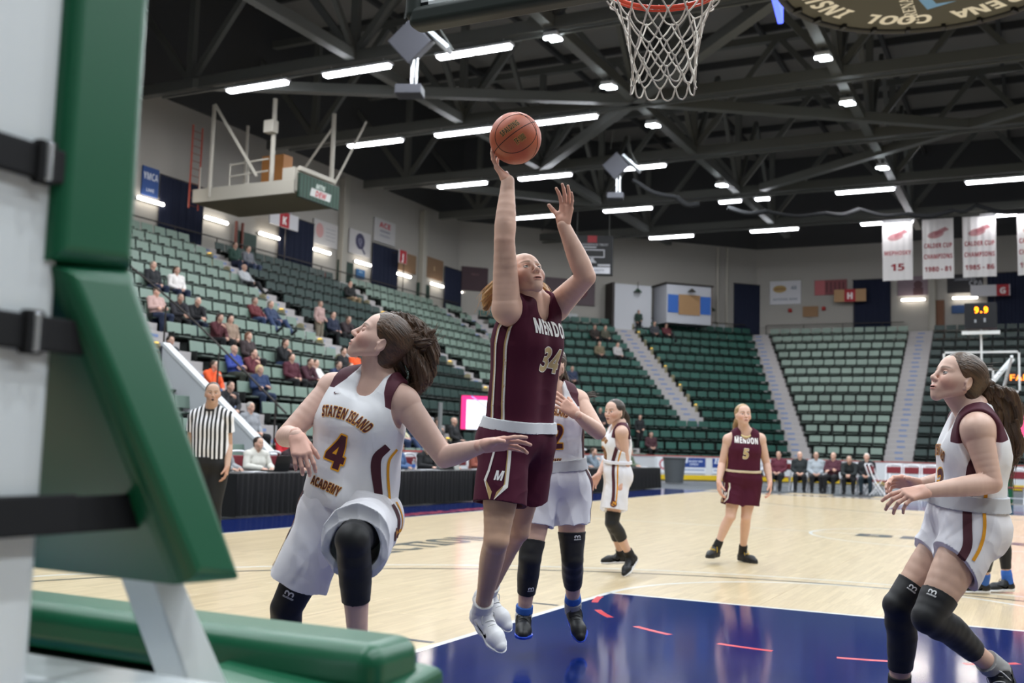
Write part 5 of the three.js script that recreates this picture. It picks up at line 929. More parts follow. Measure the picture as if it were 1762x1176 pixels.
// ---------- players and the referee ----------
const cloth = (color, o = {}) => phy({ color, roughness: 0.72, sheen: 0.25, sheenRoughness: 0.5, ...o });
const knitTex = dataTex(128, 128, (x, y) => { const v = 128 + ((x >> 1) % 2 ? 30 : -30) + ((y >> 1) % 2 ? 24 : -24); return [v, v, v]; }, false);
const M_maroon = cloth(0x48132a, { sheen: 0.05, roughness: 0.8, specularIntensity: 0.5 }), M_whiteCloth = cloth(0xe3e2e8), M_sleeve = phy({ color: 0x0d0e11, roughness: 0.6, sheen: 0.3, sheenColor: new THREE.Color(0.5, 0.5, 0.55) });
const M_stripeMaroon = cloth(0x451423, { sheen: 0.05 }), M_stripeGold = cloth(0xe09a16), M_stripeWhite = cloth(0xdedcd8), M_stripeTan = cloth(0xb79a66);
const M_shoeWhite = phy({ color: 0xe6e6e8, roughness: 0.42 }), M_shoeBlack = phy({ color: 0x15171b, roughness: 0.5 }), M_soleWhite = std({ color: 0xe8e8ea, roughness: 0.5 }), M_soleBlue = phy({ color: 0x1546c8, roughness: 0.35 }), M_laceWhite = std({ color: 0xd8d8d6, roughness: 0.8 }), M_laceYellow = std({ color: 0xf2c61a, roughness: 0.7 }), M_laceBlack = std({ color: 0x111215, roughness: 0.8 });
const M_sockWhite = cloth(0xdcdcdc), M_sockBlue = cloth(0x2f63b8), M_sockBlack = cloth(0x101114), M_sockGrey = cloth(0x9a9a9a);
function printTex(w, h, draw) { const t = canvasTex(w, h, (g) => { g.clearRect(0, 0, w, h); draw(g, w, h); }); return t; }
const printMat = (t) => phy({ map: t, transparent: true, alphaTest: 0.45, roughness: 0.7 });
function arched(g, txt, cx, cy, r, size, fill, stroke, lw, squeeze = 0.62, font = 'sans-serif', track = 1.06) {
  g.font = `900 ${size}px ${font}`; g.textAlign = 'center'; g.textBaseline = 'middle'; g.lineJoin = 'round';
  const ws = [...txt].map((c) => g.measureText(c).width * squeeze * track), total = ws.reduce((a, b) => a + b, 0); let s = -total / 2;
  [...txt].forEach((c, i) => {
    const mid = s + ws[i] / 2; s += ws[i]; g.save();
    if (r) { const a = mid / r; g.translate(cx + Math.sin(a) * r, cy + r - Math.cos(a) * r); g.rotate(a); } else g.translate(cx + mid, cy);
    g.scale(squeeze, 1); if (stroke) { g.strokeStyle = stroke; g.lineWidth = lw; g.strokeText(c, 0, 0); } g.fillStyle = fill; g.fillText(c, 0, 0); g.restore();
  });
}
const whiteFront = (num) => printMat(printTex(640, 1024, (g, w) => {
  arched(g, 'STATEN ISLAND', w / 2, 130, 620, 146, '#4a1526', '#dd9c1c', 13, 0.45);
  arched(g, num, w / 2, 520, 0, 480, '#4a1526', '#e8a41a', 34, 0.7);
  arched(g, 'ACADEMY', w / 2, 890, 0, 120, '#4a1526', '#dd9c1c', 12, 0.55);
}));
const maroonFront = (num) => printMat(printTex(640, 900, (g, w) => {
  arched(g, 'MENDON', w / 2, 150, 0, 250, '#f1efee', null, 0, 0.5);
  arched(g, num, w / 2, 560, 0, 430, '#c4ad7c', '#f0eee8', 20, 0.62);
}));
const swooshDraw = (col) => (g, w, h) => { g.fillStyle = col; g.beginPath(); g.moveTo(w * 0.02, h * 0.55); g.quadraticCurveTo(w * 0.1, h * 1.02, w * 0.35, h * 0.84); g.lineTo(w * 0.98, h * 0.1); g.lineTo(w * 0.33, h * 0.6); g.quadraticCurveTo(w * 0.12, h * 0.68, w * 0.16, h * 0.28); g.quadraticCurveTo(w * 0.03, h * 0.4, w * 0.02, h * 0.55); g.fill(); };
const P_swooshDark = printMat(printTex(192, 96, swooshDraw('#14151a'))), P_swooshWhite = printMat(printTex(192, 96, swooshDraw('#e8e8e8'))), P_swooshMaroon = printMat(printTex(192, 96, swooshDraw('#4a1526')));
const P_pad = printMat(printTex(256, 160, (g, w, h) => { g.strokeStyle = '#e6e6e6'; g.lineWidth = 26; g.lineCap = 'round'; g.beginPath(); g.moveTo(60, 84); g.bezierCurveTo(40, 20, 110, 10, 128, 72); g.bezierCurveTo(146, 10, 216, 20, 196, 84); g.stroke(); g.fillStyle = '#e6e6e6'; g.font = 'italic 900 44px sans-serif'; g.textAlign = 'center'; g.fillText('McDAVID', 128, 146); }));
const P_paw = printMat(printTex(192, 192, (g) => { g.fillStyle = '#4a1526'; g.beginPath(); g.arc(96, 96, 84, 0, 7); g.fill(); g.fillStyle = '#c98a2a'; g.beginPath(); g.arc(86, 92, 56, 0, 7); g.fill(); g.fillStyle = '#3a1420'; g.beginPath(); g.moveTo(70, 120); g.lineTo(100, 84); g.lineTo(140, 130); g.fill(); }));
const P_spear = printMat(printTex(512, 768, (g, w, h) => {       // white and gold spear on the maroon shorts, with the letter M
  const poly = (c, p) => { g.fillStyle = c; g.beginPath(); p.forEach(([x, y], i) => (i ? g.lineTo(x, y) : g.moveTo(x, y))); g.fill(); };
  poly('#e6e3dd', [[150, 0], [190, 0], [130, 330], [80, 470], [205, 768], [222, 640], [120, 480], [160, 350], [220, 0], [150, 0]]);
  poly('#b99b66', [[120, 480], [222, 640], [205, 768], [160, 660], [110, 500]]);
  poly('#e6e3dd', [[400, 0], [440, 0], [440, 560], [260, 760], [290, 640], [400, 520]]);
  poly('#b99b66', [[400, 0], [400, 520], [290, 640], [262, 750], [372, 570], [384, 500], [384, 0]]);
  g.font = 'italic 900 190px sans-serif'; g.fillStyle = '#f0eeee'; g.textAlign = 'center'; g.save(); g.translate(290, 470); g.scale(0.8, 1); g.fillText('M', 0, 0); g.restore();
}));
function hairMat(hex) { return phy({ color: hex, roughness: 0.45, sheen: 0.3, sheenColor: new THREE.Color(0.6, 0.5, 0.4), vertexColors: true }); }

// the cloth's own flat pattern: u across the chest, v along the back, in the torso's frame
function clothUV(g, o, L, U) { const p = g.attributes.position, uv = new Float32Array(p.count * 2), q = new THREE.Vector3(); for (let i = 0; i < p.count; i++) { q.fromBufferAttribute(p, i).sub(o); uv[i * 2] = q.dot(L) / 0.64 + 0.5; uv[i * 2 + 1] = q.dot(U) / 0.8 + 0.86; } g.setAttribute('uv', new THREE.BufferAttribute(uv, 2)); return g; }
const clothMap = (draw) => cloth(0xffffff, { map: canvasTex(640, 800, (g) => { g.fillStyle = '#e8e8ec'; g.fillRect(0, 0, 640, 800); draw(g, (l) => (l / 0.64 + 0.5) * 640, (u) => (1 - (u / 0.8 + 0.86)) * 800); }) });
// cloth folds: ridges that run mostly along the cloth's length, some drawn slantwise, over a fine ripple
function folds(amp, J, U, sd) {
  const ax = U, s1 = Math.sin(sd), s2 = Math.cos(sd * 1.7);
  return (x, y, z) => {
    const k = x * ax.x + y * ax.y + z * ax.z, a = x - ax.x * k, c = z - ax.z * k, w = n3(x * 4 + sd, y * 4, z * 4);
    const r1 = 1 - Math.abs(n3(a * 15 + k * 5 * s1 + w * 1.5, k * 3.2 + sd, c * 15 + k * 4 * s2)) * 4.2, r2 = 1 - Math.abs(n3(a * 9 + sd, k * 15 + w * 2 + a * 9 * s2, c * 9)) * 4, m = 0.5 + n3(x * 3 + 5, y * 3 + sd, z * 3) * 1.6;
    return amp * (Math.max(-0.6, r1) * 0.6 * m + Math.max(-0.5, r2) * 0.5 * (1 - m) + n3(x * 24, y * 24, z * 24) * 0.22);
  };
}
function player(o) {
  const J = {}; for (const [k, v] of Object.entries(o.J)) J[k] = VA(v);
  const px = J.pel.x, pz = J.pel.z, c1 = o.cell ?? 0.007, c2 = o.cellCloth ?? 0.006;
  const root = thing('person', o.label, 'person', [px, 0, pz], 0, o.group);
  const add = (name, g, mat, parent = root, label) => { const m = mesh(name, Array.isArray(g) ? merge(g) : g, mat, parent); m.geometry.translate(-px, 0, -pz); if (label) m.userData.label = label; return m; };
  const hF = o.headF.clone().normalize(), hU = (o.headUp ?? UY).clone().addScaledVector(hF, -(o.headUp ?? UY).dot(hF)).normalize(), hX = hU.clone().cross(hF);
  const B = bodyParts(J, { ...o, headF: hF, headUp: hU }), { T, legs, arms, U, Uc, Lp, Fp, Lc, Fc, P, C, Wp, pt } = B;
  const skin = o.skin ?? SKIN, legSkin = o.legSkin ?? skin;
  // body
  const bodyF = field([...T, ...T.neck, ...legs.R, ...legs.L, ...arms.R, ...arms.L]);
  const bg = paintV(meshField(bodyF, c1), (p) => {
    const m = 1 + n3(p.x * 14, p.y * 14, p.z * 14) * 0.08, low = p.y < J.pel.y - 0.05 && Math.min(p.distanceTo(J.wrL), p.distanceTo(J.wrR)) > 0.2; let c = low ? legSkin : skin;
    const e = Math.min(p.distanceTo(J.elR), p.distanceTo(J.elL)), kn = Math.min(p.distanceTo(J.knR), p.distanceTo(J.knL)); c = mix(c, [c[0], c[1] * 0.8, c[2] * 0.78], Math.exp(-e * e / 0.0018) * 0.45 + Math.exp(-kn * kn / 0.003) * 0.25);
    return [c[0] * m, c[1] * m, c[2] * m];
  });
  const sc = o.headS ?? 1, hg = headGeo(o.headCell ?? 0.003, { ...(o.face ?? {}), skin }); frameGeo(hg, J.head, hX.clone().multiplyScalar(sc), hU.clone().multiplyScalar(sc), hF.clone().multiplyScalar(sc));
  const hands = []; for (const s of ['R', 'L']) { const h = o.hands[s], hp = handPrims(J['wr' + s], h.d, h.n, s === 'L' ? 1 : -1, h); hands.push(paintV(meshField(field(hp), o.handCell ?? 0.003), (p) => { const m = 1 + n3(p.x * 60, p.y * 60, p.z * 60) * 0.1; return [skin[0] * 1.0 * m, skin[1] * 0.87 * m, skin[2] * 0.84 * m]; })); }
  add('body', mergeGeometries([bg, hg, ...hands].map(cleanG)), M_skin);
  // jersey
  const b = o.build ?? 1, jp = T.map((q) => ({ ...q, inf: 0.012 }));
  for (const s of [-1, 1]) { jp.push(cap(C(s * 0.066 * b, 0.004, 0.02), P(s * 0.07 * b, 0.0, o.hemU ?? 0.0), 0.115 * b, (o.hemR ?? (o.waistband ? 0.11 : 0.117)) * b, 0.03)); }
  if (o.blouse) for (const a of [-1, -0.5, 0, 0.5, 1]) jp.push(ball(P(a * 0.1, 0.075 - Math.abs(a) * 0.04, (o.hemCut ?? 0.06) + 0.035 + 0.012 * Math.sin(a * 7)), 0.07 + 0.012 * Math.cos(a * 5), 0.03));
  const ar = o.armhole ?? 0.08;
  for (const s of ['R', 'L']) { const sg = s === 'L' ? 1 : -1, sh = J['sh' + s], ad = J['el' + s].clone().sub(sh).normalize(); jp.push(cap(sh.clone().addScaledVector(Lc, sg * 0.026), sh.clone().addScaledVector(ad, 0.1).addScaledVector(Lc, sg * 0.036), ar, ar, 0.012, { sub: true }), ell(sh.clone().addScaledVector(Lc, sg * 0.07).addScaledVector(Uc, 0.01), o.sleeved ? 0.07 : 0.108, o.sleeved ? 0.07 : 0.135, o.sleeved ? 0.07 : 0.13, [Lc, Uc, Fc], 0.012, { sub: true })); }
  if (!o.sleeved) jp.push(cap(J.neck.clone().addScaledVector(Uc, -0.05), J.neck.clone().addScaledVector(Uc, 0.13), 0.062, 0.088, 0.008, { sub: true }), cap(J.neck.clone().addScaledVector(Fc, 0.05).addScaledVector(Uc, -(o.scoop ?? 0.06)), J.neck.clone().addScaledVector(Fc, 0.1).addScaledVector(Uc, 0.07), 0.045, 0.06, 0.01, { sub: true }));
  const wj = folds(o.wr ?? 0.006, J, U, o.ws ?? 3), jf = field(jp, { cuts: [[P(0, 0, o.hemCut ?? 0.06), U.clone().negate()]], disp: wj });
  const jc = o.jerseyColor; const jg = meshField(jf, c2); if (jc) clothUV(jg, J.neck, Lc, Uc);
  const jersey = add('jersey', jg, jc ?? M_maroon, root, o.jerseyLabel);
  const pp = (g, m, nm, parent) => add(nm, g, m, parent);
  for (const d of o.prints ?? []) pp(patch(jf, C(...d.c), Lc.clone().addScaledVector(Uc, d.tilt ?? 0).normalize(), Uc.clone().addScaledVector(Lc, -(d.tilt ?? 0)).normalize(), d.w, d.h, 48, 64, 0.0025, Fc), d.m, 'print', jersey);
  for (const s of o.stripes ?? []) pp(ribbon(jf, s.p.map((q) => (q[3] === 'P' ? P(q[0], q[1], q[2]) : q[3] === 'W' ? Wp(q[0], q[1]) : C(q[0], q[1], q[2]))), s.w, Lc.clone().multiplyScalar(s.n[0]).addScaledVector(Fc, s.n[1]).normalize(), 0.0022), s.m, 'stripe', jersey);
  // shorts
  const sp = []; const hemR = o.hemWide ?? 0.118, fr = o.hem ?? [0.6, 0.6];
  for (const q of T.slice(0, 3)) sp.push({ ...q, inf: 0.018 }); for (const q of T) if (q !== T[0] && sp.length < 8 && pd(q, J.pel.x, J.pel.y, J.pel.z) < 0.02) sp.push({ ...q, inf: 0.014 });
  const subs = [];
  ['R', 'L'].forEach((s, i) => {
    const h = J['hip' + s], k = J['kn' + s], td = k.clone().sub(h).normalize(), P0 = lerpV(h, k, fr[i]), sg = s === 'L' ? 1 : -1, tilt = td.clone().addScaledVector(Lp, sg * (o.hemTilt ?? 0)).addScaledVector(Fp, o.hemTiltF?.[i] ?? 0).normalize();
    const drop = (o.drape?.[i] ?? 0), Pd = P0.clone().addScaledVector(UY, -drop);
    sp.push(cap(h.clone().addScaledVector(Lp, sg * 0.012), P0.clone().addScaledVector(td, 0.04), 0.108 * b, hemR, 0.045, { clip: [[P0, tilt]] })); if (drop) sp.push(cap(lerpV(h, k, 0.25).addScaledVector(UY, -drop * 0.5), Pd.clone().addScaledVector(td, 0.04), 0.09, hemR * 0.92, 0.05, { clip: [[P0, tilt]] }));
    const q0 = drop ? 0.022 : 0.01; subs.push(cap(lerpV(h, k, fr[i] - 0.16).addScaledVector(UY, -drop * 0.5), P0.clone().addScaledVector(UY, -drop * 0.55).addScaledVector(td, 0.06), hemR - 0.03, hemR - q0, 0.004, { sub: true }));
  });
  const sf = field([...sp, ...subs], { cuts: [[P(0, 0, o.waistU ?? 0.075), U]], disp: folds(o.wrS ?? 0.009, J, U, (o.ws ?? 3) + 5) });
  const shorts = add(o.trousers ? 'trousers_seat' : 'shorts', meshField(sf, c2), o.shortsMat ?? (jc ? M_whiteCloth : M_maroon));
  if (o.waistband) { const wf = field(T.map((q) => ({ ...q, inf: 0.027 })).concat([-1, 1].map((s) => cap(P(s * 0.066 * b, 0, 0.1), P(s * 0.066 * b, 0, 0), 0.122 * b, 0.13 * b, 0.03))), { cuts: [[P(0, 0, o.waistband[1]), U], [P(0, 0, o.waistband[0]), U.clone().negate()]] }); add('waistband', meshField(wf, c2), o.waistbandMat ?? M_whiteCloth, shorts); }
  for (const s of o.shortStripes ?? []) pp(ribbon(sf, s.p.map((q) => (q[3] ? lerpV(J['hip' + q[3]], J['kn' + q[3]], q[2]).addScaledVector(Lp, q[0]).addScaledVector(Fp, q[1]) : P(q[0], q[1], q[2]))), s.w, Lp.clone().multiplyScalar(s.n[0]).addScaledVector(Fp, s.n[1]).addScaledVector(U, s.n[2] ?? 0).normalize(), 0.0024), s.m, 'stripe', shorts);
  for (const d of o.shortPrints ?? []) { const h = J['hip' + d.leg], k = J['kn' + d.leg], v = h.clone().sub(k).normalize(), n0 = Lp.clone().multiplyScalar(d.n[0]).addScaledVector(Fp, d.n[1]), n = n0.addScaledVector(v, -n0.dot(v)).normalize(), u = v.clone().cross(n); pp(patch(sf, lerpV(h, k, d.at).addScaledVector(u, d.off ?? 0), u, v, d.w, d.h, 30, 40, 0.0026, n), d.m, 'print', shorts); }
  // sleeves, socks, shoes
  for (const s of ['R', 'L']) {
    const h = J['hip' + s], k = J['kn' + s], a = J['an' + s], td = k.clone().sub(h).normalize(), sd = a.clone().sub(k).normalize(), L = legs[s];
    const sl = o.sleeves?.[s];
    if (sl) {
      const ps = L.map((q) => ({ ...q, inf: 0.006 })); ps.push(cap(lerpV(h, k, 0.86).addScaledVector(L.fw, 0.016), lerpV(k, a, 0.16).addScaledVector(L.fw, 0.012), 0.05 * (o.leg ?? b), 0.046 * (o.leg ?? b), 0.02));
      const f = field(ps, { cuts: [[lerpV(h, k, sl[0]), td.clone().negate()], [lerpV(k, a, sl[1]), sd]], disp: (x, y, z) => n3(x * 30, y * 30, z * 30) * 0.0025 });
      const m = add('knee_sleeve', meshField(f, c2), M_sleeve);
      if (sl[2]) { const [t, nx, nf, w] = sl[2], on = t < 1 ? lerpV(h, k, t) : lerpV(k, a, t - 1), v = (t < 1 ? td : sd).clone().negate(), n0 = Lp.clone().multiplyScalar(nx).addScaledVector(Fp, nf), n = n0.addScaledVector(v, -n0.dot(v)).normalize(), u = v.clone().cross(n); pp(patch(f, on, u, v, w ?? 0.06, (w ?? 0.06) * 0.62, 20, 14, 0.002, n), P_pad, 'print', m); }
    }
    const so = o.socks?.[s];
    if (so) { for (const [t0, t1, mat, inf] of so) { const f = field([...L.filter((q) => q.seg >= 2), cap(lerpV(k, a, 0.85), a.clone().addScaledVector(sd, 0.04), 0.037, 0.04, 0.02)].map((q) => ({ ...q, inf })), { cuts: [[lerpV(k, a, t0), sd.clone().negate()], [lerpV(k, a, t1), sd]], disp: (x, y, z) => n3(x * 20, y * 70, z * 20) * 0.004 }); add('sock', meshField(f, c2), mat); } }
    const sh = o.shoes;
    if (sh) {
      const g = shoeGeos(a, J['to' + s], a.clone().sub(k).normalize().negate().addScaledVector(UY, o.flat?.[s] ? 6 : 0.1).normalize(), o.shoeCell ?? 0.005, sh);
      const x = thing0(root, 'shoe'); x.position.set(0, 0, 0);
      add('upper', g.upper, sh.upper, x); add('sole', g.sole, sh.sole, x); add('laces', g.laces, sh.laces, x);
      if (sh.swoosh) for (const sg of [-1, 1]) add('print', patch(g.fu, g.Q(0, 0.045, 0.13), g.z.clone().multiplyScalar(-sg * -1), g.y, 0.1, 0.045, 24, 12, 0.0018, g.x.clone().multiplyScalar(sg), 0.12), sh.swoosh, x);
    }
  }
  // hair
  if (o.hair) hairOn(o, J.head, hX, hU, hF, sc, add, root);
  o.extra?.({ add, root, B, J, jf, sf, jersey, shorts, bodyF });
  return root;
}
function thing0(parent, name) { const g = new THREE.Group(); g.name = name; parent.add(g); return g; }
function hairOn(o, hd, hX, hU, hF, sc, add, root) {
  const h = o.hair, mat = h.mat ?? hairMat(h.color), toW = (x, y, z) => hd.clone().addScaledVector(hX, x * sc).addScaledVector(hU, y * sc).addScaledVector(hF, z * sc), fr = [hX, hU, hF];
  const back = hF.clone().negate().addScaledVector(hU, -0.25).normalize(), tk = h.thick ?? 0.009;
  const ps = [ell(toW(0, 0.038, -0.02), (0.073 + tk) * sc, (0.084 + tk) * sc, (0.094 + tk) * sc, fr, 0.02), ell(toW(0, -0.035, -0.05), 0.058 * sc, 0.05 * sc, 0.05 * sc, fr, 0.03)];
  if (h.full) { for (const s of [-1, 1]) ps.push(cap(toW(s * 0.074, 0.03, 0), toW(s * 0.078, -0.09, -0.015), 0.022, 0.028, 0.03)); ps.push(cap(toW(0, 0, -0.07), toW(0, -0.12, -0.07), 0.06, 0.055, 0.04)); }
  const lineN = hF.clone().addScaledVector(hU, -(h.slope ?? 0.72)).normalize();
  for (const s of [-1, 1]) if (!h.full) ps.push(ell(toW(s * 0.086, -0.006, -0.008), 0.022 * sc, 0.03 * sc, 0.019 * sc, fr, 0.006, { sub: true }));
  const strand = (dir, f1, f2, amp) => (x, y, z) => { const k = x * dir.x + y * dir.y + z * dir.z, a = x - dir.x * k, b = y - dir.y * k, c = z - dir.z * k; return (n3(a * f1 + k * f2, b * f1, c * f1 + 7) + 0.5 * n3(a * f1 * 2.2, b * f1 * 2.2 + k * f2, c * f1 * 2.2)) * amp; };
  const dark = (g, dir) => paintV(g, (p) => { const k = p.dot(dir), a = p.clone().addScaledVector(dir, -k), m = 0.9 + n3(a.x * 260 + k * 6, a.y * 260, a.z * 260) * 1.1 + n3(a.x * 50, a.y * 50, a.z * 50 + k * 4) * 0.5; return [m, m, m]; });
  const cf = field(ps, { cuts: [[toW(0, h.line ?? 0.068, h.lineZ ?? 0.06), lineN], [toW(0, h.nape ?? -0.085, 0), hU.clone().negate()]], disp: strand(back, 210, 9, 0.0016) });
  const c = add('hair', dark(meshField(cf, o.hairCell ?? 0.003), back), mat);
  for (const lk of h.locks ?? []) {
    const pts = lk.map((q) => V(q[0], q[1], q[2])), curve = new THREE.CatmullRomCurve3(pts), n = 14, lp = [], rad = (t) => { const u = t * (lk.length - 1), i = Math.min(lk.length - 2, Math.floor(u)); return lk[i][3] + (lk[i + 1][3] - lk[i][3]) * (u - i); };
    for (let i = 0; i < n; i++) lp.push(cap(curve.getPoint(i / n), curve.getPoint((i + 1) / n), rad(i / n), rad((i + 1) / n), 0.012));
    const dir = pts[pts.length - 1].clone().sub(pts[0]).normalize(), f = field(lp, { disp: strand(dir, 95, 14, h.mess ?? 0.011) });
    add('ponytail', dark(meshField(f, o.hairCell ?? 0.0035), dir), mat, c);
    // loose strands
    const st = []; for (let i = 0; i < (h.loose ?? 40); i++) { const p = [], ph = rr(0, 6.3), rr0 = rr(0.7, 1.25), bend = V(rr(-1, 1), rr(-1, 1), rr(-1, 1)).multiplyScalar(0.03); for (let j = 0; j <= 6; j++) { const t = Math.min(1, 0.05 + j / 6 * rr(0.9, 1.0)), q = curve.getPoint(t), R = rad(t) * rr0, tg = curve.getTangent(t), s1 = tg.clone().cross(V(0.3, 1, 0.2)).normalize(), s2 = tg.clone().cross(s1); q.addScaledVector(s1, Math.cos(ph + j * 0.2) * R).addScaledVector(s2, Math.sin(ph + j * 0.2) * R).addScaledVector(bend, (j / 6) ** 2 * 1.3); p.push(q); } st.push(tint(tube(p, 0.0007, 10, 3), 1.2, 1.1, 1)); }
    add('loose_strands', st, mat, c);
  }
  if (h.tie) add('hair_tie', new THREE.TorusGeometry(h.tie[3], 0.008, 8, 20).applyQuaternion(new THREE.Quaternion().setFromUnitVectors(V(0, 0, 1), (h.tieDir ?? back).clone().normalize())).translate(h.tie[0], h.tie[1], h.tie[2]), std({ color: h.tieColor ?? 0x18191c, roughness: 0.8 }), c);
  const fly = []; for (let i = 0; i < (h.fly ?? 0); i++) { const a = rr(-1.2, 1.2), e = rr(0.3, 1.4), p0 = toW(Math.sin(a) * 0.06, 0.07 + rr(0, 0.04), -0.03 - rr(0, 0.06)), q = [p0]; for (let j = 1; j < 5; j++) q.push(p0.clone().addScaledVector(hU, 0.012 * j * e).addScaledVector(hF, -0.02 * j + 0.006 * j * j * (e - 1)).addScaledVector(hX, Math.sin(a + j) * 0.006)); fly.push(tint(tube(q, 0.0005, 10, 3), 1.3, 1.2, 1)); }
  if (fly.length) add('flyaway_hair', fly, mat, c);
}
const JOINTS = {
A:{pel:[-0.8,1.215,-1.973],hipR:[-0.82,1.142,-1.881],hipL:[-0.79,1.156,-2.074],knR:[-0.814,0.744,-1.805],anR:[-1.006,0.385,-2.052],toR:[-0.898,0.181,-2.05],knL:[-0.893,0.759,-2.179],anL:[-1.148,0.418,-2.371],toL:[-1.08,0.239,-2.403],neck:[-0.722,1.812,-1.945],shR:[-0.772,1.755,-1.758],elR:[-0.766,2.056,-1.705],wrR:[-0.774,2.332,-1.737],shL:[-0.692,1.806,-2.107],elL:[-0.493,1.925,-1.991],wrL:[-0.578,2.155,-1.922],head:[-0.739,1.904,-1.87],chest:[-0.756,1.639,-1.947],waist:[-0.792,1.361,-1.96]},
B:{pel:[-1.16,0.892,-1.177],hipR:[-1.237,0.847,-1.144],hipL:[-1.049,0.851,-1.181],knR:[-1.388,0.481,-1.098],anR:[-1.525,0.04,-1.214],toR:[-1.524,-0.03,-1.109],knL:[-0.896,0.797,-0.825],anL:[-0.937,0.383,-0.952],toL:[-0.88,0.251,-0.861],neck:[-1.05,1.417,-1.174],shR:[-1.24,1.368,-1.14],elR:[-1.354,1.164,-0.994],wrR:[-1.159,1.168,-0.81],shL:[-0.93,1.315,-1.188],elL:[-0.749,1.1,-1.213],wrL:[-0.545,1.149,-1.141],head:[-1.032,1.55,-1.145],chest:[-1.108,1.235,-1.153],waist:[-1.146,0.99,-1.162]},
C:{pel:[-1.129,1.008,-3.101],hipR:[-1.188,0.938,-3.046],hipL:[-1.058,0.941,-3.189],knR:[-1.195,0.539,-2.963],anR:[-1.268,0.207,-3.054],toR:[-1.216,0.039,-2.941],knL:[-1.041,0.531,-3.198],anL:[-1.131,0.224,-3.435],toL:[-1.002,0.066,-3.292],neck:[-1.127,1.487,-3.037],shR:[-1.23,1.409,-2.938],elR:[-1.255,1.166,-2.93],wrR:[-1.158,1.056,-2.766],shL:[-1.013,1.421,-3.158],elL:[-0.847,1.244,-3.07],wrL:[-0.895,1.332,-2.867],head:[-1.114,1.601,-2.986],chest:[-1.13,1.333,-3.053],waist:[-1.133,1.105,-3.088]},
D:{pel:[-2.196,0.972,-6.931],hipL:[-2.163,0.899,-6.877],hipR:[-2.232,0.894,-7.0],knL:[-2.194,0.485,-6.829],anL:[-2.093,0.17,-7.05],toL:[-2.119,0.012,-6.897],knR:[-2.287,0.469,-7.043],anR:[-2.276,0.154,-7.308],toR:[-2.388,0.023,-7.267],neck:[-2.169,1.371,-6.9],shL:[-2.098,1.31,-6.774],elL:[-2.088,1.018,-6.868],wrL:[-2.111,0.817,-6.789],shR:[-2.269,1.329,-7.012],elR:[-2.316,1.065,-6.996],wrR:[-2.352,0.913,-6.86],head:[-2.199,1.492,-6.838],chest:[-2.187,1.214,-6.909],waist:[-2.195,1.053,-6.923]},
E:{pel:[-1.469,0.926,-8.716],hipR:[-1.536,0.851,-8.69],hipL:[-1.394,0.855,-8.761],knR:[-1.574,0.495,-8.633],anR:[-1.735,0.147,-8.669],toR:[-1.769,0.02,-8.509],knL:[-1.44,0.491,-8.756],anL:[-1.536,0.094,-9.0],toL:[-1.408,0.017,-8.938],neck:[-1.438,1.388,-8.679],shR:[-1.593,1.292,-8.613],elR:[-1.663,1.041,-8.628],wrR:[-1.662,0.849,-8.493],shL:[-1.298,1.307,-8.758],elL:[-1.247,1.054,-8.834],wrL:[-1.191,0.864,-8.749],head:[-1.442,1.543,-8.615],chest:[-1.453,1.217,-8.691],waist:[-1.462,1.035,-8.707]},
F:{pel:[1.06,0.919,-2.396],hipL:[1.09,0.868,-2.316],hipR:[1.019,0.86,-2.472],knL:[0.931,0.531,-2.139],anL:[1.154,0.311,-2.433],toL:[1.236,0.185,-2.488],knR:[0.798,0.537,-2.364],anR:[0.777,0.079,-2.517],toR:[0.672,0.012,-2.45],neck:[1.089,1.34,-2.375],shL:[1.113,1.269,-2.226],elL:[1.162,1.06,-2.196],wrL:[0.94,1.024,-2.044],shR:[1.039,1.294,-2.535],elR:[1.034,1.072,-2.647],wrR:[0.874,1.038,-2.38],head:[1.031,1.467,-2.332],chest:[1.095,1.19,-2.395],waist:[1.07,0.998,-2.404]},
G:{pel:[0.9,0.96,-7.76],hipL:[0.92,0.89,-7.69],hipR:[0.885,0.885,-7.84],knL:[0.95,0.48,-7.62],anL:[0.87,0.09,-7.8],toL:[0.76,0.03,-7.76],knR:[1.02,0.49,-8.0],anR:[1.055,0.095,-8.03],toR:[0.95,0.02,-7.96],neck:[0.89,1.41,-7.7],shL:[0.905,1.345,-7.55],elL:[0.99,1.11,-7.62],wrL:[0.86,0.98,-7.46],shR:[0.875,1.345,-7.86],elR:[1.0,1.09,-8.01],wrR:[0.87,0.95,-7.92],head:[0.87,1.55,-7.68],chest:[0.895,1.24,-7.71],waist:[0.9,1.05,-7.75]},
R:{pel:[-6.601,0.917,-6.353],hipR:[-6.669,0.853,-6.326],hipL:[-6.525,0.858,-6.397],knR:[-6.669,0.5,-6.295999999999999],anR:[-6.669,0.09,-6.326],toR:[-6.569,0.03,-6.175999999999999],knL:[-6.525,0.5,-6.367],anL:[-6.525,0.09,-6.397],toL:[-6.425000000000001,0.03,-6.247],neck:[-6.579,1.485,-6.3],shR:[-6.726,1.381,-6.239],elR:[-6.828,1.083,-6.277],wrR:[-6.738,0.87,-6.233],shL:[-6.437,1.384,-6.382],elL:[-6.455,1.089,-6.463],wrL:[-6.367,0.863,-6.363],head:[-6.518,1.624,-6.248],chest:[-6.589,1.275,-6.319],waist:[-6.593,1.059,-6.341]},
};
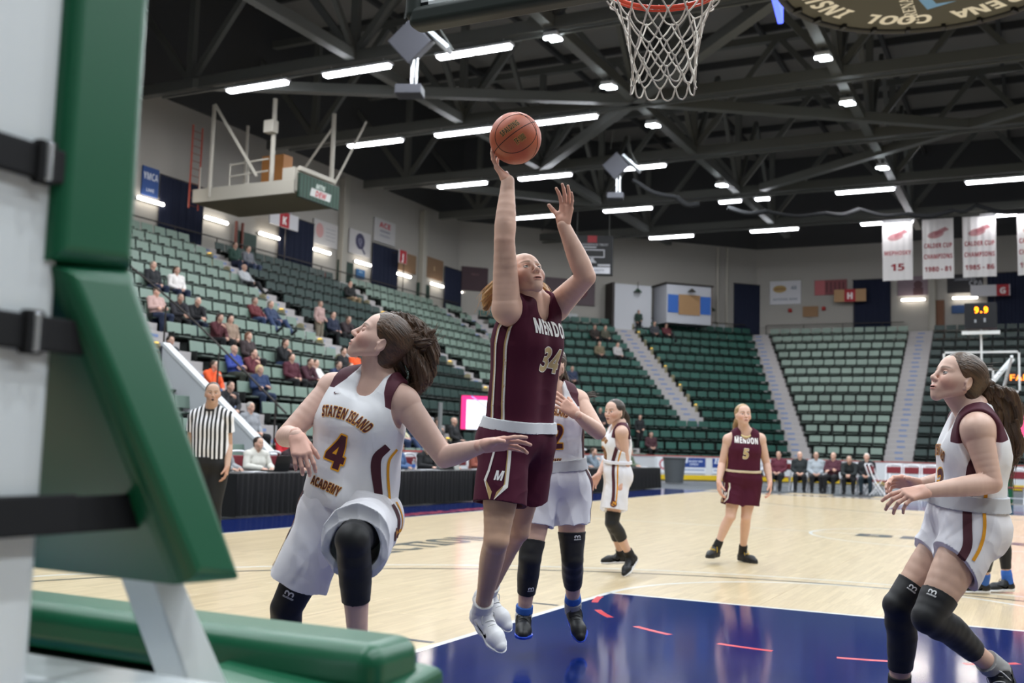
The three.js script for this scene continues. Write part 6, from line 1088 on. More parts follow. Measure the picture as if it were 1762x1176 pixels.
const LOCKS = {
A1:[[-0.820,1.929,-1.939,0.030],[-0.916,1.897,-1.951,0.030],[-0.965,1.855,-1.953,0.028],[-0.981,1.795,-1.952,0.012]],
A2:[[-0.788,1.915,-1.979,0.030],[-0.741,1.886,-2.039,0.028],[-0.715,1.849,-2.057,0.018]],
B1:[[-0.992,1.574,-1.219,0.050],[-0.944,1.533,-1.270,0.056],[-0.911,1.463,-1.294,0.052],[-0.925,1.406,-1.293,0.040],[-0.947,1.368,-1.287,0.015]],
B3:[[-1.02,1.64,-1.19,0.04],[-0.96,1.63,-1.25,0.04],[-0.9,1.58,-1.28,0.038],[-0.875,1.5,-1.29,0.034],[-0.9,1.44,-1.28,0.02],[-0.93,1.42,-1.27,0.006]],
B4:[[-0.97,1.53,-1.2,0.03],[-0.92,1.49,-1.23,0.034],[-0.89,1.43,-1.25,0.03],[-0.91,1.38,-1.25,0.02],[-0.945,1.36,-1.25,0.006]],
B5:[[-0.985,1.59,-1.22,0.035],[-0.93,1.57,-1.24,0.03],[-0.885,1.545,-1.25,0.022],[-0.865,1.575,-1.26,0.012],[-0.855,1.61,-1.27,0.003]],
B2:[[-1.019,1.486,-1.215,0.035],[-1.004,1.440,-1.239,0.030],[-0.993,1.406,-1.259,0.012]],
C1:[[-1.124,1.641,-3.077,0.030],[-1.096,1.558,-3.124,0.026],[-1.071,1.494,-3.154,0.014]],
C2:[[-1.071,1.494,-3.154,0.010],[-0.998,1.453,-3.195,0.008],[-0.930,1.449,-3.230,0.003]],
D1:[[-2.171,1.528,-6.927,0.035],[-2.146,1.439,-7.005,0.035],[-2.146,1.315,-7.042,0.018]],
E1:[[-1.482,1.573,-8.749,0.040],[-1.550,1.449,-8.751,0.030],[-1.566,1.326,-8.768,0.012]],
F1:[[1.117,1.476,-2.396,0.036],[1.155,1.425,-2.43,0.036],[1.2,1.375,-2.46,0.043],[1.215,1.29,-2.48,0.036],[1.232,1.21,-2.495,0.028],[1.206,1.12,-2.495,0.022],[1.2,1.06,-2.49,0.004]],
F2:[[1.13,1.44,-2.43,0.03],[1.17,1.36,-2.44,0.032],[1.165,1.28,-2.46,0.03],[1.19,1.2,-2.47,0.026],[1.175,1.12,-2.47,0.018],[1.195,1.07,-2.48,0.004]],
F3:[[1.16,1.44,-2.40,0.02],[1.225,1.42,-2.43,0.026],[1.252,1.35,-2.46,0.024],[1.24,1.28,-2.46,0.022],[1.262,1.21,-2.47,0.016],[1.245,1.15,-2.47,0.004]],
};
const whiteJersey = clothMap((g, X, Y) => { g.fillStyle = '#4b1428'; for (const s of [-1, 1]) { g.beginPath(); [[0.066, 0.12], [0.072, 0.0], [0.088, -0.05], [0.118, -0.1], [0.3, -0.125], [0.3, 0.12]].forEach(([l, u], i) => (i ? g.lineTo(X(s * l), Y(u)) : g.moveTo(X(s * l), Y(u)))); g.fill(); } });
const sideStripes = (s, fs = [0.075, 0.04], top = 0.0, w = [0.034, 0.012], bot = 0.02) => [
  { p: [[s * 0.15, fs[0] - 0.02, top], [s * 0.14, fs[0], -0.1], [s * 0.13, fs[0], 0, 'W'], [s * 0.145, fs[0], bot, 'P']], n: [s * 0.85, 0.5], w: w[0], m: M_stripeMaroon },
  { p: [[s * 0.16, fs[1] - 0.02, top], [s * 0.15, fs[1], -0.1], [s * 0.14, fs[1], 0, 'W'], [s * 0.155, fs[1], bot, 'P']], n: [s * 0.95, 0.3], w: w[1], m: M_stripeGold }];
const shortSides = (s, leg, fs = [0.07, 0.035], end = 0.5, w = [0.034, 0.013]) => [
  { p: [[s * 0.13, fs[0], 0.07], [s * 0.15, fs[0], -0.02], [s * 0.13, fs[0], end * 0.55, leg], [s * 0.13, fs[0], end, leg]], n: [s * 0.9, 0.42, 0], w: w[0], m: M_stripeMaroon },
  { p: [[s * 0.135, fs[1], 0.07], [s * 0.155, fs[1], -0.02], [s * 0.135, fs[1], end * 0.55, leg], [s * 0.135, fs[1], end, leg]], n: [s * 0.98, 0.2, 0], w: w[1], m: M_stripeGold }];
const relaxed = { curl: [0.35, 0.4, 0.45, 0.5], spread: 0.05 };

// the shooter
player({
  J: JOINTS.A, label: 'basketball player in maroon number 34 leaping to shoot the ball', build: 1.0, arm: 1.12, leg: 1.0, legSkin: [0.56, 0.355, 0.24], headF: D(0.4, 0.5, 0.77), headUp: D(-0.2, 0.95, -0.25), headS: 1.05, scoop: 0.045,
  hands: { R: { d: D(-0.5, 0.72, -0.3), n: D(0.75, 0.6, 0.1), curl: [0.25, 0.22, 0.22, 0.2], spread: 0.24, thumb: 0.9, thumbIn: 0.15 }, L: { d: D(0.1, 0.95, 0.05), n: D(-0.6, 0.1, 0.75), curl: [0.3, 0.22, 0.2, 0.24], spread: 0.12, thumb: 0.85, thumbIn: 0.35 } },
  face: { brow: [0.17, 0.1, 0.06], gaze: [0.05, 0.08], open: 0.0008 }, hemCut: 0.05, waistU: 0.03, waistband: [0.012, 0.062], waistbandMat: cloth(0xc9cbd0), hem: [0.62, 0.6], hemWide: 0.122, armhole: 0.08, wr: 0.0045, wrS: 0.007,
  prints: [{ c: [0.02, 0.1, -0.035], w: 0.29, h: 0.31, m: maroonFront('34') }],
  stripes: [0.028, -0.03].flatMap((f) => [{ p: [[-0.16, f, 0.06], [-0.16, f, -0.06], [-0.15, f, 0, 'W'], [-0.16, f, 0.06, 'P']], n: [-1, 0.1], w: 0.016, m: M_stripeTan }, { p: [[-0.16, f + 0.004, 0.06], [-0.16, f + 0.004, -0.06], [-0.15, f + 0.004, 0, 'W'], [-0.16, f + 0.004, 0.06, 'P']], n: [-1, 0.1], w: 0.009, m: M_stripeWhite }].map((q, i) => (i ? { ...q, p: q.p.map((v) => v.slice()) } : q))),
  shortPrints: [{ leg: 'R', at: 0.34, n: [-0.93, 0.36], w: 0.155, h: 0.235, m: P_spear }],
  socks: { R: [[0.86, 1.18, M_sockWhite, 0.006]], L: [[0.86, 1.18, M_sockWhite, 0.006]] }, shoes: { upper: M_shoeWhite, sole: M_soleWhite, laces: M_laceWhite, swoosh: P_swooshDark, high: 0.1 },
  hair: { color: 0xb58a55, locks: [LOCKS.A1, LOCKS.A2], thick: 0.007, loose: 46, fly: 6 },
});
// white number 4, head thrown back
player({
  J: JOINTS.B, label: 'player in white number 4 with head thrown back and eyes closed', headF: D(-0.8, 0.5, 0.2), headUp: D(0.5, 0.86, 0), skin: [0.71, 0.47, 0.39], arm: 1.0, headS: 1.02,
  hands: { R: { d: D(0.35, -0.75, 0.45), n: D(-0.1, -0.45, -0.85), curl: [0.55, 0.6, 0.62, 0.6], spread: 0.1, thumb: 0.5, thumbIn: 0.6 }, L: { d: D(0.97, 0.12, 0.1), n: D(0.1, -0.75, 0.6), curl: [0.12, 0.2, 0.3, 0.12], spread: 0.13, thumb: 0.55, thumbIn: 0.4 } },
  face: { closed: 1, open: 0.002 }, jerseyColor: whiteJersey, hemCut: 0.0, hemR: 0.124, blouse: 1, waistU: 0.1, hem: [0.72, 0.84], hemWide: 0.122, drape: [0, 0.06], cellCloth: 0.005, wr: 0.007, wrS: 0.012,
  prints: [{ c: [0.0, 0.1, -0.135], w: 0.285, h: 0.39, m: whiteFront('4') }, { c: [-0.085, 0.1, 0.075], w: 0.035, h: 0.014, m: P_swooshMaroon }],
  stripes: sideStripes(1, [0.07, 0.03], -0.05), shortStripes: [...shortSides(1, 'L', [0.06, 0.02], 0.35), ...shortSides(-1, 'R', [0.05, 0.01], 0.6)], shortPrints: [{ leg: 'L', at: 0.5, n: [0.95, 0.3], w: 0.06, h: 0.06, m: P_paw }],
  sleeves: { R: [0.66, 0.5, [0.83, 0.15, 1, 0.06]], L: [0.62, 0.55, [0.84, 0, 1, 0.06]] }, socks: { R: [[0.8, 1, M_sockWhite, 0.005]], L: [[0.85, 1.05, M_sockWhite, 0.005]] }, shoes: { upper: M_shoeWhite, sole: M_soleWhite, laces: M_laceWhite },
  hair: { color: 0x4a3220, locks: [LOCKS.B1, LOCKS.B2, LOCKS.B3, LOCKS.B4, LOCKS.B5], mess: 0.016, loose: 45, fly: 26, thick: 0.011, tie: [-0.985, 1.53, -1.235, 0.022], tieColor: 0x2a9fc0 },
});
// white player behind the shooter
player({
  J: JOINTS.C, label: 'white-uniformed player half hidden behind the leaping maroon shooter, in blue-soled shoes', headF: D(-0.4, 0.1, 0.9), cell: 0.009, cellCloth: 0.007,
  hands: { L: { d: D(-0.75, 0.55, -0.1), n: D(-0.35, -0.1, -0.9), curl: [0.15, 0.2, 0.25, 0.3], spread: 0.1 }, R: { d: D(0, 0.7, 0.7), n: D(0, 0.6, -0.7), ...relaxed } },
  jerseyColor: whiteJersey, hemCut: 0.03, waistU: 0.06, waistband: [0.02, 0.085], waistbandMat: cloth(0xb9babf), hem: [0.55, 0.52], hemWide: 0.106, prints: [{ c: [-0.05, 0.1, -0.11], w: 0.26, h: 0.38, m: whiteFront('12') }], stripes: sideStripes(1, [0.06, 0.02], 0.0), shortStripes: shortSides(1, 'L', [0.05, 0.01], 0.5),
  sleeves: { R: [0.75, 0.6, [1.46, 0.1, 1, 0.05]], L: [0.63, 0.55, [0.7, 0, 1, 0.055]] },
  socks: { R: [[0.8, 0.92, M_sockBlue, 0.006], [0.92, 1.1, M_sockWhite, 0.005]], L: [[0.74, 0.86, M_sockBlue, 0.006], [0.86, 1.1, M_sockGrey, 0.008]] }, shoes: { upper: M_shoeBlack, sole: M_soleBlue, laces: M_laceBlack, high: 0.1 }, flat: { R: 1 },
  hair: { color: 0x3a281c, locks: [LOCKS.C1, LOCKS.C2], loose: 30 },
});
// far white player walking left
player({
  J: JOINTS.D, label: 'white-uniformed player walking left past the scorers table, black knee sleeve', headF: D(-0.7, 0.0, 0.7), cell: 0.01, cellCloth: 0.008, headCell: 0.005, handCell: 0.0035, build: 0.93, shoeCell: 0.006, hairCell: 0.005,
  hands: { L: { d: D(-0.2, -0.97, 0.05), n: D(-0.2, 0, -1), ...relaxed }, R: { d: D(-0.5, -0.85, 0.1), n: D(0.2, 0, 1), ...relaxed } }, face: { open: 0.002 },
  jerseyColor: whiteJersey, hemCut: 0.07, waistU: 0.09, waistband: [0.06, 0.09], hem: [0.72, 0.7], hemWide: 0.122, prints: [{ c: [0, 0.1, -0.11], w: 0.24, h: 0.36, m: whiteFront('10') }], stripes: sideStripes(1, [0.05, 0.01], 0), shortStripes: shortSides(1, 'L', [0.05, 0.015], 0.6, [0.03, 0.012]), shortPrints: [{ leg: 'L', at: 0.6, n: [0.95, 0.25], w: 0.07, h: 0.07, m: P_paw }],
  sleeves: { L: [0.76, 0.5], R: [0.78, 0.5] }, socks: { L: [[0.82, 1.05, M_sockBlack, 0.005]], R: [[0.82, 1.05, M_sockBlack, 0.005]] }, shoes: { upper: M_shoeBlack, sole: M_soleWhite, laces: M_laceBlack, swoosh: P_swooshWhite }, flat: { R: 1 },
  hair: { color: 0x2c2019, locks: [LOCKS.D1], loose: 16 },
});
// far maroon player
player({
  J: JOINTS.E, label: 'player in maroon number 5 standing at mid court, black shoes with yellow laces', headF: D(0.1, 0.12, 1), cell: 0.011, cellCloth: 0.009, headCell: 0.005, handCell: 0.0038, build: 0.97, shoeCell: 0.007, hairCell: 0.006, leg: 0.92,
  hands: { R: { d: D(0.05, -1, 0.2), n: D(1, 0, -0.2), ...relaxed }, L: { d: D(0, -1, 0.2), n: D(-1, 0, -0.2), ...relaxed } }, hemCut: 0.06, waistU: 0.05, waistband: [0.035, 0.06], waistbandMat: cloth(0xc9b79a), hem: [0.66, 0.64], hemWide: 0.118,
  prints: [{ c: [0, 0.1, -0.02], w: 0.27, h: 0.3, m: maroonFront('5') }, { c: [-0.085, 0.09, 0.12], w: 0.04, h: 0.016, m: P_swooshWhite }], stripes: [-1, 1].map((s) => ({ p: [[s * 0.16, 0.02, 0.0], [s * 0.15, 0.02, 0, 'W'], [s * 0.16, 0.02, 0.06, 'P']], n: [s, 0.35], w: 0.03, m: M_stripeTan })), shortPrints: [{ leg: 'R', at: 0.4, n: [-0.9, 0.45], w: 0.15, h: 0.23, m: P_spear }],
  socks: { R: [[0.72, 1.05, M_sockBlack, 0.005]], L: [[0.76, 1.05, M_sockBlack, 0.005]] }, shoes: { upper: M_shoeBlack, sole: M_shoeBlack, laces: M_laceYellow }, flat: { R: 1, L: 1 },
  hair: { color: 0xa5845a, locks: [LOCKS.E1], loose: 20 },
  extra: ({ add, J, B, jersey }) => add('collar_trim', new THREE.TorusGeometry(0.064, 0.009, 6, 24).scale(1, 1.25, 1).applyQuaternion(new THREE.Quaternion().setFromUnitVectors(V(0, 0, 1), B.Uc.clone().addScaledVector(B.Fc, 0.7).normalize())).translate(...J.neck.clone().addScaledVector(B.Fc, 0.02).addScaledVector(B.Uc, -0.012).toArray()), cloth(0xd8c48c), jersey),
});
// right white player crouching
player({
  J: JOINTS.F, label: 'white-uniformed player crouching at the right edge, long brown ponytail, looking up', headF: D(-0.92, 0.34, 0.16), headUp: D(0.25, 0.96, 0), skin: [0.72, 0.48, 0.385], legSkin: [0.65, 0.42, 0.32],
  hands: { L: { d: D(-0.94, -0.22, 0.1), n: D(0.0, -0.8, -0.5), curl: [0.28, 0.42, 0.5, 0.55], spread: 0.13, thumb: 0.6, thumbIn: 0.35 }, R: { d: D(-0.9, 0.12, 0.1), n: D(0.1, -0.7, 0.6), curl: [0.4, 0.45, 0.5, 0.55], spread: 0.08 } },
  face: { gaze: [0, 0.04], open: 0.0004 }, jerseyColor: whiteJersey, hemCut: 0.06, waistU: 0.07, waistband: [0.035, 0.095], waistbandMat: cloth(0xbfc0c4), hem: [0.42, 0.42], hemWide: 0.108, cellCloth: 0.005, hemTiltF: [0.5, 0.6], wr: 0.006, wrS: 0.01,
  prints: [{ c: [0, 0.1, -0.14], w: 0.25, h: 0.39, m: whiteFront('3') }], stripes: sideStripes(1, [0.035, -0.015], 0.01), shortStripes: shortSides(1, 'L', [0.05, 0.0], 0.3),
  sleeves: { L: [0.76, 0.68, [0.82, 0.7, 0.7, 0.05]], R: [0.74, 0.6, [0.8, 0.9, 0.4, 0.05]] }, socks: { L: [[0.86, 1.1, M_sockGrey, 0.007]], R: [[0.66, 1.0, M_sockBlack, 0.006]] }, shoes: { upper: M_shoeBlack, sole: M_shoeBlack, laces: M_laceWhite, swoosh: P_swooshWhite },
  hair: { color: 0x4b3523, locks: [LOCKS.F1, LOCKS.F2, LOCKS.F3], loose: 60, fly: 10, mess: 0.012, thick: 0.012, tie: [1.135, 1.45, -2.41, 0.03], tieColor: 0x3a2a1c },
});
// player hidden behind the right one: a leg shows
player({
  J: JOINTS.G, label: 'white-uniformed player almost hidden behind the crouching one, only blue sock and black shoe showing', headF: D(-0.9, 0, 0.3), cell: 0.012, cellCloth: 0.011, headCell: 0.007, handCell: 0.005, shoeCell: 0.007, hairCell: 0.008, build: 0.9,
  hands: { L: { d: D(-0.7, -0.5, 0.2), n: D(0, -0.6, -0.6), ...relaxed }, R: { d: D(-0.7, -0.5, 0), n: D(0, -0.6, 0.6), ...relaxed } }, jerseyColor: whiteJersey, hemCut: 0.05, waistU: 0.07, hem: [0.6, 0.6],
  sleeves: { L: [0.7, 0.7], R: [0.7, 0.72] }, socks: { L: [[0.76, 1.05, M_sockBlue, 0.006]], R: [[0.74, 1.05, M_sockBlue, 0.006]] }, shoes: { upper: M_shoeBlack, sole: M_soleWhite, laces: M_laceBlack, swoosh: P_swooshWhite }, flat: { R: 1, L: 1 }, hair: { color: 0x3a281c },
});
// referee
{
  const stripe = clothMap((g, X) => { g.fillStyle = '#101114'; for (let i = -9; i <= 9; i++) g.fillRect(X(i * 0.044 - 0.011), 0, X(0.022) - X(0), 800); });
  const refTrousers = std({ color: 0x0e0f12, roughness: 0.75 }), refBlack = std({ color: 0x0d0e11, roughness: 0.75 });
  player({
    J: JOINTS.R, label: 'referee in a black and white striped shirt beside the green pad, whistle in mouth', male: 1, build: 1.06, headF: D(0.3, -0.05, 0.95), cell: 0.011, cellCloth: 0.0065, headCell: 0.005, handCell: 0.0042, shoeCell: 0.008, hairCell: 0.006, skin: [0.52, 0.33, 0.24], sleeved: 1, armhole: 0.03,
    hands: { R: { d: D(0.05, -1, 0.2), n: D(1, 0, 0), ...relaxed }, L: { d: D(-0.05, -1, 0.2), n: D(-1, 0, 0), ...relaxed } }, face: { brow: [0.05, 0.04, 0.035] }, jerseyColor: stripe, hemCut: 0.03, waistU: 0.05, hem: [0.98, 0.98], hemWide: 0.085, shortsMat: refTrousers, trousers: 1, wr: 0.003, wrS: 0.004,
    shoes: { upper: M_shoeBlack, sole: M_shoeBlack, laces: M_laceBlack }, flat: { R: 1, L: 1 }, hair: { color: 0x2a211c, thick: 0.005, line: 0.09, lineZ: 0.045, slope: 0.7 },
    extra: ({ add, root, J, B }) => {
      const s = ['R', 'L'].map((k) => { const a = J['sh' + k], d = J['el' + k].clone().sub(a).normalize(); return field([cap(a, a.clone().addScaledVector(d, 0.16), 0.073, 0.078, 0.03)].concat(B.T.filter((q) => q.rb === 0.056 * 1.06).map((q) => ({ ...q, inf: 0.014 }))), { cuts: [[a.clone().addScaledVector(d, 0.165), d]] }); });
      s.forEach((f, i) => { const k = 'RL'[i], a = J['sh' + k], d = J['el' + k].clone().sub(a).normalize(); add('shirt_sleeve', clothUV(meshField(f, 0.0065), J.neck, B.Lc, B.Uc), stripe); });
      for (const k of ['R', 'L']) { const h = J['hip' + k], kn = J['kn' + k], an = J['an' + k]; add('trouser_leg', meshField(field([cap(h, kn, 0.1, 0.08, 0.03), cap(kn, an, 0.08, 0.07, 0.03)]), 0.012), refTrousers); }
      add('collar', new THREE.TorusGeometry(0.066, 0.012, 8, 24).applyQuaternion(new THREE.Quaternion().setFromUnitVectors(V(0, 0, 1), B.Uc.clone().addScaledVector(B.Fc, 0.5).normalize())).translate(...J.neck.clone().addScaledVector(B.Fc, 0.008).toArray()), refBlack);
      const mouth = J.head.clone().addScaledVector(D(0.3, -0.05, 0.95), 0.112).addScaledVector(UY, -0.062); add('whistle', [new THREE.SphereGeometry(0.012, 10, 8).translate(...mouth.toArray()), rbox(0.012, 0.01, 0.03, 0.003).translate(...mouth.clone().addScaledVector(TC, 0.012).toArray())], refBlack);
      add('belt', meshField(field([cap(B.P(-0.07, 0, 0.035), B.P(0.07, 0, 0.035), 0.122, 0.122)], { cuts: [[B.P(0, 0, 0.052), B.U], [B.P(0, 0, 0.015), B.U.clone().negate()]] }), 0.007), M.black);
    },
  });
}
// ---------- the ball ----------
{
  const c = V(-0.749, 2.53, -1.75), R = 0.1165, root = thing('basketball', 'orange basketball on the shooting player fingertips, printed lettering', 'ball', c.toArray());
  const ex = D(0.79, 0.61, 0.0), ez0 = D(-0.1, -0.12, 0.98), ez = ez0.addScaledVector(ex, -ez0.dot(ex)).normalize(), ey = ez.clone().cross(ex);
  const grain = dataTex(512, 256, (x, y) => { const v = 120 + (noise2(x * 0.9, y * 0.9, 3, 0) - 0.5) * 200; return [v, v, v]; }, false);
  const leather = phy({ color: 0xae5636, roughness: 0.5, clearcoat: 0.12, clearcoatRoughness: 0.45, bumpMap: grain, bumpScale: 0.0006 });
  const M_seam = std({ color: 0x1b1412, roughness: 0.7 });
  mesh('shell', new THREE.SphereGeometry(R, 96, 64), leather, root);
  const dir = (a, b, cc) => ex.clone().multiplyScalar(a).addScaledVector(ey, b).addScaledVector(ez, cc).normalize().multiplyScalar(R - 0.0006);
  const loop = (fn) => tube(Array.from({ length: 48 }, (_, i) => fn(i / 48 * 2 * PI)), 0.0019, 160, 6, true);
  mesh('seam', loop((t) => dir(Math.cos(t), 0, Math.sin(t))), M_seam, root);
  mesh('seam', loop((t) => dir(0.74 * Math.sin(t), Math.cos(t), 0.67 * Math.sin(t))), M_seam, root).visible = true;
  for (const s of [1, -1]) mesh('seam', loop((t) => { const a = 0.86 + 0.1 * Math.cos(2 * t); return dir(Math.sin(a) * Math.cos(t), Math.sin(a) * Math.sin(t), s * Math.cos(a)); }), M_seam, root);
  const bf = field([ball(V(0, 0, 0), R)]);
  const txt = (s, col) => printMat(printTex(512, 128, (g, w, h) => { arched(g, s, w / 2, h / 2, 0, 96, '#241612', col, 10, 0.72); }));
  mesh('print', patch(bf, ez.clone().multiplyScalar(0.08).addScaledVector(ey, 0.03).addScaledVector(ex, -0.012), ex, ey, 0.135, 0.046, 28, 12, 0.0008, ez), txt('SPALDING', '#b98c50'), root);
  mesh('print', patch(bf, ez.clone().multiplyScalar(0.08).addScaledVector(ey, -0.036).addScaledVector(ex, -0.004), ex, ey, 0.1, 0.046, 24, 12, 0.0008, ez), txt('TF-1000', '#c9a055'), root);
}
// ---------- seated and standing onlookers ----------
const POSES = {};
function poseJoints(kind) {
  const b = { pel: [0, 0.5, 0.02], hipR: [-0.09, 0.5, 0.03], hipL: [0.09, 0.5, 0.03], knR: [-0.14, 0.5, 0.44], knL: [0.14, 0.5, 0.44], anR: [-0.13, 0.09, 0.42], anL: [0.13, 0.09, 0.42], toR: [-0.15, 0.03, 0.58], toL: [0.15, 0.03, 0.58], neck: [0, 1.0, -0.06], shR: [-0.18, 0.95, -0.06], shL: [0.18, 0.95, -0.06], elR: [-0.23, 0.7, 0.02], elL: [0.23, 0.7, 0.02], wrR: [-0.1, 0.6, 0.24], wrL: [0.1, 0.6, 0.24], head: [0, 1.15, -0.03], chest: [0, 0.83, -0.03], waist: [0, 0.64, 0.0] };
  const hd = { R: { d: [0.4, -0.2, 0.8], n: [0.3, -0.9, 0] }, L: { d: [-0.4, -0.2, 0.8], n: [-0.3, -0.9, 0] } };
  const o = { lap: {}, lean: { neck: [0, 0.93, 0.14], shR: [-0.18, 0.88, 0.13], shL: [0.18, 0.88, 0.13], chest: [0, 0.78, 0.08], waist: [0, 0.62, 0.03], head: [0, 1.06, 0.22], elR: [-0.19, 0.62, 0.32], elL: [0.19, 0.62, 0.32], wrR: [-0.05, 0.6, 0.52], wrL: [0.05, 0.6, 0.52] }, crossed: { elR: [-0.24, 0.72, 0.06], elL: [0.24, 0.72, 0.06], wrR: [0.06, 0.76, 0.17], wrL: [-0.06, 0.72, 0.2] }, chin: { neck: [0, 0.97, 0.04], shR: [-0.18, 0.92, 0.04], shL: [0.18, 0.92, 0.04], chest: [0, 0.8, 0.02], head: [0.01, 1.11, 0.1], elR: [-0.2, 0.66, 0.28], wrR: [-0.08, 0.93, 0.22], elL: [0.23, 0.68, 0.14], wrL: [0.06, 0.58, 0.34] }, sprawl: { neck: [0, 0.95, -0.16], shR: [-0.18, 0.9, -0.16], shL: [0.18, 0.9, -0.16], chest: [0, 0.79, -0.1], waist: [0, 0.62, -0.03], head: [0, 1.1, -0.12], knR: [-0.2, 0.5, 0.44], knL: [0.12, 0.55, 0.42], anL: [0.16, 0.2, 0.68], toL: [0.17, 0.26, 0.84] },
    stand: { pel: [0, 0.93, 0], hipR: [-0.09, 0.88, 0], hipL: [0.09, 0.88, 0], knR: [-0.1, 0.48, 0.03], knL: [0.1, 0.48, 0.03], anR: [-0.11, 0.09, 0], anL: [0.11, 0.09, 0], toR: [-0.13, 0.03, 0.17], toL: [0.13, 0.03, 0.17], neck: [0, 1.46, -0.02], shR: [-0.18, 1.4, -0.02], shL: [0.18, 1.4, -0.02], elR: [-0.25, 1.12, -0.02], elL: [0.25, 1.12, -0.02], wrR: [-0.2, 0.9, 0.08], wrL: [0.12, 1.0, 0.2], head: [0, 1.61, 0.01], chest: [0, 1.26, 0], waist: [0, 1.06, 0] },
    type: { elR: [-0.26, 0.72, 0.1], elL: [0.26, 0.72, 0.1], wrR: [-0.12, 0.7, 0.34], wrL: [0.12, 0.7, 0.34], neck: [0, 0.98, 0.03], shR: [-0.18, 0.93, 0.03], shL: [0.18, 0.93, 0.03], chest: [0, 0.82, 0.02], head: [0, 1.12, 0.08] } }[kind];
  const J = {}; for (const [k, v] of Object.entries({ ...b, ...o })) J[k] = VA(v); return [J, hd];
}
function pose(kind) {
  if (POSES[kind]) return POSES[kind];
  const [J, hd] = poseJoints(kind), hF = V(0, -0.05, 1).normalize(), hU = V(0, 1, 0.05).normalize(), hX = hU.clone().cross(hF), B = bodyParts(J, { male: 1, headF: hF, headUp: hU });
  const shirtF = field([...B.T.map((q) => ({ ...q, inf: 0.016 })), ...B.arms.R.map((q) => ({ ...q, inf: 0.014 })), ...B.arms.L.map((q) => ({ ...q, inf: 0.014 }))], { cuts: [[J.pel.clone().addScaledVector(B.U, -0.02), B.U.clone().negate()]], disp: wrinkle(0.007, 12, 8, 12) });
  const pantsF = field([...B.T.slice(0, 3), ...B.legs.R.slice(0, 2), ...B.legs.R.slice(3), ...B.legs.L.slice(0, 2), ...B.legs.L.slice(3)].map((q) => ({ ...q, inf: 0.016 })), { cuts: [[J.pel.clone().addScaledVector(B.U, 0.09), B.U]], disp: wrinkle(0.006, 12, 8, 12) });
  const shoe = [...['R', 'L'].map((s) => { const a = J['an' + s], t = J['to' + s]; return cap(a.clone().add(V(0, -0.045, -0.02)), t.clone().add(V(0, 0.01, 0)), 0.045, 0.04, 0.01); })];
  const grey = (g) => paintV(g, () => [1, 1, 1]);
  const head = frameGeo(headGeo(0.0085, { skin: [1, 0.62, 0.47] }), J.head, hX, hU, hF);
  const neck = paintV(meshField(field(B.T.neck), 0.018), () => [1, 0.62, 0.47]);
  const hands = ['R', 'L'].map((s) => paintV(meshField(field(handPrims(J['wr' + s], VA(hd[s].d), VA(hd[s].n), s === 'L' ? 1 : -1, { curl: [0.5, 0.5, 0.5, 0.5] })), 0.007), () => [1, 0.58, 0.43]));
  const skull = (tk, extra = []) => [ell(J.head.clone().add(V(0, 0.038, -0.02)), 0.073 + tk, 0.084 + tk, 0.094 + tk), ell(J.head.clone().add(V(0, -0.03, -0.05)), 0.06, 0.05, 0.05, ID, 0.03), ...extra];
  const line = [J.head.clone().add(V(0, 0.074, 0.062)), V(0, -0.7, 1).normalize()], hd0 = (x, y, z) => (n3(x * 60, y * 60, z * 60)) * 0.006;
  const hairShort = meshField(field(skull(0.008), { cuts: [line, [J.head.clone().add(V(0, -0.07, 0)), V(0, -1, 0)]], disp: hd0 }), 0.0095);
  const hairLong = meshField(field(skull(0.014, [-1, 1].flatMap((s) => [cap(J.head.clone().add(V(s * 0.08, 0.03, -0.02)), J.head.clone().add(V(s * 0.09, -0.17, 0.0)), 0.028, 0.036, 0.03)]).concat([cap(J.head.clone().add(V(0, 0, -0.08)), J.head.clone().add(V(0, -0.2, -0.08)), 0.06, 0.055, 0.04)])), { cuts: [line], disp: hd0 }), 0.0105);
  const capHat = [ell(J.head.clone().add(V(0, 0.05, -0.015)), 0.085, 0.088, 0.105), cap(J.head.clone().add(V(-0.03, 0.06, 0.1)), J.head.clone().add(V(0.03, 0.06, 0.1)), 0.012, 0.012, 0.02), cap(J.head.clone().add(V(0, 0.055, 0.12)), J.head.clone().add(V(0, 0.05, 0.15)), 0.03, 0.02, 0.02)];
  const hat = meshField(field(capHat, { cuts: [[J.head.clone().add(V(0, 0.045, 0)), V(0, -1, -0.1).normalize()]] }), 0.01);
  return (POSES[kind] = { body: mergeGeometries([head, neck, ...hands].map(cleanG)), top: meshField(shirtF, 0.02), trousers: meshField(pantsF, 0.022), shoes: meshField(field(shoe), 0.02), short: hairShort, long: hairLong, cap: hat });
}
const fabrics = new Map(), fab = (hex) => { if (!fabrics.has(hex)) fabrics.set(hex, std({ color: hex, roughness: 0.85 })); return fabrics.get(hex); };
const skins = [0.62, 0.55, 0.66, 0.48].map((k) => phy({ color: new THREE.Color().setRGB(k, k, k), vertexColors: true, roughness: 0.5 }));
let personN = 0;
function onlooker(kind, p, yaw, top, legsC, hair, hairC, label, group, s = 1) {
  const P = pose(kind), t = thing('person', label, 'person', p, yaw, group); t.scale.setScalar(s);
  const sk = skins[personN++ % 4];
  mesh('body', P.body, sk, t); mesh('top', P.top, fab(top), t); mesh('trousers', P.trousers, fab(legsC), t); mesh('shoes', P.shoes, fab(0x18181b), t);
  if (hair !== 'bald') mesh(hair === 'cap' ? 'cap' : 'hair', P[hair], fab(hairC), t);
  return t;
}
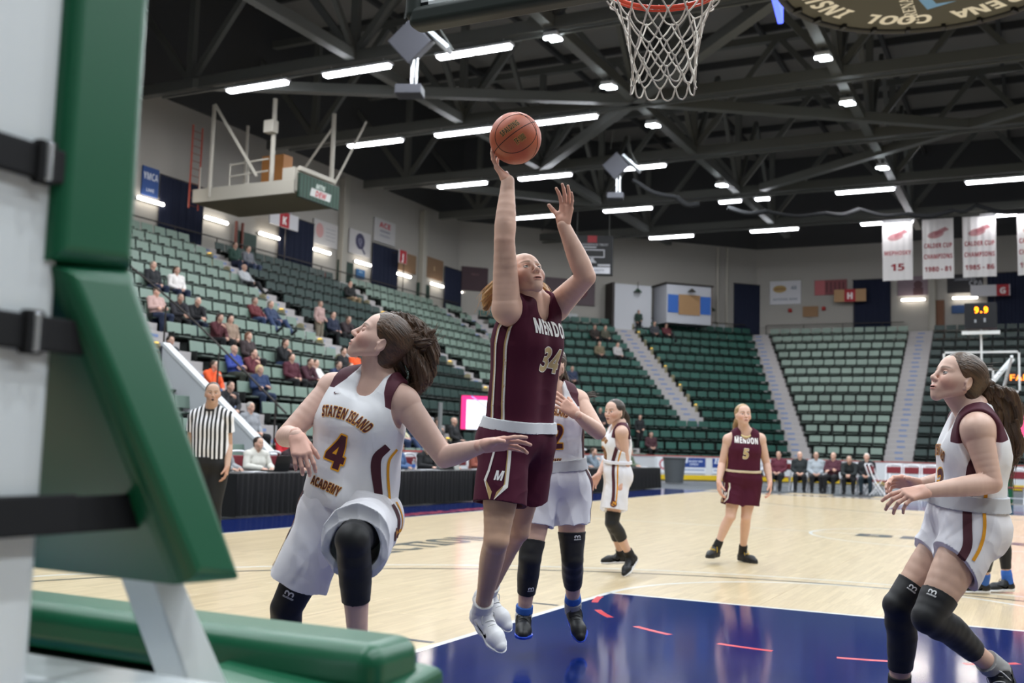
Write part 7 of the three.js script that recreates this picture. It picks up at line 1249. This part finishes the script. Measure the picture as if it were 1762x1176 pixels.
{
  const K = 0x15161a, N = 0x1c2740, J = 0x2b3b5c;
  // facet, row, place along it, pose, top, legs, hair, hair colour, label
  const L = [
    ['side', 9, -17.0, 'lap', 0x1d1f24, N, 'short', 0x8d8478, 'grey-haired man in a dark jacket high in the stand beside the green pad'],
    ['side', 9, -16.1, 'lap', 0xd8d4d2, N, 'long', 0x46301f, 'brown-haired woman in a white sweater high in the left stand'],
    ['side', 7, -18.4, 'crossed', 0xb99a94, N, 'short', 0x57493c, 'man in a pinkish shirt right beside the green pad'],
    ['side', 7, -17.7, 'lean', 0x24242a, K, 'short', 0x5e544b, 'man leaning forward with bare-looking forearms, middle of three by the pad'],
    ['side', 7, -17.05, 'lean', 0x16171b, N, 'short', 0x9a948c, 'older man in a black jacket, right of the three by the pad'],
    ['side', 13, -10.1, 'lap', 0x27423a, N, 'short', 0x2a211b, 'dark-haired man in a green jacket on the top row under the platform'],
    ['side', 13, -9.4, 'lap', 0x6d7078, 0x3a4660, 'short', 0x4c443d, 'man in a grey hooded top on the top row'],
    ['side', 11, -11.3, 'sprawl', 0xa3a6aa, K, 'bald', 0, 'bald man in a pale grey shirt below the top row'],
    ['side', 6, -16.45, 'lap', 0x8f7a6a, 0x3c3430, 'long', 0x2a1a17, 'long-haired woman in a tan top above the referee'],
    ['side', 6, -17.0, 'chin', 0x4a1c24, K, 'long', 0x301e1a, 'woman in maroon holding up a white phone above the referee'],
    ['side', 5, -16.6, 'lap', 0x352a2c, K, 'long', 0x6b4632, 'brown-haired woman one row below the long-haired woman'],
    ['side', 8, -13.5, 'sprawl', 0x5c2328, J, 'short', 0x6a5f58, 'man in a maroon shirt beside the yellow-capped post'],
    ['side', 8, -12.75, 'sprawl', 0x2f3c58, J, 'short', 0x7d756c, 'man in blue leaning back beside the man in maroon'],
    ['side', 4, -18.05, 'crossed', 0x2d3f8c, 0x33372f, 'bald', 0, 'bald man in a bright blue jacket with folded arms'],
    ['side', 4, -17.45, 'chin', 0x5d2730, N, 'short', 0x39302a, 'person in maroon right of the bald man in bright blue'],
    ['side', 3, -18.0, 'crossed', 0x1e3156, 0x1a2a45, 'long', 0xc9b184, 'blond woman in a navy blouse above the aisle steps'],
    ['side', 3, -19.75, 'chin', 0x2a2624, 0x42618f, 'short', 0x4d3f35, 'man in a black and orange shirt beside the white parapet', 0xe4592a],
    ['side', 2, -20.05, 'chin', 0x1e1f24, K, 'short', 0x352c27, 'man in black resting his head, just above the referee'],
    ['side', 1, -20.15, 'lap', 0x8c8f94, K, 'short', 0xb3aea8, 'grey-haired man in a grey shirt right of the referee head'],
    ['side', 0, -19.9, 'lap', 0xbf2630, K, 'short', 0xd9d4ce, 'white-haired person in a red jacket in the front row'],
    ['side', 0, -19.3, 'lap', 0x17181c, K, 'bald', 0, 'bald man in a black jacket right of the person in red'],
    ['side', 4, -20.25, 'lap', 0x23262f, 0x4a6690, 'short', 0x2c241f, 'person in dark clothes at the edge of the green pad'],
    ['side', 5, -15.2, 'chin', 0x15171b, J, 'long', 0x3a2922, 'woman in black drinking, middle of the left block'],
    ['side', 8, -10.6, 'stand', 0xa98c88, 0x6e6658, 'short', 0x6a5547, 'standing man in a pinkish shirt on the stair steps', 0, 0.85],
    ['side', 8, -9.6, 'lap', 0x1a2238, K, 'short', 0x3a2f28, 'man in dark navy right of the standing man'],
    ['side', 8, -9.0, 'lean', 0x30262a, K, 'short', 0x4b3c31, 'man with bare arms leaning forward beside the navy-clad man'],
    ['side', 5, -12.25, 'lap', 0x17181c, K, 'short', 0x3a3029, 'man in black beside the person in orange'],
    ['side', 5, -11.65, 'lap', 0xe2551f, J, 'short', 0x5c4a3c, 'person in a bright orange sweatshirt'],
    ['side', 4, -15.75, 'lap', 0x4a1a28, K, 'short', 0x35261f, 'boy in maroon left of the boy in white'],
    ['side', 4, -15.2, 'lean', 0x42202c, K, 'short', 0x3c2c24, 'boy in dark maroon touching the boy in white'],
    ['side', 4, -14.55, 'sprawl', 0xdad8d6, 0x9a9c98, 'short', 0x33271f, 'boy in a white sweatshirt sprawling in his seat'],
    ['side', 4, -13.75, 'chin', 0x1d2c4e, N, 'short', 0x3f332b, 'person in navy left of the man in the maroon top'],
    ['side', 4, -13.15, 'chin', 0x52202f, K, 'short', 0x4a392e, 'man in a maroon top with a yellow emblem below the orange sweatshirt'],
    ['side', 4, -12.5, 'lean', 0x8aa1bd, J, 'cap', 0x9aa4b2, 'person in pale blue with a cap next to the thrown-back head'],
    ['side', 1, -14.0, 'sprawl', 0xb8b49a, J, 'short', 0x4e4238, 'man in a cream shirt raising his hand above the outstretched arm'],
    ['side', 1, -13.2, 'lap', 0x23304a, J, 'short', 0x40352d, 'person in navy right of the man in cream'],
    ['side', 1, -10.95, 'lap', 0x131519, K, 'bald', 0, 'bald man in black behind the slim metal post'],
    ['side', 1, -12.1, 'chin', 0x5f5a58, K, 'short', 0x4c433b, 'person in grey left of the bald man in black'],
    ['side', 12, -4.2, 'lap', 0x17191a, 0x86755a, 'short', 0x29231f, 'dark-clothed person with a tan bag at the top right of the dark seats'],
    ['corner', 3, -4.9, 'lap', 0x1a1b1f, K, 'short', 0x3a2f28, 'person in black above the far white-uniformed player'],
    ['corner', 2, -3.45, 'stand', 0x16181c, K, 'short', 0x2c2521, 'standing person in black right of the far player head', 0, 0.85],
    ['corner', 1, -3.2, 'lap', 0x3a1c24, K, 'long', 0x2c211c, 'person in dark maroon right of the far player shoulder'],
    ['corner', 1, -6.15, 'chin', 0x17181c, K, 'short', 0x2d2520, 'dark-clothed person between the two white-uniformed players'],
    ['corner', 12, -2.2, 'lap', 0x2a2320, K, 'short', 0x3c322b, 'person near the top of the corner stairway, left of a pair'],
    ['corner', 12, -1.6, 'lap', 0x4b4a3e, K, 'short', 0x574a3e, 'person near the top of the corner stairway, right of a pair'],
    ['corner', 10, -2.6, 'lap', 0x6a604c, K, 'short', 0x4a3d33, 'person in khaki alone left of the corner stairway'],
    ['corner', 10, -1.6, 'lap', 0xa9a6a6, K, 'short', 0x4d4037, 'person in pale grey next to the corner stairway'],
    ['corner', 7, -5.0, 'lap', 0x25304a, K, 'short', 0x4b3d33, 'person in dark blue right of the number 34'],
    ['corner', 14, 0.95, 'stand', 0x20352d, K, 'short', 0x2c241f, 'person in a green jacket standing at the top of the corner stairway', 0, 0.8],
    ['corner', 13, 1.6, 'lap', 0x3a3c42, K, 'short', 0x453a32, 'person in dark grey on the row below the white ledge'],
    ['corner', 13, 2.35, 'sprawl', 0x54252c, K, 'short', 0x3e332b, 'person in maroon below the white ledge'],
  ];
  for (const [fn, k, t, kd, top, lg, hr, hc, lab, x, s] of L) {
    const f = FACETS[fn], r = R0 + TR * k - (kd === 'stand' ? 0.3 : 0.13), yaw = Math.atan2(-f.n[0], -f.n[1]) + (fn === 'side' ? -0.25 + rr(-0.1, 0.25) : rr(-0.2, 0.2)), p = at(f, r, t, treadY(k));
    const m = onlooker(kd, p, yaw, x > 10 ? x : top, lg, hr, hc, lab, 'spectators in the stands', s ?? 1);
    if (kd !== 'stand') m.position.y -= 0.02;
  }
  // people at the tables, facing the court
  const T = [[-11.1, 'type', 0x9a9ca0, 'short', 0xb3aea8, 'person with a red collar at the table end behind the referee'], [-12.0, 'type', 0xd2d0c8, 'short', 0x2d231d, 'bearded man in a white jacket with a microphone at the table'], [-12.95, 'type', 0x2a1a20, 'short', 0x33271f, 'person in dark maroon behind the open silver laptop'], [-15.7, 'type', 0x6a1f3a, 'short', 0xe0dcd6, 'white-haired person in maroon at the table'], [-16.45, 'type', 0x46628c, 'bald', 0, 'bald man in a blue shirt at the table'], [-17.6, 'type', 0x17181b, 'cap', 0x3c3e42, 'person in black with a dark cap behind the large black laptop'], [-18.4, 'type', 0x202226, 'short', 0x3a302a, 'person in black at the table under the outstretched forearm'], [-19.9, 'type', 0x8a4a3c, 'short', 0x4a3c33, 'person in rust red at the table left of the shooter'], [-26.3, 'type', 0x77808c, 'cap', 0xc9ccd0, 'person in grey with a white cap at the far table'], [-27.2, 'chin', 0x6d7a86, 'short', 0x503f34, 'person in a checked grey shirt at the far table'], [-29.3, 'type', 0x15161a, 'short', 0xd8d4cf, 'white-haired man in black at the far table end'], [-30.4, 'type', 0x5d6b58, 'short', 0x6b594a, 'person in a green and grey jacket at the last far table']];
  for (const [z, kd, top, hr, hc, lab] of T) { onlooker(kd, [-10.72, -0.0, z], PI / 2 + rr(-0.3, 0.1), top, K, hr, hc, lab, 'officials at the scorers tables', 0.97); const c = chairProto.clone(); c.name = numbered('folding_chair'); c.position.set(-10.85, 0, z); c.rotation.y = PI / 2; scene.add(c); tag(c, 'folding chair under the ' + lab.split(' ').slice(0, 6).join(' ') + ' at the table', 'chair', 'chairs behind the tables'); }
  // the far bench
  const Bn = [[-7.55, 'lean', 0x1b1c20, K, 'short', 0x2c241f, 'person in black and white behind the maroon number 5 player, left'], [-6.85, 'lap', 0xb9bcc4, K, 'short', 0x34291f, 'person in white sleeves right behind the maroon number 5 player'], [-6.17, 'lap', 0x561b2d, 0x1a1b1f, 'short', 0x2e231c, 'bench player in maroon with dark hair, first right of number 5'], [-5.51, 'lap', 0x1b2124, K, 'bald', 0, 'bald coach in a dark vest on the far bench'], [-5.0, 'lap', 0x9aa2aa, K, 'bald', 0, 'bald bearded coach turned sideways on the far bench'], [-4.48, 'crossed', 0x4a2230, K, 'bald', 0, 'bald coach in maroon with crossed arms on the far bench'], [-3.98, 'lean', 0x1a2022, K, 'short', 0x7a7066, 'coach in a dark vest leaning forward on the far bench'], [-3.48, 'lap', 0x181b20, 0x20303a, 'short', 0xdad4d0, 'white-haired coach in black at the right end of the bench']];
  Bn.forEach(([x, kd, top, lg, hr, hc, lab], i) => onlooker(kd, [x, 0, -31.95 + (i % 3) * 0.02], rr(-0.15, 0.2), top, lg, hr, hc, lab, 'people on the far bench'));
}
// ---------- things on the tables ----------
{
  const Y = 0.648, lap = (z, c, lc, label, s = 1) => { const t = thing('laptop', label, 'laptop', [-9.82, Y, z], PI / 2 + rr(-0.15, 0.15)); mesh('base', rbox(0.34 * s, 0.02, 0.24 * s, 0.006, 0, 0.01, -0.1), std({ color: c, roughness: 0.4 }), t); mesh('lid', rbox(0.34 * s, 0.23 * s, 0.012, 0.005, 0, 0.11 * s, 0).rotateX(0.25).translate(0, 0.02, 0.03), std({ color: lc, roughness: 0.35, metalness: 0.3 }), t); };
  lap(-11.55, 0x121316, 0x16171a, 'black laptop beside the referee hand', 1.1); lap(-13.2, 0xa5a7ab, 0x8f9196, 'open silver laptop left of the blue bag'); lap(-17.1, 0x101114, 0x141518, 'wide black laptop in the middle of the table', 1.5); lap(-21.5, 0x101114, 0x16171a, 'black laptop behind the shooter shorts', 1.1); lap(-27.5, 0x101114, 0x16171a, 'black laptop on the far tables');
  const tag2 = thing('name_card', 'pale card before the wide black laptop', 'card', [-9.5, Y, -16.9], PI / 2); mesh('card', rbox(0.2, 0.12, 0.02, 0.004, 0, 0.06, 0).rotateX(-0.3), std({ color: 0x9b9e9a }), tag2);
  const bag = thing('cooler_box', 'bright blue box on the table left of number 4', 'box', [-9.85, Y, -14.05], PI / 2); mesh('body', rbox(0.36, 0.2, 0.26, 0.03, 0, 0.1, 0), std({ color: 0x2450b8, roughness: 0.5 }), bag); mesh('lid', rbox(0.37, 0.03, 0.27, 0.012, 0, 0.21, 0), std({ color: 0x3565cf, roughness: 0.5 }), bag);
  const wat = phy({ color: 0xe8f2ff, roughness: 0.08, transmission: 0.85, thickness: 0.03, ior: 1.33 });
  [[-12.75, 'left of the silver laptop'], [-13.85, 'before the blue box'], [-15.35, 'by the person in maroon'], [-19.3, 'left of the shooter, nearest'], [-19.7, 'left of the shooter, next to another bottle'], [-25.4, 'on the far tables']].forEach(([z, l]) => { const b = thing('water_bottle', 'clear water bottle with a blue label ' + l, 'bottle', [-9.6, Y, z]); mesh('body', new THREE.LatheGeometry([[0, 0], [0.032, 0], [0.034, 0.02], [0.034, 0.13], [0.028, 0.16], [0.013, 0.19], [0.013, 0.205], [0, 0.205]].map((p) => new THREE.Vector2(...p)), 16), wat, b); mesh('label', new THREE.CylinderGeometry(0.0352, 0.0352, 0.06, 16, 1, true).translate(0, 0.085, 0), std({ color: 0x2c5fb4 }), b); mesh('cap', cyl(0.015, 0.015, 0.018, 0, 0.212, 0, 10), std({ color: 0xe8e8ea }), b); });
  [[-10.6, 0.4], [-12.3, 0.3], [-14.6, 0.35], [-15.8, 0.5], [-18.0, 0.35], [-19.0, 0.45], [-20.6, 0.4], [-23.2, 0.3], [-26.4, 0.4], [-28.8, 0.5]].forEach(([z, l], i) => { const p = thing('paper_stack', `white papers lying on the table, ${ORD[i]} heap from the referee`, 'papers', [-9.55, Y, z], rr(-0.3, 0.3)); mesh('sheets', rbox(0.22, 0.012, l, 0.003, 0, 0.007, 0, 1), std({ color: 0xc9cbd0, roughness: 0.8 }), p); mesh('top_sheet', box(0.2, 0.003, l * 0.8, 0.02, 0.015, 0.01).rotateY(0.1), std({ color: 0xd9dade }), p); });
  const rb = thing('red_pouch', 'small red pouch on the table left of the shooter', 'pouch', [-9.6, Y, -20.1]); mesh('body', rbox(0.12, 0.08, 0.2, 0.03, 0, 0.04, 0), std({ color: 0xa82a2c }), rb); mesh('zip', tube([[0.0, 0.081, -0.08], [0.0, 0.084, 0], [0, 0.081, 0.08]], 0.004, 8, 5), M.black, rb);
}
renderer.render(scene, camera);
